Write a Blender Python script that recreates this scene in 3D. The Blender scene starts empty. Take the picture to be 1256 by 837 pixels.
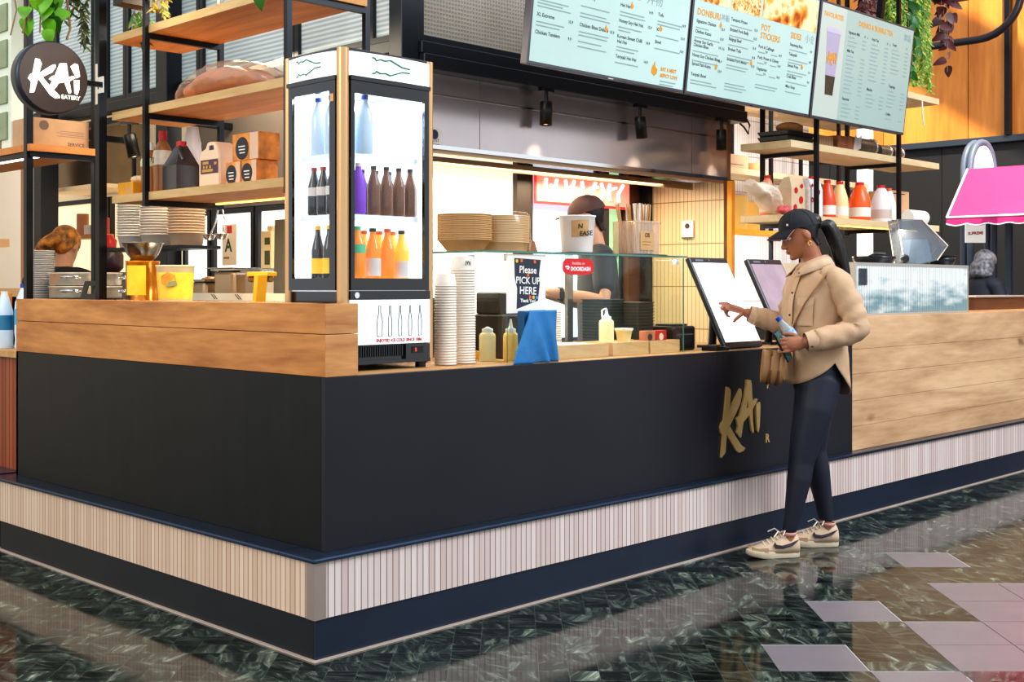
import bpy, bmesh, math, random
from mathutils import Vector, Matrix
random.seed(7)
PI = math.pi
SC = bpy.context.scene
COL = SC.collection

# ---------------------------------------------------------------- materials
def lin(c):
    o = []
    for x in c[:3]:
        x = x / 255.0
        o.append(x / 12.92 if x <= 0.04045 else ((x + 0.055) / 1.055) ** 2.4)
    return (o[0], o[1], o[2], 1.0)

def nodes_of(name):
    m = bpy.data.materials.new(name)
    m.use_nodes = True
    nt = m.node_tree
    b = nt.nodes['Principled BSDF']
    return m, nt, b

def N(nt, t, **k):
    n = nt.nodes.new(t)
    for a, v in k.items():
        if a.startswith('i_'):
            n.inputs[a[2:]].default_value = v
        else:
            setattr(n, a, v)
    return n

def mat(name, col, rough=.5, metal=0., emit=0., ecol=None, var=0., vs=6., bump=0., bs=40., spec=.5, stretch=None, coat=0., sub=0.):
    m, nt, b = nodes_of(name)
    c = lin(col)
    b.inputs['Base Color'].default_value = c
    b.inputs['Roughness'].default_value = rough
    b.inputs['Metallic'].default_value = metal
    b.inputs['Specular IOR Level'].default_value = spec
    if coat: b.inputs['Coat Weight'].default_value = coat
    if emit:
        b.inputs['Emission Color'].default_value = lin(ecol or col)
        b.inputs['Emission Strength'].default_value = emit
    if var or bump:
        tc = N(nt, 'ShaderNodeTexCoord')
        mp = N(nt, 'ShaderNodeMapping')
        nt.links.new(tc.outputs['Object'], mp.inputs['Vector'])
        if stretch: mp.inputs['Scale'].default_value = stretch
    if var:
        n = N(nt, 'ShaderNodeTexNoise')
        n.inputs['Scale'].default_value = vs; n.inputs['Detail'].default_value = 5
        nt.links.new(mp.outputs[0], n.inputs['Vector'])
        r = N(nt, 'ShaderNodeValToRGB')
        r.color_ramp.elements[0].position = .3; r.color_ramp.elements[1].position = .7
        r.color_ramp.elements[0].color = tuple(x * (1 - var) for x in c[:3]) + (1,)
        r.color_ramp.elements[1].color = tuple(min(1, x * (1 + var)) for x in c[:3]) + (1,)
        nt.links.new(n.outputs['Fac'], r.inputs[0]); nt.links.new(r.outputs[0], b.inputs['Base Color'])
    if bump:
        n2 = N(nt, 'ShaderNodeTexNoise'); n2.inputs['Scale'].default_value = bs; n2.inputs['Detail'].default_value = 4
        nt.links.new(mp.outputs[0], n2.inputs['Vector'])
        bp = N(nt, 'ShaderNodeBump'); bp.inputs['Strength'].default_value = bump; bp.inputs['Distance'].default_value = .01
        nt.links.new(n2.outputs['Fac'], bp.inputs['Height']); nt.links.new(bp.outputs[0], b.inputs['Normal'])
    return m

def wood(name, c0, c1, axis='X', scale=3., rough=.55, knots=False, bump=.08):
    m, nt, b = nodes_of(name)
    tc = N(nt, 'ShaderNodeTexCoord'); mp = N(nt, 'ShaderNodeMapping')
    nt.links.new(tc.outputs['Object'], mp.inputs['Vector'])
    s = {'X': (.13, 1, 1), 'Y': (1, .13, 1), 'Z': (1, 1, .13)}[axis]
    mp.inputs['Scale'].default_value = tuple(scale * q for q in s)
    n = N(nt, 'ShaderNodeTexNoise'); n.inputs['Scale'].default_value = 3.; n.inputs['Detail'].default_value = 8; n.inputs['Distortion'].default_value = 1.2
    nt.links.new(mp.outputs[0], n.inputs['Vector'])
    w = N(nt, 'ShaderNodeTexNoise'); w.inputs['Scale'].default_value = 24.; w.inputs['Detail'].default_value = 3
    nt.links.new(mp.outputs[0], w.inputs['Vector'])
    mx = N(nt, 'ShaderNodeMath', operation='MULTIPLY_ADD'); mx.inputs[1].default_value = .35
    nt.links.new(w.outputs['Fac'], mx.inputs[0]); nt.links.new(n.outputs['Fac'], mx.inputs[2])
    r = N(nt, 'ShaderNodeValToRGB')
    r.color_ramp.elements[0].position = .45; r.color_ramp.elements[1].position = .85
    r.color_ramp.elements[0].color = lin(c0); r.color_ramp.elements[1].color = lin(c1)
    nt.links.new(mx.outputs[0], r.inputs[0])
    out = r.outputs[0]
    if knots:
        v = N(nt, 'ShaderNodeTexVoronoi'); v.inputs['Scale'].default_value = 1.5
        mp2 = N(nt, 'ShaderNodeMapping'); mp2.inputs['Scale'].default_value = {'X': (1, 2.2, 2.2), 'Y': (2.2, 1, 2.2), 'Z': (2.2, 2.2, 1)}[axis]
        nt.links.new(tc.outputs['Object'], mp2.inputs['Vector'])
        dn = N(nt, 'ShaderNodeTexNoise'); dn.inputs['Scale'].default_value = 5
        nt.links.new(tc.outputs['Object'], dn.inputs['Vector'])
        ad = N(nt, 'ShaderNodeMixRGB', blend_type='ADD'); ad.inputs[0].default_value = .16
        nt.links.new(mp2.outputs[0], ad.inputs[1]); nt.links.new(dn.outputs['Color'], ad.inputs[2])
        nt.links.new(ad.outputs[0], v.inputs['Vector'])
        kr = N(nt, 'ShaderNodeValToRGB'); kr.color_ramp.elements[0].position = .02; kr.color_ramp.elements[1].position = .13
        kr.color_ramp.elements[0].color = (.2, .13, .09, 1); kr.color_ramp.elements[1].color = (1, 1, 1, 1)
        nt.links.new(v.outputs['Distance'], kr.inputs[0])
        mu = N(nt, 'ShaderNodeMixRGB', blend_type='MULTIPLY'); mu.inputs[0].default_value = .85
        nt.links.new(out, mu.inputs[1]); nt.links.new(kr.outputs[0], mu.inputs[2]); out = mu.outputs[0]
    nt.links.new(out, b.inputs['Base Color'])
    b.inputs['Roughness'].default_value = rough
    bp = N(nt, 'ShaderNodeBump'); bp.inputs['Strength'].default_value = bump; bp.inputs['Distance'].default_value = .004
    nt.links.new(mx.outputs[0], bp.inputs['Height']); nt.links.new(bp.outputs[0], b.inputs['Normal'])
    return m

def strip_tiles(name, axis, w, c0, c1, gap, gapw=.12, rough=.35, rows=None, phase=0.):
    """narrow upright tiles: random tone per strip and dark joints"""
    m, nt, b = nodes_of(name)
    tc = N(nt, 'ShaderNodeTexCoord'); sx = N(nt, 'ShaderNodeSeparateXYZ')
    nt.links.new(tc.outputs['Object'], sx.inputs[0])
    d = N(nt, 'ShaderNodeMath', operation='DIVIDE'); d.inputs[1].default_value = w
    nt.links.new(sx.outputs[axis], d.inputs[0])
    fl = N(nt, 'ShaderNodeMath', operation='FLOOR'); fr = N(nt, 'ShaderNodeMath', operation='FRACT')
    nt.links.new(d.outputs[0], fl.inputs[0]); nt.links.new(d.outputs[0], fr.inputs[0])
    wn = N(nt, 'ShaderNodeTexWhiteNoise', noise_dimensions='1D'); nt.links.new(fl.outputs[0], wn.inputs['W'])
    r = N(nt, 'ShaderNodeMixRGB'); r.inputs[1].default_value = lin(c0); r.inputs[2].default_value = lin(c1)
    nt.links.new(wn.outputs['Value'], r.inputs[0])
    lt = N(nt, 'ShaderNodeMath', operation='LESS_THAN'); lt.inputs[1].default_value = gapw
    nt.links.new(fr.outputs[0], lt.inputs[0])
    fac = lt.outputs[0]
    if rows:
        d2 = N(nt, 'ShaderNodeMath', operation='DIVIDE'); d2.inputs[1].default_value = rows
        ad = N(nt, 'ShaderNodeMath', operation='ADD'); ad.inputs[1].default_value = phase
        nt.links.new(sx.outputs['Z'], ad.inputs[0]); nt.links.new(ad.outputs[0], d2.inputs[0])
        f2 = N(nt, 'ShaderNodeMath', operation='FRACT'); nt.links.new(d2.outputs[0], f2.inputs[0])
        l2 = N(nt, 'ShaderNodeMath', operation='LESS_THAN'); l2.inputs[1].default_value = .02
        nt.links.new(f2.outputs[0], l2.inputs[0])
        mxm = N(nt, 'ShaderNodeMath', operation='MAXIMUM'); nt.links.new(fac, mxm.inputs[0]); nt.links.new(l2.outputs[0], mxm.inputs[1]); fac = mxm.outputs[0]
    g = N(nt, 'ShaderNodeMixRGB'); g.inputs[2].default_value = lin(gap)
    nt.links.new(fac, g.inputs[0]); nt.links.new(r.outputs[0], g.inputs[1])
    nt.links.new(g.outputs[0], b.inputs['Base Color']); b.inputs['Roughness'].default_value = rough
    bp = N(nt, 'ShaderNodeBump'); bp.inputs['Strength'].default_value = .6; bp.inputs['Distance'].default_value = .003; bp.invert = True
    nt.links.new(fac, bp.inputs['Height']); nt.links.new(bp.outputs[0], b.inputs['Normal'])
    return m

def ribbed_pane(name, c, axis, period, emit=0., rough=.35, grid=False, depth=.5):
    """patterned glass seen as a pale satin sheet with fine ribs"""
    m, nt, b = nodes_of(name)
    tc = N(nt, 'ShaderNodeTexCoord'); sx = N(nt, 'ShaderNodeSeparateXYZ'); nt.links.new(tc.outputs['Object'], sx.inputs[0])
    def wave(ax):
        d = N(nt, 'ShaderNodeMath', operation='MULTIPLY'); d.inputs[1].default_value = 2 * PI / period
        s = N(nt, 'ShaderNodeMath', operation='SINE'); nt.links.new(sx.outputs[ax], d.inputs[0]); nt.links.new(d.outputs[0], s.inputs[0])
        return s.outputs[0]
    h = wave(axis)
    if grid:
        a = N(nt, 'ShaderNodeMath', operation='MAXIMUM'); nt.links.new(h, a.inputs[0]); nt.links.new(wave('Y' if axis == 'Z' and grid == 'Y' else ('X' if axis == 'Z' else 'Z')), a.inputs[1]); h = a.outputs[0]
    mr = N(nt, 'ShaderNodeMapRange'); mr.inputs['From Min'].default_value = -1; mr.inputs['From Max'].default_value = 1
    mr.inputs['To Min'].default_value = 1 - depth; mr.inputs['To Max'].default_value = 1.
    nt.links.new(h, mr.inputs['Value'])
    big = N(nt, 'ShaderNodeTexNoise'); big.inputs['Scale'].default_value = 1.6; big.inputs['Detail'].default_value = 2
    nt.links.new(tc.outputs['Object'], big.inputs['Vector'])
    br = N(nt, 'ShaderNodeMapRange'); br.inputs['From Min'].default_value = .3; br.inputs['From Max'].default_value = .7; br.inputs['To Min'].default_value = .75; br.inputs['To Max'].default_value = 1.15
    nt.links.new(big.outputs['Fac'], br.inputs['Value'])
    mm = N(nt, 'ShaderNodeMath', operation='MULTIPLY'); nt.links.new(mr.outputs[0], mm.inputs[0]); nt.links.new(br.outputs[0], mm.inputs[1])
    cm = N(nt, 'ShaderNodeMixRGB', blend_type='MULTIPLY'); cm.inputs[0].default_value = 1; cm.inputs[1].default_value = lin(c)
    nt.links.new(mm.outputs[0], cm.inputs[2])
    nt.links.new(cm.outputs[0], b.inputs['Base Color']); b.inputs['Roughness'].default_value = rough
    if emit:  # glow put into the panes for light from behind
        nt.links.new(cm.outputs[0], b.inputs['Emission Color']); b.inputs['Emission Strength'].default_value = emit
    bp = N(nt, 'ShaderNodeBump'); bp.inputs['Strength'].default_value = .5; bp.inputs['Distance'].default_value = .003
    nt.links.new(h, bp.inputs['Height']); nt.links.new(bp.outputs[0], b.inputs['Normal'])
    return m

def glass(name, tint=(255, 255, 255), refl=.08, rough=.02, op=0., grad=None):
    """thin clear sheet: transparent plus mirror reflection"""
    m = bpy.data.materials.new(name); m.use_nodes = True
    nt = m.node_tree; nt.nodes.clear()
    o = N(nt, 'ShaderNodeOutputMaterial'); t = N(nt, 'ShaderNodeBsdfTransparent'); g = N(nt, 'ShaderNodeBsdfGlossy')
    t.inputs[0].default_value = lin(tint); g.inputs['Roughness'].default_value = rough
    lw = N(nt, 'ShaderNodeLayerWeight'); lw.inputs[0].default_value = .5
    pw = N(nt, 'ShaderNodeMath', operation='POWER'); pw.inputs[1].default_value = 5.; nt.links.new(lw.outputs['Facing'], pw.inputs[0])
    ml = N(nt, 'ShaderNodeMath', operation='MULTIPLY_ADD'); ml.inputs[1].default_value = .5; ml.inputs[2].default_value = refl * .5
    nt.links.new(pw.outputs[0], ml.inputs[0])
    mx = N(nt, 'ShaderNodeMixShader'); nt.links.new(ml.outputs[0], mx.inputs[0]); nt.links.new(t.outputs[0], mx.inputs[1]); nt.links.new(g.outputs[0], mx.inputs[2])
    last = mx
    if op:
        d = N(nt, 'ShaderNodeBsdfDiffuse'); d.inputs[0].default_value = lin(tint)
        m2 = N(nt, 'ShaderNodeMixShader'); m2.inputs[0].default_value = op
        nt.links.new(mx.outputs[0], m2.inputs[1]); nt.links.new(d.outputs[0], m2.inputs[2]); last = m2
    nt.links.new(last.outputs[0], o.inputs[0])
    return m

# ---------------------------------------------------------------- mesh collector
class M:
    def __init__(s, mx=None):
        s.v = []; s.f = []; s.mi = []; s.sm = []; s.mx = mx
    def add(s, vs, fs, mi=0, smooth=False):
        b = len(s.v)
        for p in vs:
            p = Vector(p)
            s.v.append(s.mx @ p if s.mx is not None else p)
        for f in fs:
            s.f.append([b + i for i in f]); s.mi.append(mi); s.sm.append(smooth)
        return s
    def box(s, x0, x1, y0, y1, z0, z1, mi=0):
        vs = [(x, y, z) for z in (z0, z1) for y in (y0, y1) for x in (x0, x1)]
        return s.add(vs, [(0, 2, 3, 1), (4, 5, 7, 6), (0, 1, 5, 4), (2, 6, 7, 3), (0, 4, 6, 2), (1, 3, 7, 5)], mi)
    def quad(s, a, b, c, d, mi=0):
        return s.add([a, b, c, d], [(0, 1, 2, 3)], mi)
    def loft(s, rings, mi=0, smooth=True, cap=True, close=True):
        n = len(rings[0]); vs = [p for r in rings for p in r]; fs = []
        for k in range(len(rings) - 1):
            for i in range(n if close else n - 1):
                j = (i + 1) % n
                fs.append((k * n + i, k * n + j, (k + 1) * n + j, (k + 1) * n + i))
        s.add(vs, fs, mi, smooth)
        if cap:
            s.add(rings[0], [tuple(range(n))[::-1]], mi); s.add(rings[-1], [tuple(range(n))], mi)
        return s
    def lathe(s, prof, c=(0, 0, 0), seg=24, mi=0, smooth=True, cap=True, axis='Z', a0=0., a1=None):
        rings = []
        for r, z in prof:
            ring = []
            for i in range(seg):
                a = 2 * PI * i / seg
                x, y = r * math.cos(a), r * math.sin(a)
                p = {'Z': (x, y, z), 'Y': (x, -z, y), 'X': (z, x, y)}[axis]
                ring.append((c[0] + p[0], c[1] + p[1], c[2] + p[2]))
            rings.append(ring)
        return s.loft(rings, mi, smooth, cap)
    def cyl(s, c, r, h, seg=20, mi=0, r2=None, axis='Z'):
        return s.lathe([(r, 0), (r if r2 is None else r2, h)], c, seg, mi, True, True, axis)
    def tube(s, pts, r, seg=8, mi=0, cap=True, squash=1.):
        pts = [Vector(p) for p in pts]; rs = r if isinstance(r, (list, tuple)) else [r] * len(pts)
        rings = []; up = None
        for i, p in enumerate(pts):
            d = (pts[min(i + 1, len(pts) - 1)] - pts[max(i - 1, 0)]).normalized()
            if up is None:
                up = Vector((0, 0, 1)) if abs(d.z) < .9 else Vector((1, 0, 0))
            a = d.cross(up)
            if a.length < 1e-4: a = d.orthogonal()
            a.normalize(); bb = a.cross(d).normalized(); up = bb
            rings.append([p + (a * math.cos(2 * PI * k / seg) + bb * math.sin(2 * PI * k / seg) * squash) * rs[i] for k in range(seg)])
        return s.loft(rings, mi, True, cap)
    def limb(s, pts, rs, seg=14, mi=0, sq=None, ax=None):
        """round-ended tapered tube; ax fixes the wide direction of an elliptical section"""
        pts = [Vector(p) for p in pts]; n = len(pts); P2 = []; R2 = []
        d0 = (pts[0] - pts[1]).normalized(); d1 = (pts[-1] - pts[-2]).normalized()
        for t in (1, .75, .4): P2.append(pts[0] + d0 * rs[0] * t); R2.append(rs[0] * math.sqrt(max(0.02, 1 - t * t)))
        for i in range(n - 1):
            for k in range(3):
                t = k / 3.; P2.append(pts[i].lerp(pts[i + 1], t)); R2.append(rs[i] * (1 - t) + rs[i + 1] * t)
        P2.append(pts[-1]); R2.append(rs[-1])
        for t in (.4, .75, 1): P2.append(pts[-1] + d1 * rs[-1] * t); R2.append(rs[-1] * math.sqrt(max(0.02, 1 - t * t)))
        if sq is None: return s.tube(P2, R2, seg, mi)
        rings = []
        for i, p in enumerate(P2):
            d = (P2[min(i + 1, len(P2) - 1)] - P2[max(i - 1, 0)]).normalized()
            a = Vector(ax); a = (a - d * a.dot(d)).normalized(); bb = d.cross(a)
            rings.append([p + a * math.cos(2 * PI * k / seg) * R2[i] + bb * math.sin(2 * PI * k / seg) * R2[i] * sq for k in range(seg)])
        return s.loft(rings, mi, True, True)
    def ball(s, c, r, seg=16, mi=0, rot=None):
        if not isinstance(r, (tuple, list)): r = (r, r, r)
        rings = []; h = seg // 2
        for k in range(h + 1):
            t = PI * (k + .001) / (h + .002) if k in (0, h) else PI * k / h
            ring = []
            for i in range(seg):
                a = 2 * PI * i / seg
                p = Vector((r[0] * math.sin(t) * math.cos(a), r[1] * math.sin(t) * math.sin(a), -r[2] * math.cos(t)))
                if rot is not None: p = rot @ p
                ring.append(Vector(c) + p)
            rings.append(ring)
        return s.loft(rings, mi, True, True)
    def prism(s, poly, O, ex, ey, depth, mi=0):
        """2-D polygon placed at O with axes ex, ey and given a thickness along ex x ey"""
        O = Vector(O); ex = Vector(ex); ey = Vector(ey); n = ex.cross(ey).normalized() * depth
        A = [O + ex * p[0] + ey * p[1] for p in poly]; B = [p + n for p in A]; k = len(A)
        area = sum(poly[i][0] * poly[(i + 1) % k][1] - poly[(i + 1) % k][0] * poly[i][1] for i in range(k))
        idx = list(range(k))
        if area < 0: A.reverse(); B.reverse()
        s.add(A + B, [tuple(idx[::-1]), tuple(k + i for i in idx)] + [(i, (i + 1) % k, k + (i + 1) % k, k + i) for i in idx], mi)
        return s
    def text(s, body, size, O, ex, ey, mi=0, align='LEFT', extrude=0., bold=0.):
        cu = bpy.data.curves.new('t', 'FONT'); cu.body = body; cu.size = size; cu.align_x = align; cu.extrude = extrude; cu.resolution_u = 2; cu.offset = bold
        ob = bpy.data.objects.new('t', cu); COL.objects.link(ob)
        dg = bpy.context.evaluated_depsgraph_get(); me = bpy.data.meshes.new_from_object(ob.evaluated_get(dg))
        O = Vector(O); ex = Vector(ex).normalized(); ey = Vector(ey).normalized(); n = ex.cross(ey)
        s.add([O + ex * v.co.x + ey * v.co.y + n * v.co.z for v in me.vertices], [tuple(p.vertices) for p in me.polygons], mi)
        bpy.data.objects.remove(ob); bpy.data.curves.remove(cu); bpy.data.meshes.remove(me)
        return s
    def build(s, name, mats, parent=None, loc=None, bev=0., label=None, rotz=None):
        me = bpy.data.meshes.new(name)
        me.from_pydata([tuple(v) for v in s.v], [], s.f)
        for m in (mats if isinstance(mats, (list, tuple)) else [mats]): me.materials.append(m)
        for p, mi, sm in zip(me.polygons, s.mi, s.sm):
            p.material_index = mi; p.use_smooth = sm
        me.update()
        o = bpy.data.objects.new(name, me); COL.objects.link(o)
        if parent: o.parent = parent
        if loc is not None: o.location = loc
        if rotz is not None: o.rotation_euler[2] = rotz
        if bev:
            b = o.modifiers.new('bevel', 'BEVEL'); b.width = bev; b.segments = 2; b.limit_method = 'ANGLE'; b.angle_limit = .7
        if label: o['label'] = label
        return o

def empty(name, label, cat, loc=(0, 0, 0), rotz=0., group=None):
    o = bpy.data.objects.new(name, None); COL.objects.link(o); o.empty_display_size = .1
    o.location = loc; o.rotation_euler[2] = rotz
    return tag(o, label, cat, group)

def tag(o, label, cat, group=None):
    o['label'] = label; o['category'] = cat
    if group: o['group'] = group
    return o

def struct(o):
    o['kind'] = 'structure'; return o

def dup(o, loc, label=None, group=None, rotz=None):
    c = o.copy(); COL.objects.link(c); c.location = loc
    if rotz is not None: c.rotation_euler[2] = rotz
    if label: c['label'] = label
    if group: c['group'] = group
    for ch in list(o.children):
        d = ch.copy(); COL.objects.link(d); d.parent = c
        for g in list(ch.children):
            e = g.copy(); COL.objects.link(e); e.parent = d
    return c

def smooth_remesh(o, voxel, smooth=4, fac=.5, sub=False):
    r = o.modifiers.new('remesh', 'REMESH'); r.mode = 'VOXEL'; r.voxel_size = voxel; r.use_smooth_shade = True
    if smooth:
        q = o.modifiers.new('smooth', 'SMOOTH'); q.iterations = smooth; q.factor = fac
    return o

# ---------------------------------------------------------------- camera
cam = bpy.data.cameras.new('camera'); co = bpy.data.objects.new('camera', cam); COL.objects.link(co)
CAMP = Vector((-2.557, -3.468, 1.317)); CR = Vector((.6994, -.7147, 0)); CF = Vector((.7147, .6994, 0))
co.location = CAMP
co.rotation_euler = Matrix(((CR.x, 0, -CF.x), (CR.y, 0, -CF.y), (0, 1, 0))).to_euler()
cam.sensor_width = 36.; cam.lens = 1492. / 1256. * 36.; cam.shift_y = -66. / 1256.; cam.clip_end = 200
SC.camera = co
SC.view_settings.view_transform = 'Standard'
SC.view_settings.look = 'Medium High Contrast'
SC.view_settings.exposure = 0.
SC.view_settings.gamma = 1.
SC.cycles.use_denoising = True
SC.cycles.max_bounces = 8; SC.cycles.transparent_max_bounces = 24; SC.cycles.sample_clamp_indirect = 6.
SC.cycles.caustics_reflective = False; SC.cycles.caustics_refractive = False

# common materials
BLACKM = mat('black_steel', (30, 33, 38), .35, .6, var=.15, vs=12)
DARKFR = mat('dark_frame_paint', (38, 43, 50), .4, .3)
STEEL = mat('brushed_steel', (190, 186, 180), .22, 1., var=.12, vs=5, stretch=(.3, 6, 6))
CHROME = mat('chrome', (225, 225, 225), .08, 1.)
WHITE = mat('white_plastic', (240, 238, 232), .4)
BLACKP = mat('black_plastic', (14, 14, 16), .35)
PAPER = mat('paper_white', (242, 236, 226), .6)
KRAFT = mat('kraft_board', (205, 160, 108), .7, var=.06, vs=30)
CARD = mat('cardboard', (200, 160, 122), .75, var=.06, vs=20)
INK = mat('dark_ink', (30, 34, 36), .6)
GOLD = mat('brass_letters', (222, 184, 120), .34, .45, var=.1, vs=9)

def area(name, loc, target, size, power, col=(1, 1, 1), sy=None):
    l = bpy.data.lights.new(name, 'AREA'); l.energy = power; l.color = col; l.size = size
    if sy: l.shape = 'RECTANGLE'; l.size_y = sy
    o = bpy.data.objects.new(name, l); COL.objects.link(o); o.location = loc
    o.rotation_euler = (Vector(target) - Vector(loc)).to_track_quat('-Z', 'Y').to_euler()
    return o
def sun(name, d, power, col, ang=.02):
    l = bpy.data.lights.new(name, 'SUN'); l.energy = power; l.color = col; l.angle = ang
    o = bpy.data.objects.new(name, l); COL.objects.link(o); o.rotation_euler = Vector(d).to_track_quat('-Z', 'Y').to_euler()
    return o
# ---------------------------------------------------------------- floor (tile grid follows the hall, 45 degrees to the counter)
def marble():
    m, nt, b = nodes_of('dark_green_marble_tiles')
    tc = N(nt, 'ShaderNodeTexCoord')
    sc = N(nt, 'ShaderNodeVectorMath', operation='SCALE'); sc.inputs['Scale'].default_value = 1 / .10333
    nt.links.new(tc.outputs['Object'], sc.inputs[0])
    fl = N(nt, 'ShaderNodeVectorMath', operation='FLOOR'); fr = N(nt, 'ShaderNodeVectorMath', operation='FRACTION')
    nt.links.new(sc.outputs[0], fl.inputs[0]); nt.links.new(sc.outputs[0], fr.inputs[0])
    wn = N(nt, 'ShaderNodeTexWhiteNoise', noise_dimensions='2D'); nt.links.new(fl.outputs[0], wn.inputs['Vector'])
    off = N(nt, 'ShaderNodeVectorMath', operation='MULTIPLY_ADD'); off.inputs[1].default_value = (9, 9, 9)
    nt.links.new(wn.outputs['Color'], off.inputs[0]); nt.links.new(tc.outputs['Object'], off.inputs[2])
    ro = N(nt, 'ShaderNodeVectorRotate', rotation_type='Z_AXIS'); nt.links.new(off.outputs[0], ro.inputs['Vector'])
    ag = N(nt, 'ShaderNodeMath', operation='MULTIPLY'); ag.inputs[1].default_value = 2.2; nt.links.new(wn.outputs['Value'], ag.inputs[0]); nt.links.new(ag.outputs[0], ro.inputs['Angle'])
    st = N(nt, 'ShaderNodeVectorMath', operation='MULTIPLY'); st.inputs[1].default_value = (1, 3.5, 1); nt.links.new(ro.outputs[0], st.inputs[0])
    n1 = N(nt, 'ShaderNodeTexNoise'); n1.inputs['Scale'].default_value = 4.2; n1.inputs['Detail'].default_value = 8; n1.inputs['Distortion'].default_value = 1.5; n1.inputs['Roughness'].default_value = .6
    nt.links.new(st.outputs[0], n1.inputs['Vector'])
    r = N(nt, 'ShaderNodeValToRGB'); e = r.color_ramp.elements
    e[0].position = .34; e[0].color = lin((12, 19, 17)); e[1].position = .78; e[1].color = lin((196, 208, 190))
    a = e.new(.5); a.color = lin((38, 48, 43)); a = e.new(.58); a.color = lin((76, 86, 77)); a = e.new(.66); a.color = lin((110, 120, 106))
    nt.links.new(n1.outputs['Fac'], r.inputs[0])
    # brightness per tile
    mr = N(nt, 'ShaderNodeMapRange'); mr.inputs['To Min'].default_value = .4; mr.inputs['To Max'].default_value = 1.5; nt.links.new(wn.outputs['Value'], mr.inputs['Value'])
    mu = N(nt, 'ShaderNodeMixRGB', blend_type='MULTIPLY'); mu.inputs[0].default_value = 1; nt.links.new(r.outputs[0], mu.inputs[1]); nt.links.new(mr.outputs[0], mu.inputs[2])
    # joints
    s = N(nt, 'ShaderNodeSeparateXYZ'); nt.links.new(fr.outputs[0], s.inputs[0])
    lx = N(nt, 'ShaderNodeMath', operation='LESS_THAN'); lx.inputs[1].default_value = .02; nt.links.new(s.outputs['X'], lx.inputs[0])
    ly = N(nt, 'ShaderNodeMath', operation='LESS_THAN'); ly.inputs[1].default_value = .026; nt.links.new(s.outputs['Y'], ly.inputs[0])
    mxx = N(nt, 'ShaderNodeMath', operation='MAXIMUM'); nt.links.new(lx.outputs[0], mxx.inputs[0]); nt.links.new(ly.outputs[0], mxx.inputs[1])
    g = N(nt, 'ShaderNodeMixRGB'); g.inputs[2].default_value = lin((80, 88, 84)); nt.links.new(mxx.outputs[0], g.inputs[0]); nt.links.new(mu.outputs[0], g.inputs[1])
    nt.links.new(g.outputs[0], b.inputs['Base Color'])
    rr = N(nt, 'ShaderNodeMapRange'); rr.inputs['To Min'].default_value = .05; rr.inputs['To Max'].default_value = .13; nt.links.new(wn.outputs['Value'], rr.inputs['Value']); nt.links.new(rr.outputs[0], b.inputs['Roughness'])
    return m
FL_M = marble()
FL_W = mat('pale_grey_stone_tile', (126, 119, 124), .3, var=.06, vs=8)
FL_G = mat('tile_joint', (92, 92, 92), .6)
c = .31
fl = M()
whites = {(0, 3), (2, 4), (5, 6), (-1, 4)}
for j in range(-20, 60):
    for i in range(-35, 50):
        w = (j, i) in whites or (j in (2, 3) and i >= 6) or (j in (0, 1) and i >= 5) or (j == 9 and i >= 10) or (j in (6, 7) and i >= 9)
        if w:
            fl.box(i * c + .002, (i + 1) * c - .002, j * c + .002, (j + 1) * c - .002, -.02, 0.0, 1)
            fl.quad((i * c, j * c, -.002), ((i + 1) * c, j * c, -.002), ((i + 1) * c, (j + 1) * c, -.002), (i * c, (j + 1) * c, -.002), 2)
        else:
            fl.quad((i * c, j * c, 0), ((i + 1) * c, j * c, 0), ((i + 1) * c, (j + 1) * c, 0), (i * c, (j + 1) * c, 0), 0)
org = Vector((CAMP.x, CAMP.y, 0)) + CR * (-.013) + CF * 4.168
fo = struct(fl.build('floor', [FL_M, FL_W, FL_G], loc=org, rotz=math.atan2(CR.y, CR.x)))

# ---------------------------------------------------------------- the L-shaped counter
CB_L = mat('black_panel_shaded', (20, 19, 16), .45, var=.3, vs=2.5, stretch=(1, 6, 1), spec=.3)  # side copy darker and warmer, that face's shade put into the black
CB_R = mat('black_panel_daylit', (37, 36, 42), .42, var=.1, vs=2, spec=.35)  # front copy lighter and bluer, daylight put into the black
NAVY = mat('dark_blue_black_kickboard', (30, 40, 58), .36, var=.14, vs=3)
LEDG = mat('dark_ledge_metal', (52, 68, 92), .25, .6)
TB_R = strip_tiles('pale_strip_tiles_front', 'X', .0298, (218, 196, 188), (240, 224, 217), (96, 62, 54), .11)
TB_L = strip_tiles('pale_strip_tiles_side', 'Y', .0298, (218, 188, 164), (238, 212, 188), (136, 84, 58), .11)  # same tiles as the front, warm light put into their tone
OAKY = wood('oak_upstand', (170, 104, 50), (222, 156, 88), 'Y', 2.2)
OAKE = wood('oak_end_grain', (172, 112, 60), (218, 158, 98), 'X', 4)
OAKX = wood('knotty_oak_cladding', (176, 134, 96), (226, 188, 146), 'X', 1.5, knots=True)
WTOP = wood('oak_worktop', (176, 128, 78), (214, 168, 112), 'X', 2)
ALU = mat('aluminium_corner', (178, 160, 150), .35, .5)
LEDB = mat('bright_floor_trim', (215, 195, 180), .4, .2)
XE = 8.4; YE = 2.64
ct = empty('service_counter', 'L-shaped black food counter with pale tiled base and gold brush lettering', 'counter')
M().box(.0, XE, 0, .1, .0, .006).box(0, .1, .1, YE + .03, 0, .006).build('floor_trim', LEDB, ct)
M().box(.0125, XE, .012, .022, .006, .148).build('kickboard', NAVY, ct)
M().box(.012, .2, .0225, YE, .006, .148).build('kickboard', mat('kickboard_shaded', (22, 24, 28), .45, var=.15, vs=3), ct)  # side copy darker than the front, its shade put into the colour
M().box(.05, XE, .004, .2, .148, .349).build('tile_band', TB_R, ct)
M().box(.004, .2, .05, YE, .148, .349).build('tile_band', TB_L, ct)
M().box(0, .05, 0, .05, .148, .349).build('corner_strip', ALU, ct, label='plain metal corner strip between the two tiled bands')
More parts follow.
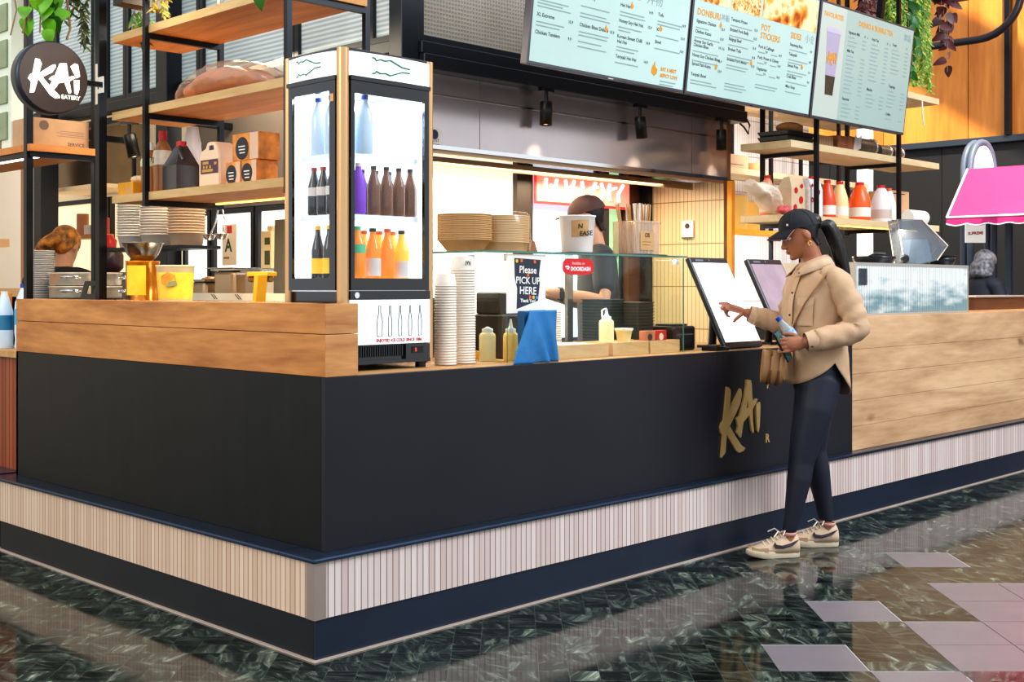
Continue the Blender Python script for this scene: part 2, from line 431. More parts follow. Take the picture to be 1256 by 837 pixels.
led = M(); led.box(-.012, XE, -.012, .2, .349, .366); led.box(-.012, .2, .2, YE + .06, .349, .366)
led.build('ledge', LEDG, ct, bev=.006)
M().box(.092, 2.52, .06, .085, .366, .992).build('front_panel', CB_R, ct, bev=.001)
M().box(2.522, 3.87, .06, .085, .366, .992).build('front_panel', CB_R, ct, bev=.001)
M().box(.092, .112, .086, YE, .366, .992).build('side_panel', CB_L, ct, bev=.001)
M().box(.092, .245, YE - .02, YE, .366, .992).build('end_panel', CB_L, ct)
M().box(.245, 3.87, .08, .72, .955, .993).build('worktop', WTOP, ct)
M().box(.112, .9, .72, YE - .02, .9, .95).build('worktop', STEEL, ct)
ou = empty('oak_upstand', 'chunky oak upstand along the left side of the black counter', 'upstand', (0, 0, 0))
oc = empty('oak_clad_counter', 'taller counter section clad in knotty oak planks right of the black panels', 'counter', (0, 0, 0))
M().box(.091, .205, .06, YE, 1.148, 1.258).build('top_rail', OAKY, ou, bev=.002)
M().box(.091, .205, .06, YE, .9932, 1.146).build('lower_rail', OAKY, ou, bev=.002)
for z0, z1 in ((1.148, 1.258), (.9932, 1.146)):
    M().box(.0915, .239, .058, .2, z0, z1).build('end_block', OAKE, ou, bev=.002)
zz = [.366, .505, .655, .81, .955, 1.147]
for k in range(5):
    m = M(); xs = [3.871, 4.9 + .6 * math.sin(k * 2.1), 6.3 + .5 * math.cos(k * 1.7), XE]
    m.box(3.871, XE, .058, .085, zz[k] + .0008, zz[k + 1] - .0008)
    m.build('oak_plank', OAKX, oc, bev=.001)
M().box(3.875, XE, .085, .72, 1.11, 1.146).build('raised_worktop', WTOP, oc); M().box(3.872, 3.89, .085, .72, .366, 1.109).build('inner_end_panel', CB_R, oc)

# brush lettering on the front (points read off the front panel, metres from its lower left)
def S(pts): return [((x - 143) * .000726, (742 - y) * .000607) for x, y in pts]
KAI = [
 S([(222,155),(248,163),(266,182),(270,212),(262,300),(250,375),(236,470),(222,560),(207,700),(158,742),(152,735),(172,560),(150,530),(143,490),(155,455),(185,430),(200,330),(212,240)]),
 S([(250,375),(300,290),(340,235),(385,180),(400,190),(405,240),(385,310),(330,390),(258,485),(215,520)]),
 S([(222,520),(258,485),(300,545),(350,605),(400,660),(450,690),(430,712),(380,722),(340,705),(290,640),(228,560)]),
 S([(462,112),(502,115),(478,280),(462,357),(420,490),(398,590),(385,597),(342,550),(358,500),(335,430),(380,405),(412,320),(440,240),(462,160)]),
 S([(478,112),(520,120),(530,170),(540,300),(545,470),(558,560),(545,577),(530,555),(500,420),(488,345),(478,280)]),
 S([(455,357),(490,345),(535,300),(590,280),(605,290),(560,345),(520,400),(435,460),(415,480)]),
 S([(585,325),(635,315),(640,360),(630,520),(615,575),(600,560),(590,470),(585,400)]),
 S([(560,190),(600,150),(640,160),(642,290),(610,300),(580,240)])]
lm = M()
for k, p in enumerate(KAI[:7]):
    lm.prism(p, (2.532, .0595, .458), (1, 0, 0), (0, 0, 1), .009 + .0004 * k)
lm.text('R', .062, (2.952, .0595, .50), (1, 0, 0), (0, 0, 1), extrude=.004, bold=.002)
lm.text('P', .062, (2.965, .0595, .785), (1, 0, 0), (0, 0, 1), extrude=.004, bold=.002)
lm.build('emblem_lettering', GOLD, ct, label='brushed gold KAi lettering on the black front')

# ---------------------------------------------------------------- fascia, back walls
FR = DARKFR
PANE_Y = ribbed_pane('wired_glass_front', (158, 152, 140), 'Z', .022, emit=.16, grid='X', depth=.35)
PANE_X = ribbed_pane('reeded_glass_side', (196, 212, 216), 'Z', .026, emit=.26, depth=.4)
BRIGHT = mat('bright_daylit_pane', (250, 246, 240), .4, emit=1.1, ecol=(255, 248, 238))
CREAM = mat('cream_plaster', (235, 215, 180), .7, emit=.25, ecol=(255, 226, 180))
GREYW = mat('taupe_wall_panel', (98, 88, 80), .6, var=.1, vs=2)

def window_x(n, y0, y1, z0, z1, pm, x=1.56, fw=.035):
    f = struct(M().box(x - .03, x + .03, y0, y1, z0, z0 + fw).box(x - .03, x + .03, y0, y1, z1 - fw, z1).box(x - .03, x + .03, y0, y0 + fw, z0 + fw, z1 - fw).box(x - .03, x + .03, y1 - fw, y1, z0 + fw, z1 - fw).build('window_%d' % n, FR))
    M().box(x - .006, x + .006, y0 + fw, y1 - fw, z0 + fw, z1 - fw).build('pane', pm, f)
def window_y(n, x0, x1, z0, z1, pm, y=1.33, fw=.035):
    f = struct(M().box(x0, x1, y - .03, y + .03, z0, z0 + fw).box(x0, x1, y - .03, y + .03, z1 - fw, z1).box(x0, x0 + fw, y - .03, y + .03, z0 + fw, z1 - fw).box(x1 - fw, x1, y - .03, y + .03, z0 + fw, z1 - fw).build('window_%d' % n, FR))
    M().box(x0 + fw, x1 - fw, y - .006, y + .006, z0 + fw, z1 - fw).build('pane', pm, f)
wn = 1
ys = [1.39, 1.60, 2.27, 3.28, 3.60, 4.22, 4.52, 5.3, 6.2]
for a, b in zip(ys, ys[1:]):
    window_x(wn, a + .003, b - .003, 2.60, 3.95, PANE_X); wn += 1
xs = [1.62, 2.75, 3.95, 4.56]
for a, b in zip(xs, xs[1:]):
    window_y(wn, a + .003, b - .003, 2.60, 3.95, PANE_Y); wn += 1
struct(M().box(1.49, 1.61, 1.28, 1.385, 0, 3.95).build('trim_1', FR, bev=.006))
struct(M().box(1.61, 4.58, 1.24, 1.36, 2.452, 2.53).box(1.61, 4.58, 1.26, 1.36, 2.53, 2.597).build('trim_2', FR, bev=.006))
struct(M().box(1.50, 1.60, 1.39, 6.2, 2.53, 2.597).build('trim_3', FR, bev=.005))
for k, y in enumerate((3.54, 3.62)):
    pass
struct(M().box(1.44, 1.55, 3.52, 3.66, 0, 3.95).build('trim_4', FR, bev=.005))
# left inner wall: taupe panel above bright windows
struct(M().box(1.53, 1.59, 1.39, 3.36, 1.80, 2.525).build('wall_left', GREYW))
wins = [(1.39, 2.20), (2.22, 2.66), (2.68, 3.14), (3.16, 3.48)]
for a, b in wins:
    window_x(wn, a, b, .95, 1.795, BRIGHT, x=1.56, fw=.03); wn += 1
struct(M().box(1.53, 1.6, 1.39, 6.2, 0, .945).build('wall_left.001', GREYW))
for a, b in [(3.68, 4.40), (4.42, 5.10), (5.12, 6.2)]:
    window_x(wn, a, b, .95, 2.0, mat('cream_lit_pane', (246, 228, 190), .5, emit=.75, ecol=(255, 232, 190)), x=1.9, fw=.035); wn += 1
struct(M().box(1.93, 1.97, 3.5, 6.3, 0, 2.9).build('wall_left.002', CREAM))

# back wall of the cooking zone
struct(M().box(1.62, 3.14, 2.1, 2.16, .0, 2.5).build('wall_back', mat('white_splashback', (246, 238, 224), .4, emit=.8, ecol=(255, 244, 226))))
struct(M().box(3.14, 3.29, 2.06, 2.18, 0, 2.5).build('trim_5', mat('brown_mullion', (62, 50, 44), .4, .3)))
struct(M().box(4.01, 4.075, 2.06, 2.18, 0, 2.5).build('trim_6', mat('grey_mullion', (56, 52, 54), .4, .3)))
struct(M().box(4.29, 4.42, 2.06, 2.18, 0, 2.5).build('trim_7', mat('red_brown_post', (96, 54, 38), .5)))
struct(M().box(4.42, 4.5, 1.98, 2.18, 0, 2.5).build('trim_8', BLACKM))
SKYP = mat('daylit_street_pane', (180, 205, 225), .4, emit=.75, ecol=(190, 215, 238), var=.25, vs=2.2, stretch=(3, 1, .3))
window_y(wn, 3.291, 4.009, .95, 2.2, SKYP, y=2.14, fw=.02); wn += 1
window_y(wn, 4.076, 4.289, .95, 2.2, mat('green_street_pane', (150, 200, 150), .4, emit=.7, ecol=(176, 226, 178), var=.4, vs=6), y=2.14, fw=.02); wn += 1
struct(M().box(3.29, 4.29, 2.1, 2.16, 0, .95).build('wall_back.001', GREYW))
TW = strip_tiles('warm_strip_tiles', 'Y', .034, (226, 196, 150), (236, 208, 164), (140, 104, 66), .1, rows=.3, phase=.18)
struct(M().box(4.47, 4.55, 1.36, 1.98, 0, 2.46).build('wall_right', TW))
TW2 = strip_tiles('white_strip_tiles', 'X', .034, (232, 228, 224), (246, 242, 238), (160, 150, 146), .09, rows=.3)
struct(M().box(4.5, 7.0, 2.2, 2.26, 0, 2.95).build('wall_back.002', TW2))
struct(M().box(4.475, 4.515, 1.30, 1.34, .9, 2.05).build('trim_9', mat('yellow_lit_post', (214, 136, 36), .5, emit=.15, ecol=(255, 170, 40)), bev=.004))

# ---------------------------------------------------------------- far hall beyond the right end
TIMB = wood('sunny_timber_panels', (190, 112, 42), (228, 156, 74), 'Z', .9, rough=.45)
DKW = mat('charcoal_wall', (31, 33, 38), .6, var=.05, vs=.7)
tw = M()
for k in range(11):
    y0 = -6 + k * 1.12
    tw.box(12.0, 12.1, y0 + .006, y0 + 1.114, 3.13, 7.)
tw.box(12.06, 12.1, -6, 6.3, 3.13, 7., 1)
struct(tw.build('wall_right.001', [TIMB, BLACKP]))
dk = M()
for k in range(8): dk.box(12.0, 12.1, -6 + k * 1.55, -6 + (k + 1) * 1.55 - .008, 0, 3.05)
dk.box(12.03, 12.1, -6, 6.4, 0, 3.1)
struct(dk.build('wall_right.002', DKW))
struct(M().box(11.9, 12.1, -6, 6.4, 3.05, 3.13).build('trim_10', mat('blue_grey_rail', (60, 70, 84), .4, .3), bev=.01))
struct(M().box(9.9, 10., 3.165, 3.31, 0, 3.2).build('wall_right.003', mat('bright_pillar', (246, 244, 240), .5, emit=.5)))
struct(M().box(6.0, 12.1, 6.3, 6.4, 0, 7).build('wall_back.003', mat('pale_far_wall', (206, 200, 192), .6)))
# curved black handrail pipe and post in front of the timber
rp = [Vector((11.4, 3.6, 4.21)), Vector((11.4, 2.57, 4.21))] + [Vector((11.4, 2.57 - .5 * math.sin(t), 4.21 + .5 * (1 - math.cos(t)))) for t in [k * PI / 2 / 8 for k in range(1, 9)]] + [Vector((11.4, 2.07, 6.8))]
tag(M().tube(rp, .045, 10).build('handrail_pipe', mat('dark_painted_pipe', (44, 48, 56), .35, .4)), 'dark curved pipe rail in front of the sunlit timber panels', 'pipe')
struct(M().box(11.86, 11.95, 2.40, 2.46, 3.13, 7).build('trim_11', BLACKM))
# ---------------------------------------------------------------- glass door fridge at the counter corner
CHAMP = mat('champagne_aluminium', (214, 172, 126), .3, .65)
FBLK = mat('gloss_black_frame', (16, 15, 16), .15, coat=.5)
LIT = mat('lit_white_panel', (250, 253, 255), .4, emit=.38, ecol=(245, 252, 255))
FIN = mat('white_fridge_liner', (240, 245, 250), .4, emit=.5, ecol=(228, 240, 255))  # glow put into the liner for the bright interior
FGL = glass('fridge_glass', (253, 254, 255), .05)
LED = mat('led_strip_light', (255, 255, 255), .4, emit=6., ecol=(225, 240, 255))
FX0, FX1, FY0, FY1 = .288, .761, .22, .60
fr = empty('display_fridge', 'tall glass-sided drinks fridge with lit white header on the counter corner', 'fridge', (FX0, FY0, .993))
O = Vector((FX0, FY0, .993)); FM = Matrix.Translation(-O)
def fb(name, m, mats, **k): return m.build(name, mats, fr, **k)
for x, y in ((.312, .244), (.745, .236), (.304, .584), (.745, .584)):
    fb('corner_post', M(FM).lathe([(.024 if x == .312 else .016, 1.012), (.024 if x == .312 else .016, 2.232)], (x, y, 0), 16), CHAMP)
for x, y in ((.32, .26), (.72, .26), (.32, .56), (.72, .56)):
    fb('foot', M(FM).cyl((x, y, .993), .022, .03, 12), BLACKP)
fb('base_cabinet', M(FM).box(.312, .745, .240, .585, 1.02, 1.30), FBLK)
# header: gently bowed lit panels
def bow(a, b, n, outw, z0, z1, t=.008):
    a = Vector(a); b = Vector(b); rings = []
    for k in range(9):
        s = k / 8; p = a.lerp(b, s) + Vector(outw) * (.018 * 4 * s * (1 - s)); q = p - Vector(outw) * t
        rings.append([(p.x, p.y, z0), (p.x, p.y, z1), (q.x, q.y, z1), (q.x, q.y, z0)])
    n.loft(rings, 0, False, True); return n
fb('header_panel', bow((.328, .228, 0), (.735, .224, 0), M(FM), (0, -1, 0), 2.128, 2.222), LIT, label='lit white header panel with green bottle outlines')
fb('header_panel', bow((.294, .572, 0), (.294, .262, 0), M(FM), (-1, 0, 0), 2.128, 2.222), LIT, label='lit white header panel with green bottle outlines')
fb('top_cap', M(FM).box(.296, .755, .232, .592, 2.222, 2.236), FBLK, bev=.004)
fb('header_rail', M(FM).box(.33, .735, .214, .24, 2.112, 2.128).box(.286, .31, .262, .575, 2.112, 2.128), FBLK)
def bott(x0, x1, z, h, horizontal=True):
    pts = [(0, .5), (.06, .5), (.10, .34), (.2, .46), (.32, .40), (.45, .5), (.6, .34), (.78, .16), (1, .13)]
    return [[(x0 + (x1 - x0) * a, z + h * s * b) for a, b in pts] for s in (1, -1)]
gm = M(FM)
GPR = mat('green_print', (20, 130, 88), .5)
for line in bott(.43, .62, 2.176, .06): gm.tube([(x, .2045 + .012 * abs((x - .53) / .2), z) for x, z in line], .003, 6)
fb('bottle_outline', gm, GPR); gm = M(FM)
for line in bott(.50, .34, 2.176, .06): gm.tube([(.2755 + .012 * abs((y - .42) / .16), y, z) for y, z in line], .003, 6)
fb('bottle_outline', gm, GPR)
# doors: black frame and glass on the front and on the left side
d = M(FM); y0, y1 = .222, .238
d.box(.334, .352, y0, y1, 1.305, 2.112).box(.708, .732, y0, y1, 1.305, 2.112).box(.352, .708, y0, y1, 2.062, 2.112).box(.352, .708, y0, y1, 1.305, 1.352)
df = fb('door_frame', d, FBLK)
fb('door_glass', M(FM).box(.352, .708, .228, .232, 1.352, 2.062), FGL)
d = M(FM); x0, x1 = .292, .306
d.box(x0, x1, .266, .302, 1.305, 2.112).box(x0, x1, .545, .568, 1.305, 2.112).box(x0, x1, .302, .545, 2.072, 2.112).box(x0, x1, .302, .545, 1.305, 1.352)
fb('side_frame', d, FBLK)
fb('side_glass', M(FM).box(.297, .301, .302, .545, 1.352, 2.072), FGL)
fb('liner', M(FM).box(.733, .743, .24, .585, 1.30, 2.11).box(.31, .733, .573, .583, 1.30, 2.11), FIN)
fb('liner_floor', M(FM).box(.31, .733, .24, .573, 1.30, 1.345), FIN)
fb('liner_ceiling', M(FM).box(.31, .733, .24, .573, 2.10, 2.112), STEEL)
for x, y in ((.722, .25), (.316, .556)):
    fb('led_strip', M(FM).box(x - .005, x + .005, y - .005, y + .005, 1.36, 2.09), LED)
WIRE = mat('white_wire', (235, 238, 240), .3, .3, emit=.15)
for z in (1.592, 1.828):
    s = M(FM)
    for k in range(15): s.box(.325, .722, .262 + k * .0215, .265 + k * .0215, z, z + .003)
    s.box(.322, .727, .256, .262, z - .012, z + .008).box(.322, .328, .256, .565, z - .012, z + .008)
    fb('wire_shelf', s, WIRE)
fb('lower_light_panel', M(FM).box(.33, .737, .222, .238, 1.094, 1.268), LIT, label='lit white lower panel with drawn bottles and red slogan')
fb('lower_band', M(FM).box(.33, .737, .220, .238, 1.27, 1.303), FBLK)
t = M(FM)
for k in range(5):
    x = .475 + k * .052
    P = [(-.008, 0), (-.009, .06), (-.003, .095), (-.0035, .12), (.0035, .12), (.003, .095), (.009, .06), (.008, 0), (-.008, 0)]
    if k == 0: P = [(a * 1.5, b) for a, b in P]
    t.tube([(x + a, .2205, 1.125 + b) for a, b in P], .0017, 4)
fb('bottle_drawings', t, mat('dark_green_line', (40, 70, 55), .5))
fb('slogan', M(FM).text('ENJOYED ICE COLD SINCE 1886', .0165, (.575, .2213, 1.103), (1, 0, 0), (0, 0, 1), align='CENTER', bold=.0009), mat('red_print', (190, 40, 46), .5))
g = M(FM)
for k in range(22): g.box(.35 + k * .0115, .355 + k * .0115, .226, .236, 1.045, 1.088)
g.box(.33, .737, .236, .24, 1.03, 1.09).box(.61, .737, .222, .236, 1.03, 1.09).box(.33, .737, .218, .24, 1.018, 1.032)
fb('grille', g, FBLK)
fb('thermostat', M(FM).box(.64, .70, .2195, .222, 1.053, 1.08).text('5', .02, (.655, .2190, 1.06), (1, 0, 0), (0, 0, 1), 1), [BLACKP, mat('red_led_digit', (255, 60, 50), .5, emit=2.5)])
fb('pull_lettering', M(FM).text('P', .018, (.3255, .2215, 1.80), (1, .0, 0), (0, 0, 1)).text('U', .018, (.3255, .2215, 1.778), (1, 0, 0), (0, 0, 1)).text('L', .018, (.3255, .2215, 1.756), (1, 0, 0), (0, 0, 1)).text('L', .018, (.3255, .2215, 1.734), (1, 0, 0), (0, 0, 1)), BLACKP)
fb('sticker', M(FM).box(.2905, .2915, .275, .296, 2.03, 2.06), mat('orange_sticker', (236, 170, 110), .5))
fb('badge', M(FM).lathe([(.012, 0), (.012, .004)], (.36, .2205, 1.286), 14, axis='Y'), CHROME)
ll = bpy.data.lights.new('fridge_lamp', 'AREA'); ll.energy = 5; ll.size = .25; ll.color = (.85, .93, 1)
lo = bpy.data.objects.new('fridge_lamp', ll); COL.objects.link(lo); lo.location = (.52, .42, 2.09)

def bottle(label, loc, h, r, liquid, capc, labelc=None, neck=.35, group=None, clear=False, lab=(.25, .5), kind='drink_bottle'):
    o = empty(kind, label, 'bottle', loc, 0, group)
    prof = [(r * .85, 0), (r, h * .04), (r, h * (1 - neck)), (r * .8, h * (1 - neck * .75)), (r * .42, h * (1 - neck * .35)), (r * .36, h * .95)]
    M().lathe(prof, (0, 0, 0), 16).build('body', liquid, o)
    M().lathe([(r * .44, h * .93), (r * .44, h)], (0, 0, 0), 12).build('cap', capc, o)
    if labelc: M().lathe([(r * 1.015, h * lab[0]), (r * 1.015, h * lab[1])], (0, 0, 0), 16, cap=False).build('wrapper', labelc, o)
    return o
CLW = mat('clear_water_plastic', (205, 225, 240), .08, spec=.7, emit=.12, ecol=(200, 225, 250))
COLA = mat('cola_glass', (28, 16, 14), .06, spec=.8)
AMB = mat('amber_tea_glass', (120, 78, 52), .08, emit=.1)
ORJ = mat('orange_juice', (245, 140, 25), .12, emit=.3)
YEJ = mat('yellow_juice', (250, 195, 60), .12, emit=.35)
RED = mat('red_cap', (200, 30, 30), .35); BLUC = mat('blue_cap', (28, 66, 176), .35); BLC = mat('black_cap', (25, 26, 30), .35); ORC = mat('orange_cap', (235, 100, 35), .4)
YEL = mat('yellow_label', (250, 205, 40), .5, emit=.15)
WLB = mat('pale_label', (235, 225, 215), .5); PUR = mat('purple_label', (130, 60, 200), .5, emit=.2); GRL = mat('green_label', (90, 190, 140), .5, emit=.15)
zs = (1.345, 1.602, 1.838)
for k, (x, y) in enumerate([(.375, .30), (.455, .29), (.372, .385), (.46, .385), (.372, .475), (.47, .48)]):
    bottle('blue capped clear water bottle on the top fridge shelf', (x, y, zs[2]), .232, .036, CLW, BLUC, None, .35, 'water bottles on the top fridge shelf')
for k, y in enumerate((.30, .36, .42, .48)):
    bottle('dark cola bottle with red cap along the left side of the middle fridge shelf', (.352, y, zs[1]), .19, .027, COLA, RED, WLB, .42, 'red capped cola bottles in the fridge', lab=(.4, .58))
bottle('purple wrapped bottle at the front left of the middle fridge shelf', (.42, .285, zs[1]), .2, .03, PUR, WHITE, PUR)
for x in (.50, .565, .63, .69):
    bottle('brown bottle with dark cap in the front row of the middle fridge shelf', (x, .29, zs[1]), .195, .027, AMB, BLC, None, .42, 'brown bottles on the middle fridge shelf')
for x in (.53, .60, .67):
    bottle('dark cola bottle behind the brown bottles on the middle fridge shelf', (x, .40, zs[1]), .19, .027, COLA, BLC, None, .42, 'dark bottles behind the brown ones')
for y in (.31, .385, .46):
    bottle('black bottle with yellow label and yellow cap on the lowest fridge shelf', (.355, y, zs[0]), .215, .026, COLA, YEL, YEL, .45, 'yellow labelled black bottles in the fridge', lab=(.12, .4))
bottle('green topped bottle at the front left of the lowest fridge shelf', (.415, .285, zs[0]), .21, .032, ORJ, GRL, GRL, .35, lab=(.5, .66))
bottle('orange drink bottle with dark cap and white label on the lowest fridge shelf', (.492, .285, zs[0]), .205, .032, ORJ, BLC, WLB, .45, lab=(.08, .42))
bottle('orange juice bottle with orange cap in the middle of the lowest fridge shelf', (.566, .285, zs[0]), .205, .032, ORJ, ORC, None, .45)
bottle('yellow juice bottle with dark cap at the right of the lowest fridge shelf', (.64, .285, zs[0]), .2, .032, YEJ, BLC, WLB, .45, lab=(.05, .38))
for x in (.53, .61, .68):
    bottle('yellow juice bottle in the second row of the lowest fridge shelf', (x, .39, zs[0]), .2, .032, YEJ, ORC, None, .45, 'second row juices in the fridge')

# ---------------------------------------------------------------- stacks of upturned paper bowls beside the fridge
CUPW = mat('white_paper_cup', (240, 228, 214), .55)
CUPK = mat('kraft_paper_cup', (222, 190, 156), .6)
def cup_proto(r, h, mm, r2=.82):
    return M().lathe([(r * .97, 0.004), (r * 1.02, .002), (r * 1.03, .0045), (r * .99, .007), (r * .97, .009), (r * r2, h), (r * r2 * .9, h + .001)], (0, 0, 0), 28, cap=True)
def cup_stack(x, y, z, n, pitch, r, h, mm, label, group, top=None, name='paper_bowl', r2=.82):
    p = None
    for k in range(n):
        if p is None:
            p = cup_proto(r, h, mm, r2).build(name, mm); p.location = (x, y, z); tag(p, label, 'bowl', group)
        elif k == n - 1 and top:
            q = dup(p, (x, y, z + k * pitch), top)
        else: q = dup(p, (x, y, z + k * pitch))
    return p
cup_stack(.995, .30, .993, 36, .0112, .0535, .062, CUPW, 'upturned paper bowl nested in the tall wide stack beside the glass case', 'bowls in the wide stack beside the case', 'white paper bowl with a black mark topping the wide stack beside the glass case')
tag(M().text('(V)(', .022, (0, 0, 0), (1, 0, 0), (0, .12, 1), bold=.0006).build('black_mark', INK, loc=(.962, .2508, 1.413)), 'black printed mark on the topmost bowl of the wide stack', 'mark')
cup_stack(.872, .275, .993, 30, .0112, .046, .055, CUPW, 'small upturned paper cup nested in the narrow stack right of the fridge', 'cups in the narrow stack by the fridge', 'small white paper cup topping the narrow stack right of the fridge', 'paper_cup')

# ---------------------------------------------------------------- glass display case
CG = glass('case_glass', (250, 253, 252), .05)
GE = mat('green_glass_edge', (70, 120, 104), .1, spec=.8)
dc = empty('glass_display_case', 'frameless glass counter case with green-edged top holding sauces and bamboo boxes', 'display case', (1.137, .177, .993))
DM = Matrix.Translation(-Vector((1.137, .177, .993)))
def gp(name, x0, x1, y0, y1, z0, z1):
    p = M(DM).box(x0, x1, y0, y1, z0, z1).build(name, CG, dc); return p
gp('front_glass', 1.143, 2.39, .177, .183, .993, 1.462)
gp('side_glass', 1.137, 1.143, .177, .61, .993, 1.462)
gp('side_glass', 2.39, 2.396, .177, .61, .993, 1.462)
top = M(DM).box(.985, 2.41, .165, .62, 1.4635, 1.4725).build('top_glass', CG, dc)
e = M(DM)
e.box(.985, 2.41, .1635, .1645, 1.4635, 1.4725).box(.9835, .9845, .1645, .62, 1.4635, 1.4725).box(1.136, 1.1385, .1755, .1765, .993, 1.462).box(2.388, 2.3905, .1755, .1765, .993, 1.462).box(2.3915, 2.397, .1755, .1765, 1.0, 1.462)
e.build('glass_edges', GE, dc, label='green polished glass edges')
k = M(DM)
for x, y in ((1.16, .20), (1.16, .42), (2.36, .2)): k.box(x - .01, x + .012, y - .01, y + .012, 1.43, 1.46)
k.build('clips', CHROME, dc)
rail = M(DM).box(2.0, 2.04, .6, .62, .993, 1.462).build('steel_upright', STEEL, dc)

# things on the case
def nest(x, y, z, n, pitch, r, h, mm, label, group, name, cat='bowl', taper=.66):
    """stack of upright bowls, rims up"""
    p = None
    for k in range(n):
        if p is None:
            p = M().lathe([(r * taper * .98, 0), (r * taper, .002), (r * .985, h - .006), (r * 1.02, h - .006), (r * 1.03, h - .003), (r * 1.02, h), (r * .97, h), (r * .95, h - .004), (r * taper * .9, .006)], (0, 0, 0), 32).build(name, mm); p.location = (x, y, z); tag(p, label, cat, group)
        else: dup(p, (x, y, z + k * pitch))
nest(1.118, .42, 1.4726, 15, .0078, .118, .055, KRAFT, 'kraft bowl nested in the stack at the left end of the case top', 'kraft bowls on the case top', 'kraft_bowl')
nest(1.36, .43, 1.4726, 16, .0078, .122, .05, mat('pale_kraft_lid', (226, 196, 150), .5), 'pale kraft lid stacked inside clear plastic wrap on the case top', 'wrapped lids on the case top', 'bowl_lid', 'lid', .93)
wr = M()
rings = []
for k, (rr, z) in enumerate([(.128, 0.001), (.132, .05), (.129, .11), (.131, .165), (.112, .184), (.03, .19)]):
    rings.append([(rr * (1 + .03 * math.sin(9 * a + k * 2)) * math.cos(a), rr * (1 + .03 * math.sin(7 * a + k)) * math.sin(a), z) for a in [2 * PI * i / 40 for i in range(40)]])
wr.loft(rings, 0, True, False)
tag(wr.build('plastic_sleeve', glass('thin_plastic_wrap', (255, 250, 245), .10, .18), loc=(1.36, .43, 1.473)), 'crinkled clear plastic sleeve around the pale lid stack on the case top', 'plastic wrap')
o = empty('sauce_bottle', 'small yellow bottle with orange cap at the far left of the case top', 'bottle', (1.02, .56, 1.4726))
M().lathe([(.022, 0), (.024, .01), (.024, .09), (.012, .11)], seg=14).build('body', YEJ, o); M().cyl((0, 0, .105), .014, .03, 12).build('cap', ORC, o)
# tub
tb = empty('plastic_tub', 'white plastic tub with a kraft note on the glass case top', 'tub', (1.82, .38, 1.4826))
M().lathe([(.072, 0), (.074, .004), (.087, .168), (.091, .17), (.091, .176), (.086, .176), (.084, .168), (.07, .008)], seg=32).build('body', mat('white_tub', (245, 238, 230), .35, emit=.08), tb)
lb = M(); a0 = -2.75; a1 = -1.72; R0 = .0862
rings = [[(( R0 - .0013 * (1 - z / .16) * 8 + .001) * math.cos(a0 + (a1 - a0) * k / 8), (R0 - .0013 * (1 - z / .16) * 8 + .001) * math.sin(a0 + (a1 - a0) * k / 8), z + .006 * k / 8) for k in range(9)] for z in (.07, .15)]
lb.loft(rings, 0, True, False, False)
lb.build('note', KRAFT, tb)
M().text('N', .03, (-.066, -.064, .112), (.75, -.66, .04), (.0, -.05, 1), bold=.0008).text('EASE', .03, (-.058, -.0665, .078), (.84, -.54, .05), (.0, -.05, 1), bold=.0008).build('handwriting', INK, tb)
tag(M().box(-.14, .13, -.1, .1, 0, .009).build('serving_tray', BLACKP, loc=(1.80, .38, 1.4731), bev=.003), 'black tray under the white plastic tub', 'tray')
tag(M().box(-.12, .14, -.1, .1, 0, .009).build('serving_tray', BLACKP, loc=(2.26, .38, 1.4731), bev=.003), 'black tray under the box of straws', 'tray')
m = M(); m.prism([(-.03, 0), (.045, 0), (.02, .062), (-.02, .07)], (0, 0, 0), (1, 0, 0), (0, 0, 1), .03)
tag(m.build('napkin_holder', mat('brown_paper', (150, 104, 66), .7), loc=(1.60, .5, 1.4726)), 'small brown paper bag left of the white tub on the case top', 'paper bag')
# straws
sb = empty('straw_box', 'clear plastic box with a kraft label holding wrapped straws', 'box', (2.27, .38, 1.4826))
pl = glass('clear_box_plastic', (250, 240, 228), .08, .08, op=.2)
s = M()
for (x0, x1, y0, y1) in ((-.10, .10, -.07, -.067), (-.10, .10, .067, .07), (-.10, -.097, -.067, .067), (.097, .10, -.067, .067)): s.box(x0, x1, y0, y1, .003, .165)
s.box(-.1, .1, -.07, .07, 0, .003).box(-.105, .105, -.075, -.07, .155, .168)
s.build('clear_walls', pl, sb)
M().box(-.055, .055, -.0722, -.0712, .02, .115).text('OS', .03, (.0, -.0728, .085), (1, 0, 0), (0, 0, 1), 1, 'CENTER', bold=.001).box(-.04, .03, -.0727, -.0723, .06, .062, 1).box(-.04, .02, -.0727, -.0723, .045, .047, 1).build('label_card', [KRAFT, INK], sb)
stk = mat('kraft_straw', (206, 160, 110), .6); stw = mat('white_wrapped_straw', (240, 230, 218), .5)
pk = M().tube([(0, 0, 0), (0, 0, .25)], .0042, 6).build('paper_straw', stk); pw = M().tube([(0, 0, 0), (0, 0, .25)], .0055, 6).build('paper_straw', stw)
R_ = random.Random(3)
for k in range(36):
    p = pk if k % 3 else pw
    o = p if k in (0, 1) else p.copy()
    if k not in (0, 1): COL.objects.link(o)
    x = R_.uniform(-.075, .075); y = R_.uniform(-.045, .045)
    o.location = (2.27 + x, .38 + y, 1.4875); o.rotation_euler = (R_.uniform(-.18, .1), x * 1.7 + R_.uniform(-.1, .1), 0)
    tag(o, 'brown paper straw standing in the clear box on the case top' if k % 3 else 'white wrapped straw standing in the clear box on the case top', 'straw', 'brown straws in the clear box' if k % 3 else 'white straws in the clear box')

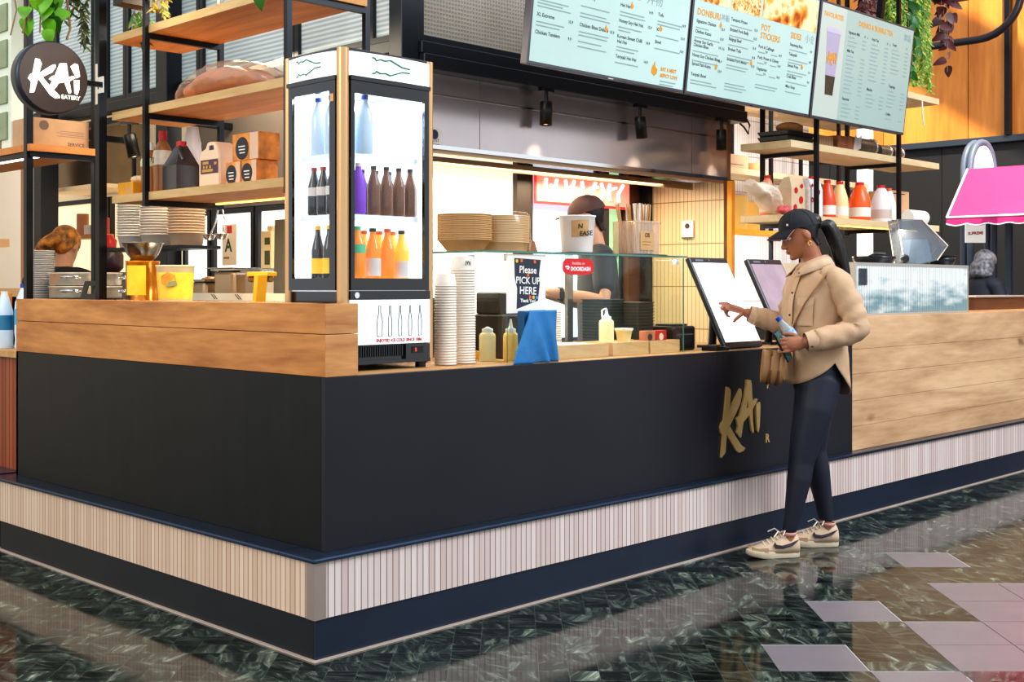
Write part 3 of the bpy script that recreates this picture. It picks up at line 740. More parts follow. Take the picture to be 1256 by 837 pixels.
# signs on the glass
sg = empty('pickup_sign', 'white sheet with dark chalkboard notice asking to pick up here, taped to the case', 'sign', (1.253, .176, 1.21))
SM = Matrix.Translation(-Vector((1.253, .176, 1.21)))
M(SM).box(1.131, 1.376, .1738, .1752, 1.205, 1.459).build('sheet', PAPER, sg)
M(SM).prism([(1.178, 1.443), (1.345, 1.437), (1.334, 1.375), (1.338, 1.33), (1.327, 1.258), (1.192, 1.223), (1.196, 1.31), (1.181, 1.36)][::-1], (0, .1736, 0), (1, 0, 0), (0, 0, 1), -.001).build('chalkboard_print', mat('slate_navy_print', (48, 52, 66), .6), sg)
t = M(SM)
for b, s_, z in (('Please', .044, 1.378), ('PICK UP', .042, 1.332), ('HERE', .046, 1.287), ('Thank You!', .02, 1.252)):
    t.text(b, s_, (1.262, .1722, z), (1, 0, -.03), (.03, 0, 1), 0, 'CENTER', bold=.0008)
t.build('chalk_lettering', mat('white_print', (245, 240, 235), .6), sg)
t = M(SM)
for k, (x, z, mi) in enumerate(((1.193, 1.43, 0), (1.222, 1.432, 1), (1.305, 1.428, 1), (1.262, 1.37, 1), (1.275, 1.274, 1), (1.297, 1.273, 0), (1.318, 1.272, 2))):
    t.lathe([(.008, 0), (.008, .001)], (x, .1726, z), 10, mi, axis='Y')
t.build('coloured_icons', [mat('icon_yellow', (240, 200, 60), .5), mat('icon_orange', (225, 110, 60), .5), mat('icon_blue', (90, 150, 210), .5)], sg)
rs = empty('delivery_sticker', 'rounded red delivery sticker with white lettering on the case glass', 'sticker', (1.595, .176, 1.41))
pts = [(.106 * (abs(math.cos(a)) ** .5) * (1 if math.cos(a) >= 0 else -1), .037 * (abs(math.sin(a)) ** .6) * (1 if math.sin(a) >= 0 else -1)) for a in [2 * PI * k / 40 for k in range(40)]]
M().prism(pts, (0, -.0008, 0), (1, 0, 0), (0, 0, 1), .001).build('sticker_body', mat('red_vinyl', (205, 28, 36), .3, emit=.1), rs)
M().text('Available on', .018, (.0, -.0022, .01), (1, 0, 0), (0, 0, 1), 0, 'CENTER').text('DOORDASH', .0245, (.016, -.0022, -.018), (1, 0, 0), (0, 0, 1), 0, 'CENTER', bold=.0012).prism([(-.09, -.004), (-.085, .004), (-.066, .004), (-.06, -.003), (-.064, -.013), (-.076, -.013), (-.08, -.007), (-.068, -.006), (-.068, -.003)], (0, -.0016, 0), (1, 0, 0), (0, 0, 1), .0006).build('lettering', WHITE, rs)

# blue cloth draped over a box
bl = M(); nx, nz = 22, 22
def bp_(u, v):
    x = -.105 + .21 * u; z = .225 * v
    y = -.02 + .012 * math.sin(u * 17 + v * 5) * (1 - v) - .05 * (1 - v) * max(0, .55 - u) * 1.8
    x -= (1 - v) ** 1.3 * max(0, .5 - u) * .22
    if u < .28: x += .02 * v * (1 - u / .28)
    y -= .018 * math.sin(max(0, min(1, (u - .1 + (v - .5) * .5) * 2.2)) * PI)
    return (x, y, z)
bl.add([bp_(i / nx, j / nz) for j in range(nz + 1) for i in range(nx + 1)], [(j * (nx + 1) + i, j * (nx + 1) + i + 1, (j + 1) * (nx + 1) + i + 1, (j + 1) * (nx + 1) + i) for j in range(nz) for i in range(nx)], 0, True)
bo = empty('draped_cloth', 'blue cloth slipping off a small blue box in front of the glass case', 'cloth', (1.272, .128, .9931))
cl = bl.build('cloth', mat('blue_cloth', (44, 120, 176), .7, var=.12, vs=14, bump=.15, bs=60), bo)
so = cl.modifiers.new('s', 'SOLIDIFY'); so.thickness = .002
M().box(-.085, .105, -.006, .036, 0, .222).build('box', mat('blue_box', (30, 92, 140), .6), bo, bev=.004)

# bamboo boxes and what stands on them
BAM = wood('bamboo', (206, 158, 104), (230, 190, 140), 'X', 5)
bb = None
for k, (x0, x1, lab) in enumerate(((1.465, 1.83, 'pale bamboo box behind the blue cloth, left of the three in the glass case'), (1.862, 2.132, 'pale bamboo box in the middle of the three in the glass case'), (2.145, 2.384, 'pale bamboo box at the right end of the glass case'))):
    o = empty('bamboo_box', lab, 'box', (x0, .192, .9931), 0, 'bamboo boxes in the glass case')
    wv = x1 - x0
    M().box(0, wv, 0, .012, 0, .062).box(0, wv, .19, .202, 0, .062).box(0, .012, .012, .19, 0, .062).box(wv - .012, wv, .012, .19, 0, .062).build('sides', BAM, o, bev=.001)
    M().box(.012, wv - .012, .012, .19, .05, .058).build('lid_board', BAM, o)
def squeeze(label, loc, h, r, mm, nozzle=True, hoop=False):
    o = empty('squeeze_bottle', label, 'bottle', loc)
    M().lathe([(r * .95, 0), (r, .006), (r, h * .62), (r * .9, h * .68), (r * .6, h * .72)], seg=20).build('body', mm, o)
    q = M().lathe([(r * .66, h * .70), (r * .66, h * .80), (r * .3, h * .83), (r * .12, h * (1.05 if nozzle else .86))], seg=16)
    if hoop: q.tube([(r * .3, 0, h * .83), (-r * .2, 0, h * 1.05), (-r * .9, 0, h * 1.0), (-r * .9, 0, h * .8)], .005, 8)
    q.build('cap', WHITE, o)
MAYO = mat('cream_sauce', (244, 226, 170), .35, emit=.12); MUST = mat('mustard_sauce', (240, 200, 110), .35, emit=.1)
squeeze('squat cream sauce bottle with flat cap inside the case near its corner', (1.20, .36, .9931), .175, .037, MAYO, False)
squeeze('mustard sauce squeeze bottle with pointed nozzle near the case corner', (1.285, .30, .9931), .175, .034, MUST)
squeeze('cream sauce squeeze bottle with looped cap standing on the bamboo boxes', (1.955, .31, 1.0515), .155, .036, MAYO, True, True)
o = empty('lidded_tub', 'small cream plastic tub with clear lid on the middle bamboo box', 'tub', (2.075, .3, 1.0515))
M().lathe([(.032, 0), (.04, .05), (.044, .052), (.044, .058), (.0, .058)], seg=4).build('body', MAYO, o, rotz=PI / 4); M().box(-.033, .033, -.033, .033, .058, .066).build('lid', WHITE, o)
for x, lab, cc in ((2.235, 'sauce sachet packet with dark oval print on the right bamboo box', (190, 120, 90)), (2.325, 'red sauce sachet packet at the right end of the glass case', (196, 44, 32))):
    o = empty('sauce_packet', lab, 'packet', (x, .28, 1.0515))
    M().box(-.042, .042, -.02, .02, 0, .05).build('body', mat('packet_' + lab[:3], cc, .4), o, bev=.004)
    M().lathe([(.018, 0), (.018, .001)], (-.005, -.0212, .018), 14, axis='Y').build('print', mat('print_' + lab[:3], (60, 40, 50) if cc[1] > 100 else (235, 210, 190), .5), o)
tag(M().box(-.11, .1, -.07, .05, 0, .004).box(-.1, .09, -.06, .04, .004, .007).build('napkin', PAPER, loc=(1.62, .29, 1.0515)), 'pale napkins lying on the left bamboo box', 'napkin')
# dark takeaway boxes stacked at the back of the case
DKT = mat('dark_teal_plastic', (46, 62, 62), .35)
def stack_boxes(x, y, z, n, wd, dp, h, mm, label, group):
    p = None
    for k in range(n):
        if p is None:
            p = M().lathe([(.66, 0), (.70, h * .8), (.74, h * .8), (.74, h)], seg=4).build('takeaway_box', mm)
            for v in p.data.vertices:
                x_, y_ = v.co.x, v.co.y
                v.co.x = (x_ - y_) * .7071 * wd; v.co.y = (x_ + y_) * .7071 * dp
            for f in p.data.polygons: f.use_smooth = False
            p.location = (x, y, z); tag(p, label, 'takeaway box', group)
        else: dup(p, (x, y, z + k * h))
stack_boxes(2.18, .52, .9931, 17, .17, .14, .0155, DKT, 'dark teal takeaway box in the left stack at the back of the case', 'dark boxes in the left stack')
stack_boxes(2.315, .42, .9931, 16, .125, .14, .0155, mat('dark_olive_plastic', (66, 66, 58), .35), 'dark olive takeaway box in the stack at the right end of the case', 'dark boxes in the right stack')
nest(1.76, .50, .9931, 16, .011, .055, .045, CUPW, 'white paper bowl in the stack behind the blue cloth inside the case', 'white bowls inside the case', 'paper_bowl')
o = empty('cash_register', 'dark brown register box behind the sauce bottles at the case corner', 'register', (1.42, .48, .9931))
M().box(-.10, .10, -.09, .09, 0, .20).box(-.09, .09, -.07, .09, .20, .30).build('body', mat('dark_brown_plastic', (50, 40, 34), .5, var=.3, vs=25), o, bev=.008)
M().box(-.085, .085, -.092, -.09, .03, .12).build('front', BLACKP, o)
tag(M().box(-.04, .04, -.03, .03, 0, .035).build('sticky_box', mat('orange_yellow_box', (226, 158, 52), .5), loc=(1.255, .50, .9931), bev=.003), 'small orange box behind the squeeze bottles', 'box')
# ---------------------------------------------------------------- ordering kiosks
SCR = mat('white_touchscreen', (245, 248, 255), .12, emit=.75, ecol=(240, 247, 255))
SCR2 = mat('pinkish_touchscreen', (172, 152, 164), .12, emit=.06, ecol=(225, 205, 216), var=.15, vs=7)
KFR = mat('dark_kiosk_frame', (34, 38, 44), .3)
def kiosk(x, label, scr, loc_y=0.):
    k = empty('ordering_kiosk', label, 'kiosk', (x, .12 + loc_y, .9931))
    a = math.atan2(.24, .475); up = Vector((0, math.sin(a), math.cos(a))); nrm = Vector((0, -math.cos(a), math.sin(a))); L = .53
    mx = Matrix(((1, 0, 0, 0), (0, up.y, -nrm.y, 0.0), (0, up.z, -nrm.z, .012), (0, 0, 0, 1)))  # local x, along the slope, into the slab
    q = M(mx); q.box(0, .35, 0, L, 0, .03); q.build('housing', KFR, k, bev=.008)
    M(mx).box(.014, .336, .03, L - .035, -.0015, .0005).build('screen', scr, k)
    t = M(mx).box(.05, .12, L - .025, L - .015, -.001, 0).lathe([(.006, 0), (.006, -.001)], (.175, L - .018, 0), 10)
    t.build('top_bar', mat('grey_icon', (120, 126, 140), .5), k)
    s = M(); s.box(.12, .23, .16, .27, 0, .014); s.tube([(.175, .21, .01), (.175, .20, .22), (.175, .155, .27)], .022, 12)
    s.build('stand', BLACKP, k)
    return k
k1 = kiosk(2.685, 'white-lit self-order touchscreen being tapped by the woman', SCR)
k2 = kiosk(3.235, 'second self-order touchscreen with pinkish dim display behind the woman', SCR2)
o = empty('receipt_printer', 'black receipt printer between the glass case and the first touchscreen', 'printer', (2.50, .34, .9931))
M().box(-.085, .10, -.09, .1, 0, .125).build('body', BLACKP, o, bev=.012); M().box(-.06, .07, -.06, .05, .125, .135).build('lid', KFR, o, bev=.004); M().box(-.06, .075, -.0915, -.09, .08, .086).build('paper_slot', mat('paper_slot', (90, 90, 95), .4), o)
o = empty('card_terminal', 'flat black card terminal lying in front of the first touchscreen stand', 'card reader', (2.60, .14, .9931))
M().prism([(-.05, 0), (.07, 0), (.07, .016), (-.05, .03)], (0, -.05, 0), (1, 0, 0), (0, 0, 1), -.09).build('body', BLACKP, o, bev=.004); M().box(-.03, .03, -.03, .02, .028, .031).build('keypad', mat('olive_key', (84, 92, 80), .4), o)
o = empty('cable_holder', 'black speaker-like box behind the glass case end', 'box', (2.47, .52, .9931)); M().box(-.04, .04, -.04, .04, 0, .2).build('body', BLACKP, o, bev=.006)
o = empty('display_stand', 'short black stand with small blue screen beside the second touchscreen', 'screen', (3.12, .3, .9931))
M().box(-.06, .06, -.04, .06, 0, .012).build('base', BLACKP, o); M().prism([(-.05, .012), (.05, .012), (.05, .15), (-.05, .15)], (0, 0, 0), (1, 0, 0), (0, .25, 1), -.012).build('screen', mat('blue_screen', (120, 150, 190), .2, emit=.3), o)
tag(M().tube([(3.17, .42, 1.0), (3.16, .44, 1.12), (3.18, .4, 1.24), (3.21, .36, 1.2), (3.24, .34, 1.12)], .006, 6).build('black_cable', BLACKP), 'looping black cable behind the second touchscreen', 'cable')
m = M().ball((0, 0, .11), (.055, .05, .06), 16).lathe([(.035, 0), (.05, .03), (.05, .1)], seg=16)
tag(m.build('waving_figurine', mat('peach_ceramic', (238, 190, 140), .35, emit=.1), loc=(3.30, .55, .9931)), 'rounded peach ceramic pot between the two touchscreens', 'ornament')

# ---------------------------------------------------------------- steel hood and track lights
hd = empty('extractor_hood', 'long brushed stainless steel extractor hood over the cooking line', 'extractor hood', (1.66, 1.33, 2.05))
HM = Matrix.Translation(-Vector((1.66, 1.33, 2.05)))
HST = mat('reflective_hood_steel', (206, 196, 196), .17, .72, var=.10, vs=1.4, bump=.03, bs=3)
for a, b in ((1.66, 2.09), (2.095, 4.05), (4.055, 4.46)):
    M(HM).box(a, b, 1.33, 1.345, 2.05, 2.45).build('front_sheet', HST, hd)
M(HM).box(1.66, 4.46, 1.322, 1.33, 2.05, 2.072).build('lip', CHROME, hd, label='bright polished lower lip')
M(HM).box(1.66, 4.46, 1.323, 1.33, 2.335, 2.343).build('seam_trim', mat('warm_steel_trim', (214, 196, 176), .2, 1.), hd)
M(HM).box(1.66, 1.68, 1.345, 2.08, 2.05, 2.45).box(4.44, 4.46, 1.345, 2.08, 2.05, 2.45).box(1.68, 4.44, 1.345, 2.08, 2.43, 2.45).build('canopy', STEEL, hd)
M(HM).box(1.68, 4.44, 1.60, 1.62, 2.0, 2.05).box(1.68, 4.44, 1.345, 1.37, 2.03, 2.05).build('gutter', mat('warm_dull_steel', (176, 150, 120), .35, .8), hd)
f = M(HM)
for k in range(40): f.box(1.70 + k * .066, 1.735 + k * .066, 1.40, 1.58, 2.06, 2.075)
f.box(1.68, 4.44, 1.37, 1.6, 2.085, 2.09)
f.build('filter_slats', mat('bronze_filter', (120, 96, 70), .4, .6), hd)
o = M(HM).box(1.70, 1.80, 1.3195, 1.3205, 2.075, 2.155).lathe([(.026, 0), (.026, .001)], (1.75, 1.319, 2.125), 16, 1, axis='Y').text('VENT', .026, (1.75, 1.3188, 2.085), (1, 0, 0), (0, 0, 1), 1, 'CENTER').build('maker_plate', [PAPER, mat('plate_blue', (44, 52, 96), .5)], hd)
WARM = mat('warm_lamp_glow', (255, 226, 180), .4, emit=5, ecol=(255, 214, 150))
def spot(label, loc, tilt, rz, power=6, group='track spotlights'):
    o = empty('track_spotlight', label, 'spotlight', loc, rz, None)
    M().box(-.05, .05, -.016, .016, -.018, 0).build('mount', BLACKP, o); M().cyl((0, 0, -.075), .011, .06, 10).build('stem', BLACKP, o)
    mx = Matrix.Translation((0, 0, -.075)) @ Matrix.Rotation(tilt, 4, 'Y')
    M(mx).lathe([(.034, 0), (.036, -.004), (.036, -.135), (.030, -.135), (.026, -.125), (0, -.125)], seg=20).build('barrel', BLACKP, o)
    M(mx).cyl((0, 0, -.127), .026, .002, 16).build('bulb', WARM, o)
    l = bpy.data.lights.new('spot_lamp', 'SPOT'); l.energy = power; l.color = (1, .84, .6); l.spot_size = 1.2; l.shadow_soft_size = .03
    q = bpy.data.objects.new('spot_lamp', l); COL.objects.link(q); q.location = Vector(loc) + Matrix.Rotation(rz, 3, 'Z') @ (mx @ Vector((0, 0, -.14)) )
    q.rotation_euler = (0, tilt, rz)
    return o
spot('black track spotlight in front of the hood, leftmost of the three under the beam', (2.545, 1.25, 2.452), .04, 0, 14)
spot('black track spotlight in the middle of the three under the beam', (3.404, 1.25, 2.452), -.12, 0, 14)
spot('black track spotlight at the right end of the beam', (4.28, 1.25, 2.452), 0, 0, 14)
tag(M().tube([(4.56, 1.25, 2.5), (4.62, 1.25, 2.44), (4.60, 1.25, 2.38), (4.55, 1.25, 2.42), (4.5, 1.25, 2.44)], .007, 6).build('loose_cable', BLACKP), 'short loop of black cable at the right end of the beam', 'cable')

# neon window sign
ns = empty('neon_sign', 'glowing pink and red neon sign panel in the back window', 'neon sign', (3.30, 2.05, 1.9))
NM = Matrix.Translation(-Vector((3.30, 2.05, 1.9)))
M(NM).box(3.295, 4.29, 2.05, 2.06, 1.88, 2.06).build('panel', mat('pink_sign_panel', (240, 150, 140), .5, emit=.7, ecol=(255, 140, 120), var=.3, vs=9), ns)
M(NM).box(3.29, 4.29, 2.045, 2.05, 1.872, 1.89).box(3.29, 3.31, 2.045, 2.05, 1.89, 2.06).build('border', mat('red_neon', (220, 40, 40), .5, emit=1.2), ns)
t = M(NM); x = 3.36; R_ = random.Random(5)
for k in range(9):
    t.tube([(x, 2.04, 1.915 + R_.uniform(0, .02)), (x + R_.uniform(-.02, .05), 2.04, 1.98), (x + R_.uniform(.0, .05), 2.04, 2.045)], .011, 6)
    if k % 2: t.tube([(x - .02, 2.04, 2.0), (x + .07, 2.04, 2.0 + R_.uniform(-.03, .03))], .010, 6)
    x += .1
t.build('neon_tubes', mat('white_hot_neon', (255, 240, 235), .4, emit=2.2, ecol=(255, 225, 215)), ns)
# sensor box on warm tiles
o = empty('wall_sensor', 'small white sensor box on the warm strip tiles', 'sensor', (4.468, 1.66, 1.66)); M().box(-.012, 0, -.05, .05, 0, .13).build('body', WHITE, o, bev=.003); M().lathe([(.018, 0), (.018, -.006)], (-.012, 0, .09), 12, axis='X').build('lens', mat('brown_lens', (80, 60, 44), .3), o); M().box(-.02, -.012, -.045, .045, .0, .012).build('foot', mat('sensor_foot', (110, 96, 80), .4), o)
wrot0 = math.atan2(CR.y, CR.x) + PI
# ---------------------------------------------------------------- left: hanging shelf over the side counter
SHW = wood('honey_shelf_board', (196, 128, 58), (226, 164, 92), 'Y', 2.4, bump=.04)
SHB = wood('pale_shelf_edge', (190, 150, 96), (216, 182, 128), 'Y', 3, bump=.04)
STRIPW = mat('warm_led_tape', (255, 210, 120), .4, emit=4., ecol=(255, 190, 90))
hs = empty('hanging_shelf', 'three-tier oak shelf in black steel frames over the side counter', 'shelf', (.33, .63, 1.7))
HSM = Matrix.Translation(-Vector((.33, .63, 1.7)))
for x in (.33, .735):
    for y in (.645, 1.79):
        M(HSM).box(x, x + .025, y - .0125, y + .0125, 1.70, 3.96).build('post', BLACKM, hs)
for z in (1.73, 2.14, 2.52):
    for y in (.645, 1.79):
        M(HSM).box(.355, .735, y - .0125, y + .0125, z - .027, z - .001).build('crossbar', BLACKM, hs)
    M(HSM).box(.356, .734, .62, 2.134, z, z + .038).build('board', SHW, hs, bev=.001)
    M(HSM).box(.350, .356, .62, 2.136, z, z + .038).build('front_edge', SHB, hs)
M(HSM).box(.70, .715, .68, 1.76, 1.722, 1.729).build('led_tape', STRIPW, hs)
area('shelf_strip_lamp', (.60, 1.2, 1.71), (.62, 1.2, 0), .05, 9, (1, .74, .38), 1.0)
struct(M().box(.0, 8., .60, .70, 3.97, 4.07).box(.0, 8., 1.75, 1.85, 3.97, 4.07).box(.3, .8, -.5, 5.5, 4.07, 4.17).box(4.1, 4.2, .3, 2., 4.07, 4.17).build('trim_20', BLACKM))

# items on the bottom shelf (board top z = 1.768)
Z1 = 1.7681
o = empty('tea_carton', 'flat orange-yellow carton at the far left end of the bottom shelf', 'carton', (.43, 2.04, Z1)); M().box(-.06, .06, -.075, .075, 0, .062).build('body', mat('mustard_carton', (226, 160, 40), .6, var=.1, vs=12), o, bev=.002); M().box(-.0605, -.06, -.07, -.01, .006, .03).build('label', KRAFT, o)
for q, (y, z_) in enumerate(((2.05, .062), (1.985, .062))):
    tag(M().ball((0, 0, .018), (.035, .03, .02), 12).build('bread_roll', mat('pale_bun_%d' % q, (225, 200, 160), .6), loc=(.44, y, Z1 + z_)), 'small pale round on top of the yellow carton, ' + ('left one' if q == 0 else 'right one'), 'bread roll')
BRS = mat('brown_sauce', (160, 104, 56), .2, emit=.05)
for k, (y, h_, cc, lab) in enumerate(((1.945, .255, WHITE, 'brown sauce bottle with white nozzle and green label behind the black frame post'), (1.825, .30, RED, 'taller brown sauce bottle with red cap and white label on the bottom shelf'))):
    o = empty('sauce_bottle', lab, 'bottle', (.45, y, Z1))
    M().lathe([(.04, 0), (.045, .012), (.043, .06), (.046, .12), (.046, h_ * .62), (.04, h_ * .72), (.016, h_ * .86)], seg=20).build('body', BRS, o)
    M().lathe([(.0462, .135), (.0466, h_ * .63), (.040, h_ * .71)], seg=20, cap=False).build('label', mat('sauce_label_%d' % k, (232, 214, 190) if k else (206, 208, 168), .5, var=.12, vs=40), o)
    M().lathe([(.02, h_ * .85), (.02, h_ * .95), (.012 if k == 0 else .018, h_ * (1.0))], seg=14).build('cap', cc, o)
    if k: M().text('P.J', .03, (-.049, .028, .15), (0, -1, 0), (0, 0, 1), bold=.001).build('lettering', INK, o)
m = M()
rings = []
for k in range(9):
    z = .33 * k / 8; r = .075 * (1 - .55 * (k / 8) ** 2)
    rings.append([(r * (.6 + .18 * math.sin(5 * a + k)) * math.cos(a), r * (1.1 + .15 * math.sin(4 * a + 2 * k)) * math.sin(a) - .06 * k / 8, z) for a in [2 * PI * i / 26 for i in range(26)]])
m.loft(rings, 0, True, True)
tag(m.build('plastic_bag', mat('white_plastic_film', (236, 232, 226), .35, bump=.5, bs=30), loc=(.60, 1.86, Z1)), 'crumpled white plastic bag behind the sauce bottles', 'bag')
o = empty('soy_jug', 'grey-black soy sauce jug with red cap and tapered shoulders', 'jug', (.45, 1.655, Z1))
JG = mat('smoky_black_plastic', (66, 62, 62), .25, spec=.6)
M().lathe([(.083, 0), (.088, .008), (.088, .118), (.080, .13), (.028, .215)], seg=4).build('body', JG, o, rotz=PI / 4)
for f in o.children[0].data.polygons: f.use_smooth = False
M().lathe([(.024, .21), (.024, .235)], seg=16).build('cap', RED, o)
M().tube([(-.02, -.05, .145), (-.03, -.03, .19), (-.01, -.012, .205)], .012, 8).build('handle', JG, o)
o = empty('paper_packet', 'beige paper packet with red print behind the grey jug', 'packet', (.58, 1.53, Z1)); M().box(-.03, .03, -.055, .055, 0, .2).build('body', mat('beige_packet', (226, 196, 160), .6), o, bev=.01); M().prism([(.0, .1), (.03, .1), (.05, .2), (.03, .2)], (-.0305, .0, 0), (0, -1, 0), (0, 0, 1), -.001).build('print', RED, o)
o = empty('vinegar_jug', 'large cream plastic jug with purple label, red cap and top handle', 'jug', (.46, 1.355, Z1))
CJ = mat('cream_plastic_jug', (236, 204, 170), .4, emit=.06)
pf = [(-.085, 0), (.085, 0), (.085, .135), (.072, .168), (.05, .205), (-.012, .208), (-.03, .178), (-.07, .168), (-.085, .14)]
hole = [(.004, .165), (.05, .165), (.045, .19), (.008, .19)]
m = M().prism([(-a, b) for a, b in pf][::-1], (-.05, 0, 0), (0, 1, 0), (0, 0, 1), .10)
m.build('body', CJ, o, bev=.012)
M().prism([(-a, b) for a, b in hole][::-1], (-.0508, 0, 0), (0, 1, 0), (0, 0, 1), .102).build('handle_hole', mat('handle_shadow', (70, 62, 58), .6), o, bev=.004)
M().cyl((0, .05, .165), .022, .026, 16).build('cap', RED, o)
M().box(-.0512, -.0505, -.08, .062, .062, .125).build('label', mat('plum_label', (92, 52, 74), .5), o)
t = M(); t.text('SOUR', .02, (-.0515, .045, .098), (0, -1, 0), (0, 0, 1), bold=.001).text('PICKLE', .014, (-.0515, .05, .068), (0, -1, 0), (0, 0, 1), bold=.001)
for y in (.03, -.005, -.03): t.lathe([(.007, 0), (.007, .0004)], (-.0518, y, .09), 10, axis='X')
t = M()
for (y, z, w_) in ((.045, .105, .05), (.05, .07, .09), (-.05, .1, .02)): t.box(-.0516, -.0512, y - w_, y, z, z + .012)
for y in (.035, .01, -.018): t.lathe([(.008, 0), (.008, .0006)], (-.0518, y, .092), 10, axis='X')
t.build('label_print', mat('ochre_print', (206, 160, 60), .5), o)
CO1 = mat('orange_pattern_carton', (226, 140, 58), .5, var=.45, vs=16)
CO2 = mat('cream_carton', (228, 190, 160), .6)
def carton(loc, wy, h, lab):
    o = empty('food_carton', lab, 'carton', loc, 0, 'patterned cartons on the bottom shelf')
    M().box(-.055, .055, -wy / 2, wy / 2, 0, h).build('body', CO1, o, bev=.002)
    M().box(-.0558, -.055, -wy / 2 + .001, -wy / 2 + wy * .32, 0.002, h - .002).build('pale_side', CO2, o)
    R0 = min(wy * .36, h * .42)
    M().lathe([(R0, 0), (R0, -.001)], (-.0555, wy * .12, h * .45), 22, axis='X').build('dark_oval', mat('charcoal_oval', (50, 46, 50), .6), o)
    t = M()
    for k in range(3): t.box(-.0572, -.0568, wy * .12 - R0 * .5, wy * .12 + R0 * (.55 - .1 * k), h * .5 - k * .014, h * .5 - k * .014 + .005)
    t.build('print_lines', WHITE, o)
carton((.46, 1.145, Z1), .115, .1, 'orange patterned carton with dark oval, lower left of the three on the bottom shelf')
carton((.46, 1.022, Z1), .115, .1, 'orange patterned carton with dark oval, lower right of the three on the bottom shelf')
carton((.46, 1.05, Z1 + .1005), .2, .118, 'orange patterned carton lying on top of the other two')
tag(M().cyl((0, 0, 0), .016, .02, 12).build('bottle_cap', BLUC, loc=(.5, 1.12, Z1 + .2188)), 'blue cap on top of the upper orange carton', 'cap')
# bread bag on the middle shelf
o = empty('bread_bag', 'clear plastic bag of brown bread lying on the middle shelf', 'bread bag', (.5, 1.36, 2.1782))
m = M()
m.ball((0, -.02, .07), (.12, .24, .07), 20).ball((0, .16, .05), (.10, .13, .05), 16).ball((.0, -.2, .055), (.11, .14, .055), 16)
bb_ = m.build('loaf', mat('brown_bread', (176, 118, 72), .7, var=.2, vs=18), o); smooth_remesh(bb_, .012, 4)
rings = []
for k in range(15):
    s = k / 14; y = .36 - .86 * s; w_ = .02 + .125 * math.sin(PI * min(1, max(0, s)) ** .8) ** .7; h_ = .012 + .148 * math.sin(PI * s) ** .75
    rings.append([(w_ * (1 + .09 * math.sin(7 * a + k * 1.7)) * math.cos(a), y, max(.001, h_ * .5 + h_ * .5 * (1 + .08 * math.sin(9 * a + k)) * math.sin(a))) for a in [2 * PI * i / 30 for i in range(30)]])
m = M().loft(rings, 0, True, True)
m.build('plastic_film', glass('crinkled_film', (255, 246, 238), .16, .14, op=.10), o)
# ladles
for k, (y, zz_) in enumerate(((1.925, .0), (1.752, 0.))):
    o = empty('ladle', ('left' if k == 0 else 'right') + ' steel ladle hanging from the shelf underside', 'ladle', (.748, y - (.0 if k else .09), 1.703))
    M().tube([(0, -.02 + k * .04, -.002), (0, 0, -.06), (0, .05 - .03 * k, -.125)], .004, 8).build('handle', CHROME, o)
    M().lathe([(.0, -.03), (.022, -.024), (.034, 0), (.036, .002), (.031, .0), (.02, -.02), (0, -.026)], (0, .06 - .03 * k, -.122), 18).build('bowl', CHROME, o)
struct(M().box(.88, .93, 2.9, 5.3, 2.272, 2.31).box(.60, .88, 4.4, 4.45, 2.272, 2.31).box(.93, 1.53, 2.9, 2.94, 2.272, 2.31).box(.93, 1.50, 4.0, 4.04, 2.272, 2.31).build('trim_23', BLACKM))
spot('dark brown track spotlight under the shelves left of the sauce bottles', (.905, 3.0, 2.271), .22, wrot0 + .0, 6)

# ---------------------------------------------------------------- posts, corner shelf and round sign at the far end
o = empty('steel_post', 'black steel post carrying the round sign at the left end of the hanging shelf', 'post', (.325, 2.2, .9501)); M().box(-.02, .02, -.02, .02, 0, 3.02).build('tube', BLACKM, o); M().box(-.024, -.02, -.012, .012, 1.27, 1.47).build('fixing_plate', CHROME, o)
cs = empty('corner_shelf', 'oak corner shelf between black posts carrying a cardboard box', 'shelf', (.2, 2.75, 0))
CM = Matrix.Translation(-Vector((.2, 2.75, 0)))
for x, zb in ((.205, .9855), (.575, 1.2485)): M(CM).box(x - .018, x + .018, 2.735, 2.771, zb, 3.96).build('post', BLACKM, cs)
M(CM).box(.19, .60, 2.70, 4.6, 2.023, 2.06).build('board', wood('orange_oak_board', (196, 116, 48), (220, 146, 76), 'X', 2.4), cs, bev=.001)
M(CM).box(.2, .58, 2.72, 2.745, 1.995, 2.021).box(.2, .22, 2.745, 4.6, 1.995, 2.021).build('under_rail', BLACKM, cs)
M(CM).tube([(.30, 3.6, 2.012), (.30, 2.82, 2.012)], .008, 8).build('led_tube', mat('cool_led_tube', (255, 250, 255), .4, emit=5), cs)
o = empty('cardboard_box', 'cardboard box with dark print on the corner shelf', 'box', (.40, 2.9, 2.0602))
M().box(-.17, .15, -.12, .14, 0, .15).build('body', CARD, o, bev=.002)
t = M(); t.lathe([(.026, 0), (.026, .0006)], (-.10, -.1206, .112), 16, axis='Y').text('SERVICE', .026, (.03, -.1212, .012), (1, 0, 0), (0, 0, 1), bold=.0006)
for k in range(4): t.box(-.03 + .02 * (k % 2), .12, -.1208, -.1202, .06 + k * .009, .062 + k * .009)
t.build('print', mat('box_print', (120, 96, 84), .7), o)
for k, x in enumerate((.27, .40, .52)):
    o = empty('wicker_basket', 'small brown basket behind the cardboard box, ' + ('left', 'middle', 'right')[k] + ' of three', 'basket', (x, 3.17, 2.0602), 0, 'baskets on the corner shelf')
    M().box(-.055, .055, -.05, .05, 0, .19).build('weave', mat('wicker', (150, 116, 84), .7, var=.4, vs=60, bump=.4, bs=90), o, bev=.006)
    M().tube([(-.03, -.055, .15), (0, -.065, .16), (.03, -.055, .15)], .007, 6).build('handle', PAPER, o)
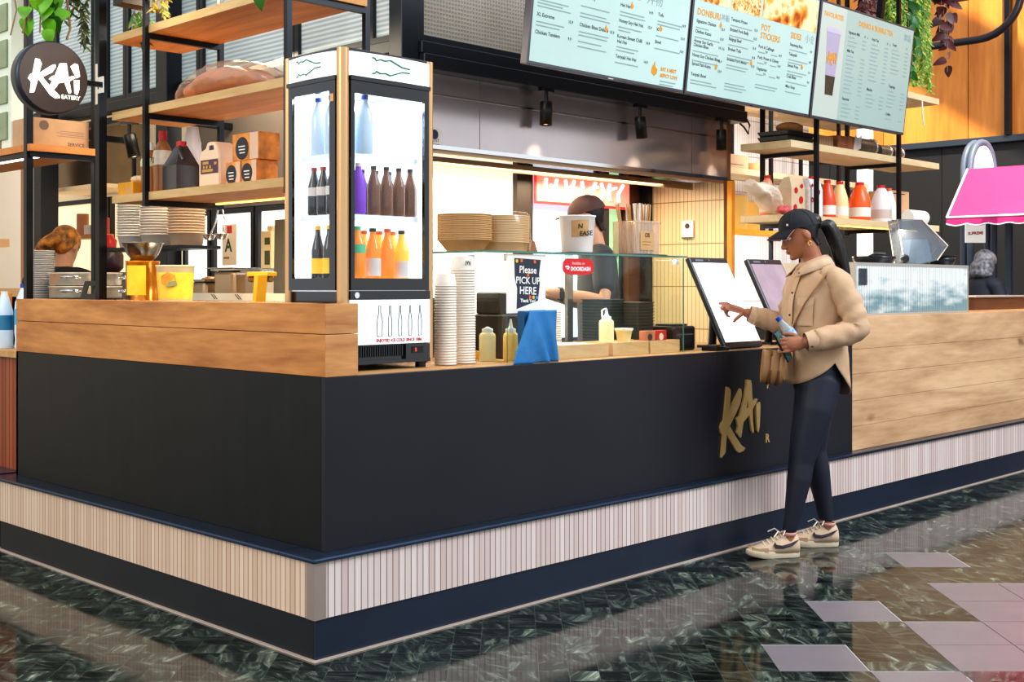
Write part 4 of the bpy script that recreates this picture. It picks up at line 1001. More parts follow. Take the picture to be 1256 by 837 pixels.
# round sign
rs_ = empty('round_sign', 'round dark blade sign with lit white eatery lettering on the black post', 'sign', (.046, 2.16, 2.313))
DARKB = mat('dark_brown_sign', (72, 58, 54), .5, var=.08, vs=8)
M().lathe([(.158, 0), (.172, .0), (.172, .075), (.158, .075)], (0, .0, 0), 48, axis='Y', mi=0).build('rim', mat('dark_blue_rim', (58, 64, 74), .35, .5), rs_)
rs_.children[0].location = (0, .04, 0)
M().lathe([(.166, 0), (.166, .004)], (0, -.037, 0), 48, axis='Y').build('face', DARKB, rs_)
M().box(.16, .262, -.012, .012, -.012, .012).build('arm', BLACKM, rs_); M().box(.258, .264, -.02, .03, -.04, .04).build('bracket', CHROME, rs_)
def S2(pts): return [((x - 360) * .00067, (572 - y) * .00067) for x, y in pts]
SK = [[(225,455),(255,460),(270,490),(255,540),(235,630),(215,695),(185,700),(190,660),(195,625),(172,600),(185,575),(205,560)],
 [(235,570),(300,520),(350,485),(368,480),(370,500),(345,540),(260,590),(235,610)], [(240,590),(275,580),(330,640),(400,700),(402,715),(370,722),(330,700)],
 [(400,470),(430,465),(420,560),(375,640),(345,675),(325,640),(345,600),(320,590),(345,565),(365,560)], [(410,470),(450,462),(462,540),(485,660),(480,675),(465,672),(440,610),(420,560)],
 [(375,590),(440,570),(500,545),(515,560),(470,590),(375,615)], [(480,480),(510,455),(535,460),(550,545),(525,560),(495,510)], [(505,575),(545,570),(545,640),(530,680),(510,670)]]
GLOW = mat('lit_sign_lettering', (255, 252, 244), .4, emit=1.4, ecol=(255, 248, 232))
m = M()
for k, p in enumerate(SK): m.prism(S2(p), (0, -.0416 - .0003 * k, 0), (1, 0, 0), (0, 0, 1), .004)
m.text('EATERY', .027, ((412 - 360) * .00067, -.0445, (716 - 572) * -.00067), (1, 0, 0), (0, 0, 1), bold=.0006)
m.build('lettering', GLOW, rs_, label='lit white brush lettering')

# ---------------------------------------------------------------- things along the side counter
pb_ = empty('prep_bench', 'steel prep bench behind the oak rail with pale slotted top', 'bench', (.36, .74, .9501))
PM = Matrix.Translation(-Vector((.36, .74, .9501)))
M(PM).box(.36, .84, .74, 2.6, .9501, 1.248).box(.44, .90, 2.6, 3.46, .9501, 1.248).build('cabinet', STEEL, pb_)
M(PM).box(.84, 1.25, .74, 2.6, .0, 1.268).build('rear_cabinet', STEEL, pb_)
M(PM).box(.835, .84, 1.2, 2.45, 1.249, 1.287).build('pale_front_strip', mat('cream_strip', (240, 224, 200), .5, emit=.2), pb_)
s = M(PM)
for y in (2.30, 2.02, 2.0, 1.80, 1.78): s.prism([(y, 1.282), (y - .008, 1.282), (y - .045, 1.256), (y - .035, 1.256)], (.8345, 0, 0), (0, 1, 0), (0, 0, 1), -.0006)
s.build('slots', BLACKP, pb_)
ZB = 1.2485
SATIN = mat('satin_warm_steel', (232, 218, 196), .34, .7, var=.1, vs=6, stretch=(.3, .3, 8))
stt = empty('steamer_pot', 'two-tier stainless steamer pot with side handles beside the black post', 'steamer', (.68, 3.08, ZB))
for k in range(2):
    p = M().lathe([(.190, .005 + k * .075), (.195, .01 + k * .075), (.195, .066 + k * .075), (.2, .068 + k * .075), (.2, .074 + k * .075), (.19, .076 + k * .075)], seg=40).build('tier', SATIN, stt)
    M().tube([(-.17, -.115, .045 + k * .075), (-.21, -.14, .05 + k * .075), (-.16, -.20, .05 + k * .075), (-.115, -.17, .045 + k * .075)], .009, 8).build('handle', CHROME, p)
    M().tube([(.115, -.17, .045 + k * .075), (.15, -.21, .05 + k * .075), (.2, -.15, .05 + k * .075), (.17, -.11, .045 + k * .075)], .009, 8).build('handle', CHROME, p)
M().lathe([(.195, .0), (.205, .003), (.205, .006)], seg=32).build('base_ring', BLACKP, stt)
o = empty('card_reader_stand', 'small tilted black tablet holder with a rectangular cut-out in front of the steamer', 'stand', (.46, 2.50, ZB))
m = M()
ex = Vector((0, -1, 0)); ey = Vector((.28, .0, .96))
for a, b, c0, d in ((0, .2, 0, .03), (0, .2, .075, .1), (0, .05, .03, .075), (.13, .2, .03, .075)):
    m.prism([(a, c0), (b, c0), (b - .02 * 0, d), (a, d)], (-.03, .14, 0.005), ex, ey, -.006)
m.build('frame', BLACKP, o); M().box(-.05, .05, -.10, .10, 0, .006).build('base', BLACKP, o)
o = empty('oil_tin', 'yellow and amber tin can under the steel mixing bowl', 'can', (.46, 2.035, ZB))
M().lathe([(.08, 0), (.083, .002), (.083, .01), (.081, .012), (.081, .188), (.083, .19), (.083, .198), (.079, .199)], seg=36).build('body', mat('amber_tin', (206, 128, 22), .2, .4, var=.35, vs=9), o)
m = M(); rings = [[(.0818 * math.cos(a), .0818 * math.sin(a), z) for a in [PI * (.98 + .42 * k / 10) for k in range(11)]] for z in (.03, .175)]
m.loft(rings, 0, True, False, False); m.build('yellow_label', mat('bright_yellow_label', (250, 212, 40), .4, var=.06, vs=30, emit=.1), o)
m = M()
for k in range(7): m.box(-.0822, -.0815, .0 - .03 + k * .008, .0 - .026 + k * .008, .006, .03)
m.build('barcode', INK, o)
o = empty('mixing_bowl', 'brushed steel mixing bowl set on the yellow tin', 'bowl', (.46, 2.035, ZB + .1992))
M().lathe([(.045, 0), (.05, .002), (.075, .03), (.098, .085), (.104, .086), (.104, .089), (.095, .087), (.07, .03), (.04, .006)], seg=40).build('body', STEEL, o)
o = empty('pickle_tub', 'translucent round tub of yellow pickle with an orange sticker', 'tub', (.46, 1.725, ZB))
M().lathe([(.074, 0), (.078, .005), (.088, .165), (.093, .167), (.093, .173), (.086, .173), (.084, .168), (.073, .01)], seg=32).build('body', mat('milky_plastic', (242, 226, 186), .35, emit=.08), o)
M().lathe([(.0788, .012), (.0868, .138)], seg=32, cap=False).build('yellow_contents', mat('pickle_yellow', (246, 208, 70), .4, emit=.05, var=.16, vs=22), o)
TF = Matrix.Rotation(math.atan2(CR.y, CR.x), 4, 'Z') @ Matrix.Rotation(.28, 4, 'Z')
M(TF).prism([(-.05, .085), (-.015, .07), (.018, .095), (.012, .125), (-.02, .14), (-.052, .12)], (-.015, -.084, 0), (1, 0, 0), (0, -.05, 1), .003).build('orange_sticker', mat('orange_fruit_print', (236, 146, 50), .5, var=.4, vs=25), o)
M(TF).prism([(-.03, .07), (.02, .078), (.014, .10), (-.02, .095)], (-.012, -.086, 0), (1, 0, 0), (0, -.05, 1), .003).build('green_sticker', mat('green_fruit_print', (140, 150, 110), .5), o)
for k, (y0, y1, h_, lab) in enumerate(((2.16, 2.33, .09, 'low steel container left of the three behind the pickle tub'), (1.89, 2.10, .145, 'tall steel container in the middle of the three on the rear bench'), (1.63, 1.82, .135, 'steel container at the right of the three on the rear bench'))):
    o = empty('steel_container', lab, 'container', (.98, (y0 + y1) / 2, 1.2682))
    wd = (y1 - y0) / 2
    M().box(-.09, .09, -wd + .012, wd - .012, 0, h_ - .012).build('pan', mat('warm_steel_%d' % k, (200, 176, 146), .28, .85), o, bev=.02)
    M().box(-.1, .1, -wd, wd, h_ - .012, h_).build('rim', STEEL, o, bev=.002)
    if k: M().box(-.12, .1, -wd - .01, wd + .02, h_ + .001, h_ + .005).build('lid', STEEL, o)
    else: M().ball((0, 0, h_), (.06, .05, .018), 12).build('contents', BRS, o)
o = empty('oil_carton', 'tall white and ochre carton on the right steel container', 'carton', (.96, 1.66, 1.4095))
M().box(-.035, .035, -.045, .045, 0, .19).box(-.03, .03, -.045, .0, .19, .215).build('body', mat('pale_ochre_carton', (226, 206, 156), .5), o, bev=.004); M().box(-.0358, -.035, -.035, .01, .12, .155).box(-.0358, -.035, -.035, .01, .02, .09).build('label', mat('dark_green_label', (74, 72, 44), .5), o)
o = empty('folded_board', 'tall dark grey sheet leaning beside the fridge', 'board', (.9, 1.47, 1.2682)); M().prism([(-.07, 0), (.07, 0), (.09, .38), (-.07, .38)], (0, 0, 0), (0, -1, 0), (.02, 0, 1), .012).build('sheet', mat('dark_olive_sheet', (92, 90, 80), .6), o)
o = empty('tape_dispenser', 'yellow bracket shaped tape dispenser next to the fridge', 'dispenser', (.6, 1.2, ZB))
YB = mat('safety_yellow', (242, 168, 24), .4, emit=.08)
M().prism([(.03, 0), (.062, 0), (.078, .125), (.045, .125)], (-.03, 0, 0), (0, -1, 0), (0, 0, 1), .05).box(-.03, .02, -.078, .09, .118, .138).build('bracket', YB, o, bev=.003); M().tube([(-.005, -.07, .105), (-.005, .10, .105)], .014, 12).build('roller', mat('bronze_roller', (150, 110, 60), .3, .7), o)
# lids tower
p = None
for k in range(27):
    if p is None:
        p = M().lathe([(.07, 0), (.078, .003), (.078, .0065), (.07, .0068)], seg=26).build('plate', mat('pale_grey_plate', (214, 208, 200), .35)); p.location = (.545, 3.36, ZB + .0); tag(p, 'pale plate in the tall stack beside the left black post', 'plate', 'plates in the tall stack')
    else: dup(p, (.545, 3.36, ZB + .0105 * k))
# rear rack with tall stacks of big paper bowls
rk = empty('wire_rack', 'dark wire rack carrying tall stacks of paper bowls', 'rack', (1.05, 2.9, 0))
for y in (.5,):
    for x in (-.12, .10): M().box(x - .01, x + .01, y - .01, y + .01, 0, 2.2).build('post', BLACKM, rk)
M().box(-.14, .12, -.44, .52, 1.53, 1.548).build('shelf_frame', BLACKM, rk)
for y, lab, mm in ((3.2, 'large white paper bowl in the left tall stack on the rear rack', PAPER), (2.93, 'large white paper bowl in the middle tall stack on the rear rack', CUPW), (2.62, 'large kraft paper bowl in the right tall stack on the rear rack', CUPK)):
    p = None
    for k in range(17):
        if p is None:
            p = M().lathe([(.082, 0), (.086, .003), (.10, .068), (.106, .069), (.107, .073), (.104, .076), (.098, .072)], seg=24).build('paper_bowl', mm); p.location = (1.05, y, 1.5485); tag(p, lab, 'bowl', lab.split(' in ')[1])
        else: dup(p, (1.05, y, 1.5485 + k * .016))
# poster on the window
o = empty('window_poster', 'cream poster with a green letter A and a red square on the bright window', 'poster', (1.528, 2.93, 1.45)); M().box(-.004, 0, -.078, .078, .0, .25).build('sheet', mat('cream_poster', (236, 212, 184), .6), o)
M().text('A', .11, (-.0046, .045, .085), (0, -1, 0), (0, 0, 1), bold=.003).build('letter', mat('bottle_green', (34, 72, 48), .5), o); M().box(-.0046, -.004, -.03, .025, .195, .24).build('red_square', RED, o); M().box(-.0046, -.004, .0, .06, .04, .052).build('small_print', BRS, o)
# far-left kitchen bits
struct(M().box(1.33, 1.46, 5.08, 5.2, 0, 2.58).build('trim_12', FR)); struct(M().box(1.34, 1.40, 5.36, 5.44, 0, 2.3).build('trim_13', mat('tan_post', (176, 132, 96), .5)))
o = empty('duct_hood', 'steel duct hood at the back left above the worker', 'hood', (1.72, 5.02, 2.02)); M().box(-.16, .16, -.42, .42, .03, .48).build('body', mat('dull_duct_steel', (150, 134, 116), .22, .9, var=.3, vs=2.5), o); M().box(-.2, .17, -.46, .44, 0, .03).build('rim', mat('cream_rim', (238, 206, 160), .5, emit=.2), o)
o = empty('spice_shelf', 'small orange shelf with jars at the back behind the worker', 'shelf', (1.74, 5.15, 1.68)); M().box(-.06, .06, -.25, .25, 0, .03).build('board', SHW, o)
for k, (y, h_, cc) in enumerate(((.12, .16, (206, 140, 100)), (.0, .07, (250, 240, 230)), (-.12, .09, (60, 80, 50)), (-.2, .12, (170, 40, 40)))):
    tag(M().cyl((0, 0, 0), .045, h_, 14).build('spice_jar', mat('jar_%d' % k, cc, .4), loc=(1.74, 5.15 + y, 1.7102)), ('brown', 'white', 'dark green', 'red')[k] + ' jar on the small orange shelf behind the worker', 'jar')
o = empty('dark_kettle', 'dark purple pot with red top seen through the rack', 'pot', (1.5, 4.40, 1.42)); M().lathe([(.07, 0), (.10, .03), (.1, .12), (.07, .17)], seg=20).build('body', mat('dark_plum_pot', (60, 36, 44), .3), o); M().lathe([(.05, .17), (.055, .22), (.02, .26)], seg=14).build('lid', RED, o)
tag(M().box(-.12, .12, -.25, .25, 0, 1.418).build('side_cabinet', GREYW, loc=(1.5, 4.40, 0.001)), 'taupe cabinet under the dark pot at the back', 'cabinet')
o = empty('wok', 'dark round wok hanging beside the black post', 'wok', (.75, 2.62, 1.40)); M(Matrix.Rotation(1.35, 4, 'Y')).lathe([(0, .035), (.05, .028), (.085, .008), (.09, 0), (.084, 0), (.05, .02), (0, .026)], seg=24).build('pan', mat('black_iron', (34, 30, 28), .35, .6), o); M().box(-.006, .006, -.012, .012, -.15, -.04).build('hook', BLACKM, o)

# ---------------------------------------------------------------- neighbouring stall on the left
nc = empty('neighbour_counter', 'reddish slatted timber counter with oak top beyond the black counter end', 'counter', (.0, 2.72, 0))
RSL = strip_tiles('red_brown_slats', 'Y', .045, (142, 66, 30), (168, 84, 42), (60, 26, 14), .15, rough=.5)
NCM = Matrix.Translation(-Vector((0, 2.72, 0)))
M(NCM).box(.15, .40, 2.72, 5.2, .37, .955).build('slat_front', RSL, nc); M(NCM).box(.12, .42, 2.70, 5.2, .955, .985).build('top', WTOP, nc)
M(NCM).box(.03, .40, 2.72, 5.2, .16, .33).build('tile_band', TB_L, nc); M(NCM).box(.0, .41, 2.71, 5.2, .33, .37).build('ledge', LEDG, nc); M(NCM).box(.04, .40, 2.72, 5.2, 0, .16).build('kickboard', NAVY, nc)
o = empty('water_bottle', 'large clear water bottle with blue label on the neighbouring counter', 'bottle', (.30, 3.02, .9853))
M().lathe([(.045, 0), (.05, .01), (.046, .05), (.05, .09), (.05, .2), (.046, .25), (.02, .32), (.018, .33)], seg=20).build('body', CLW, o); M().lathe([(.0508, .13), (.0508, .215)], seg=20, cap=False).build('label', mat('cyan_label', (60, 170, 220), .4, emit=.1), o); M().cyl((0, 0, .328), .02, .022, 14).build('cap', BLUC, o)
o = empty('water_bottle', 'second clear bottle left of the large water bottle, half out of view', 'bottle', (.24, 3.13, .9853))
M().lathe([(.04, 0), (.045, .01), (.045, .2), (.02, .29)], seg=18).build('body', CLW, o); M().cyl((0, 0, .288), .018, .022, 12).build('cap', WHITE, o); M().lathe([(.0455, .1), (.0455, .18)], seg=18, cap=False).build('label', mat('teal_label', (50, 130, 170), .4), o)
gc = empty('drawer_cabinet', 'pale green locker cabinet with rows of small drawers at the top left', 'cabinet', (.22, 3.0, 2.0603))
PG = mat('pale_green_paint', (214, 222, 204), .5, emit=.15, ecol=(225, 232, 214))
M().box(.0, .10, 0., 1.5, 0, 1.3).build('case', PG, gc, bev=.004)
GD = mat('sage_green_drawer', (150, 162, 128), .5, var=.1, vs=10)
for i in range(6):
    for j in range(6):
        dd = M().box(-.012, 0, .035 + i * .2, .205 + i * .2, .05 + j * .195, .20 + j * .195).build('drawer', GD, gc, bev=.004)
        M().ball((-.014,   .12 + i * .2, .125 + j * .195), (.006, .014, .012), 8).build('knob', PAPER, dd)
for k, z in enumerate((1.93, 1.73)):
    o = empty('hanging_plank', ('upper' if k == 0 else 'lower') + ' grey wooden plank sign hanging on hooks at the left edge', 'sign', (.14, 3.25, z - .13)); M().box(-.01, .01, -.02, .50, -.06, .08).build('plank', mat('weathered_plank_%d' % k, (136, 130, 120), .7, var=.15, vs=8), o); M().tube([(0, .02, .08), (0, .0, .11), (0, .03, .14), (0, .015, .19)], .007, 6).build('hook', GOLD, o)
    t = M()
    for q in range(4): t.box(-.0108, -.01, .03 + q * .09, .09 + q * .09, -.005, .02)
    t.build('print', PAPER, o)
o = empty('snack_crate', 'small orange crate on the neighbouring counter behind the bottles', 'crate', (.30, 3.75, .9853)); M().box(-.1, .1, -.35, .35, .12, .30).build('body', mat('orange_crate', (222, 140, 50), .6, var=.2, vs=10), o, bev=.004); M().box(-.08, .08, -.3, .3, 0, .12).build('stand', KRAFT, o)
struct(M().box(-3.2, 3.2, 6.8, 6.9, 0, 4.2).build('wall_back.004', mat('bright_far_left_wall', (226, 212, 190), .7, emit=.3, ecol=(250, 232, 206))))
for k, z in enumerate((1.25, 1.62)):
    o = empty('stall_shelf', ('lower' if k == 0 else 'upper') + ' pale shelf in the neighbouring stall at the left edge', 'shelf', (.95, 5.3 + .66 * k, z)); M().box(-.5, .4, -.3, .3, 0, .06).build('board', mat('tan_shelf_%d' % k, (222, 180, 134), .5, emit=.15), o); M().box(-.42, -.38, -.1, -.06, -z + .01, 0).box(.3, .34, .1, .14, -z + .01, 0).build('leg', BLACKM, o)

for k, y_ in enumerate((5.9, 6.3)):
    struct(M().box(.2 + .9 * k, .3 + .9 * k, y_, y_ + .1, 0, 3.0).build('trim_%d' % (30 + k), FR))
struct(M().box(-.1, .7, 2.52, 2.72, 2.965, 2.999).build('trim_22', BLACKM))
# ---------------------------------------------------------------- hanging plants, top left
def leaf(m, p, d, n, L, W, mi=0, fold=.18):
    p = Vector(p); d = Vector(d).normalized(); n = Vector(n); s = d.cross(n)
    if s.length < 1e-3: s = d.orthogonal()
    s.normalize(); n = s.cross(d)
    prof = [(0, .10), (.08, .42), (.25, .52), (.5, .44), (.75, .25), (.92, .08), (1, 0.0)]
    vs = []; fs = []
    for t, w_ in prof:
        c = p + d * (t * L) - n * (t * t * L * .25)
        vs += [c + s * w_ * W + n * fold * w_ * W, c, c - s * w_ * W + n * fold * w_ * W]
    for k in range(len(prof) - 1):
        a = 3 * k
        fs += [(a, a + 1, a + 4, a + 3), (a + 1, a + 2, a + 5, a + 4)]
    m.add(vs, fs, mi, True)
POT = mat('pothos_leaf', (104, 176, 24), .35, var=.35, vs=14, emit=.06); POT2 = mat('pothos_leaf_dark', (50, 110, 24), .35, var=.3, vs=14)
FERN = mat('fern_frond', (96, 116, 44), .5, var=.3, vs=20); STEM = mat('brown_stem', (150, 120, 84), .6)
PLT = mat('dark_planter', (50, 46, 42), .6)
CV = -CF + Vector((0, 0, .25))
R_ = random.Random(11)
po = empty('pothos_plant', 'bright green heart-leaved pothos trailing above the round sign', 'plant', (.22, 2.62, 2.95))
m = M(); m2 = M()
M().box(-.16, .16, -.07, .07, .05, .2).build('planter', PLT, po)
for (dx, dz) in ((-.12, -.30), (-.06, -.35), (-.02, -.22), (.03, -.28), (.07, -.12)):
    m2.tube([(dx * .3, -.05, .08), (dx * .7, -.09, .0), (dx * .9, -.1, dz * .5), (dx, -.1, dz)], .004, 6)
    for k in range(7):
        t = k / 6.; q = Vector((dx * .8 + R_.uniform(-.035, .035), -.1 + R_.uniform(-.03, .02), .02 + dz * t))
        leaf(m, q, (R_.uniform(-.6, .6), R_.uniform(-.3, .1), -1), CV + Vector((R_.uniform(-.5, .5), 0, R_.uniform(-.2, .4))), R_.uniform(.07, .105), R_.uniform(.06, .085), R_.choice((0, 0, 1)))
m2.tube([(-.15, -.06, .1), (-.19, -.07, -.1), (-.17, -.08, -.25), (-.2, -.08, -.38)], .004, 6).tube([(-.08, -.06, .1), (-.13, -.07, -.1), (-.1, -.08, -.2), (-.14, -.08, -.36)], .005, 6).tube([(.05, -.06, .1), (.09, -.07, -.1), (.11, -.08, -.3), (.09, -.08, -.36)], .006, 6)
m.build('foliage', [POT, POT2], po); m2.build('stems', STEM, po)
def trailing(name, label, loc, strands, mats, leafL, seed, cat='plant', wdt=.3, planter=True, dens=.32):
    R_ = random.Random(seed); o = empty(name, label, cat, loc); m = M(); s = M()
    for (dx, dy, L_) in strands:
        sx_ = R_.uniform(-.05, .05) * L_ / .3; ph = R_.uniform(0, 6)
        P_ = lambda t: Vector((dx * 1.03 + sx_ * t * t + .012 * math.sin(5 * t + ph), dy, -L_ * t))
        s.tube([P_(t) + Vector((0, 0, .02 if t == 0 else 0)) for t in (0, .25, .5, .75, 1)], .0022, 5)
        n = max(3, int(L_ / (leafL * dens)))
        for k in range(n):
            for sd in (-1, 1):
                j = R_.uniform(-.35, .35) * leafL
                leaf(m, P_((k + .5 * (sd > 0)) / n) + CR * j * .6, (CR.x * sd * R_.uniform(.2, 1.2) + R_.uniform(-.3, .3), CR.y * sd * R_.uniform(.2, 1.2) + R_.uniform(-.3, .3), -.75 + R_.uniform(-.4, .5)), CV + Vector((R_.uniform(-.6, .6), R_.uniform(-.6, .6), R_.uniform(-.3, .5))), leafL * R_.uniform(.55, 1.2), leafL * wdt * R_.uniform(.7, 1.2), R_.randrange(len(mats)))
    m.build('foliage', mats, o); s.build('stems', STEM, o)
    if planter: M().box(-.12, .12, -.05, .05, .02, .14).build('planter', PLT, o)
    return o
trailing('hanging_fern', 'dull green fronds hanging left of the black post at the top', (.40, 2.66, 2.88), [(-.03, -.02, .18), (.03, -.02, .30), (.05, -.03, .28), (0, 0, .14)], [FERN, mat('fern_dark', (62, 74, 36), .5)], .045, 4)
trailing('hanging_fern', 'small fern tuft hanging just right of the round sign post', (.42, 1.98, 2.66), [(0, 0, .12), (.02, .02, .15), (-.02, .02, .13), (.05, .0, .12)], [FERN, POT2], .05, 5)
o = trailing('potted_creeper', 'yellow-green creeper tips at the top of the shelf frame', (.36, 1.68, 2.68), [(0, 0, .1), (.03, .02, .08), (-.03, .03, .07)], [mat('yellow_green_leaf', (170, 160, 60), .5), FERN], .035, 6)
o = empty('trailing_leaf', 'single dark green leaf hanging over the top shelf edge', 'leaf', (.325, .835, 2.52)); m = M(); leaf(m, (0, 0, .04), (.1, -.1, -1), CV, .09, .055); m.tube([(0, .0, .12), (0, 0, .04)], .003, 5); m.build('blade', POT2, o)
# ---------------------------------------------------------------- right: steel shelf unit over the counter
su = empty('steel_shelf_unit', 'hanging black steel shelf unit with pale wooden boards over the right counter', 'shelf', (4.2, .65, 1.7))
UM = Matrix.Translation(-Vector((4.2, .65, 1.7)))
BRD = wood('pale_plywood_board', (198, 172, 128), (220, 198, 158), 'X', 2.2, bump=.03)
for x in (4.485, 5.62):
    for y in (.652, 1.06): M(UM).box(x - .013, x + .013, y - .013, y + .013, 1.70, 3.96).build('post', BLACKM, su)
for z in (1.738, 2.21, 2.70):
    M(UM).box(4.2, 6.3, .667, 1.045, z, z + .045).build('board', BRD, su, bev=.001)
    for x in (4.485, 5.62): M(UM).box(x - .013, x + .013, .667, 1.045, z - .027, z - .001).build('crossbar', BLACKM, su)
M(UM).box(4.3, 6.2, .70, .712, 1.73, 1.737).build('led_tape', STRIPW, su)
area('right_shelf_lamp', (5.0, .85, 1.70), (5.0, .85, 0), .1, 10, (1, .9, .75), 1.2)
ZS = 1.7832
# shopping bags and bottles on the lower board
o = empty('crumpled_bag', 'crumpled pale plastic bag overhanging the left end of the lower right-hand shelf', 'bag', (4.27, .86, ZS))
rings = []
R_ = random.Random(9)
for k in range(12):
    s = k / 11; c_ = Vector((.10 - .34 * s, .0, .04 + .17 * s - .02 * math.sin(s * 9))); w_ = .02 + .07 * math.sin(PI * (.15 + .75 * s))
    rings.append([c_ + Vector((.25 * w_ * math.sin(a) * (1 + .3 * math.sin(3 * a + k)), w_ * math.cos(a) * (1 + .25 * math.sin(5 * a + k)), w_ * .55 * math.sin(a) * (1 + .2 * math.sin(4 * a + 2 * k)))) for a in [2 * PI * i / 24 for i in range(24)]])
M().loft(rings, 0, True, True).build('film', mat('pale_tan_film', (226, 206, 184), .4, bump=.5, bs=25, emit=.08), o)
tag(M().ball((0, 0, .03), (.06, .045, .03), 14).build('crumpled_wrapper', mat('red_white_wrapper', (206, 90, 90), .5, var=.6, vs=30), loc=(4.24, .74, ZS)), 'crumpled red and white wrapper beside the paper bags', 'wrapper')
def paperbag(label, loc, mm, dots, dm, h_, w_, txt=None):
    o = empty('paper_bag', label, 'bag', loc)
    m = M(); m.loft([[(-w_, -.05, 0), (w_, -.05, 0), (w_, .05, 0), (-w_, .05, 0)], [(-w_ * .98, -.05, h_ * .7), (w_ * .98, -.05, h_ * .7), (w_, .05, h_ * .7), (-w_, .05, h_ * .7)], [(-w_ * .7, -.02, h_), (w_ * .95, -.03, h_ * .95), (w_ * .9, .02, h_), (-w_ * .8, .02, h_ * .97)]], 0, False, True)
    m.build('body', mm, o)
    t = M()
    for (x, z, r) in dots: t.lathe([(r, 0), (r, .0012)], (x, -.0525, z), 14, axis='Y')
    if txt: t.text(txt, .045, (-.07, -.0535, .09), (1, 0, 0), (0, 0, 1), bold=.002)
    t.build('print', dm, o)
paperbag('tan paper bag with red dots on the lower right-hand shelf', (4.36, .76, ZS), mat('tan_paper', (206, 178, 146), .6, bump=.3, bs=20), [(-.04, .05, .02), (.03, .1, .024), (-.03, .16, .02), (.05, .03, .016), (.04, .19, .015)], RED, .25, .085)
paperbag('white paper bag with red lettering on the lower right-hand shelf', (4.545, .74, ZS), mat('speckled_white_paper', (236, 226, 220), .6, var=.12, vs=60), [(.03, .16, .018), (-.05, .2, .012)], mat('crimson_print', (190, 36, 60), .5), .25, .085, 'OK!')
def milkbottle(label, x, y, h_, r, mm, cc, lab=True, half=None):
    o = empty('sauce_bottle', label, 'bottle', (x, y, ZS), .3)
    M().lathe([(r, 0), (r * 1.05, .008), (r * 1.05, h_ * .42), (r * .98, h_ * .58), (r * .6, h_ * .84), (r * .36, h_ * .93)], seg=20).build('body', mm, o)
    M().lathe([(r * .42, h_ * .925), (r * .42, h_)], seg=14).build('cap', cc, o)
    if lab: M().lathe([(r * 1.06, h_ * .10), (r * 1.06, h_ * .34)], seg=20, cap=False).build('label', WLB if lab is True else lab, o)
    if half: M().lathe([(r * 1.057, h_ * .01), (r * 1.057, h_ * .3)], seg=20, cap=False).build('contents', half, o)
PNK = mat('pink_sauce', (228, 150, 120), .3, emit=.08); ORS = mat('orange_sauce', (222, 112, 52), .3, emit=.08); RDS = mat('red_orange_sauce', (206, 76, 40), .3, emit=.08); CRS = mat('cream_yellow_sauce', (238, 206, 150), .3, emit=.08); CLR = mat('milky_clear_plastic', (226, 222, 224), .25, emit=.1); BRL = mat('dark_brown_liquid', (84, 44, 34), .3)
milkbottle('pink sauce bottle with red cap standing behind the tan paper bag', 4.34, .93, .27, .05, PNK, RED)
milkbottle('orange sauce bottle with red cap beside the white paper bag', 4.72, .82, .28, .065, ORS, RED, False)
milkbottle('red-orange sauce bottle with white label behind the front shelf post', 4.88, .80, .265, .055, RDS, RED)
milkbottle('cream yellow sauce bottle with red cap and white label', 5.05, .80, .265, .056, CRS, RED)
milkbottle('bright orange sauce bottle, widest in the row on the lower right-hand shelf', 5.29, .78, .275, .072, mat('bright_orange_sauce', (236, 92, 30), .25, emit=.12), RED)
milkbottle('milky white bottle with red cap and dull label', 5.585, .77, .27, .07, CLR, RED, mat('dull_label', (206, 186, 176), .5))
milkbottle('white bottle with orange cap and a dark brown bottom', 5.76, .80, .26, .05, CLR, ORC, True, BRL)
milkbottle('small white bottle beside the cardboard box on the lower right-hand shelf', 5.88, .86, .15, .04, CLR, WHITE, True)
milkbottle('red sauce bottle half hidden behind the orange ones', 4.86, .97, .25, .05, RDS, RED)
milkbottle('cream sauce bottle half hidden in the second row', 5.12, .97, .25, .05, CRS, RED)
o = empty('cardboard_box', 'tan cardboard box at the right of the lower right-hand shelf', 'box', (6.05, .95, ZS)); M().box(-.15, .15, -.09, .09, 0, .26).build('body', CARD, o, bev=.002); M().box(-.1, .08, -.0908, -.09, .235, .242).build('print', INK, o)
tag(M().lathe([(.05, 0), (.055, .01), (.055, .25), (.05, .26)], (0, 0, .056), 20, axis='X').build('paper_roll', WHITE, loc=(5.93, .74, ZS)), 'white paper roll lying at the right end of the lower right-hand shelf', 'roll')
# upper board
ZU = 2.2552
for k in range(2):
    o = empty('lidded_tray', ('lower' if k == 0 else 'upper') + ' flat black tray stacked at the left end of the upper right-hand shelf', 'tray', (4.36, .80, ZU + k * .034)); M().loft([[(-.15, -.10, 0), (.15, -.10, 0), (.15, .10, 0), (-.15, .10, 0)], [(-.165, -.115, .03), (.165, -.115, .03), (.165, .115, .03), (-.165, .115, .03)]], 0, False).build('tray', BLACKP, o); M().box(-.15, .15, -.1, .1, .03, .033).build('lid', mat('smoky_lid_%d' % k, (90, 74, 64), .15), o)
tag(M().ball((0, 0, .035), (.11, .08, .038), 18).build('bread_loaf', mat('toasted_bread', (176, 120, 66), .7, var=.2, vs=20), loc=(4.40, .8, ZU + .0675)), 'toasted flat loaf on the black trays', 'bread')
o = empty('long_carton', 'long tan corrugated carton on the upper right-hand shelf', 'carton', (4.72, .84, ZU)); M().box(-.17, .17, -.08, .08, 0, .085).build('body', CARD, o, bev=.002); m = M(); [m.box(-.165 + k * .016, -.158 + k * .016, -.0806, -.08, .004, .08) for k in range(21)]; m.build('flutes', mat('flute_shadow', (150, 112, 80), .7), o)
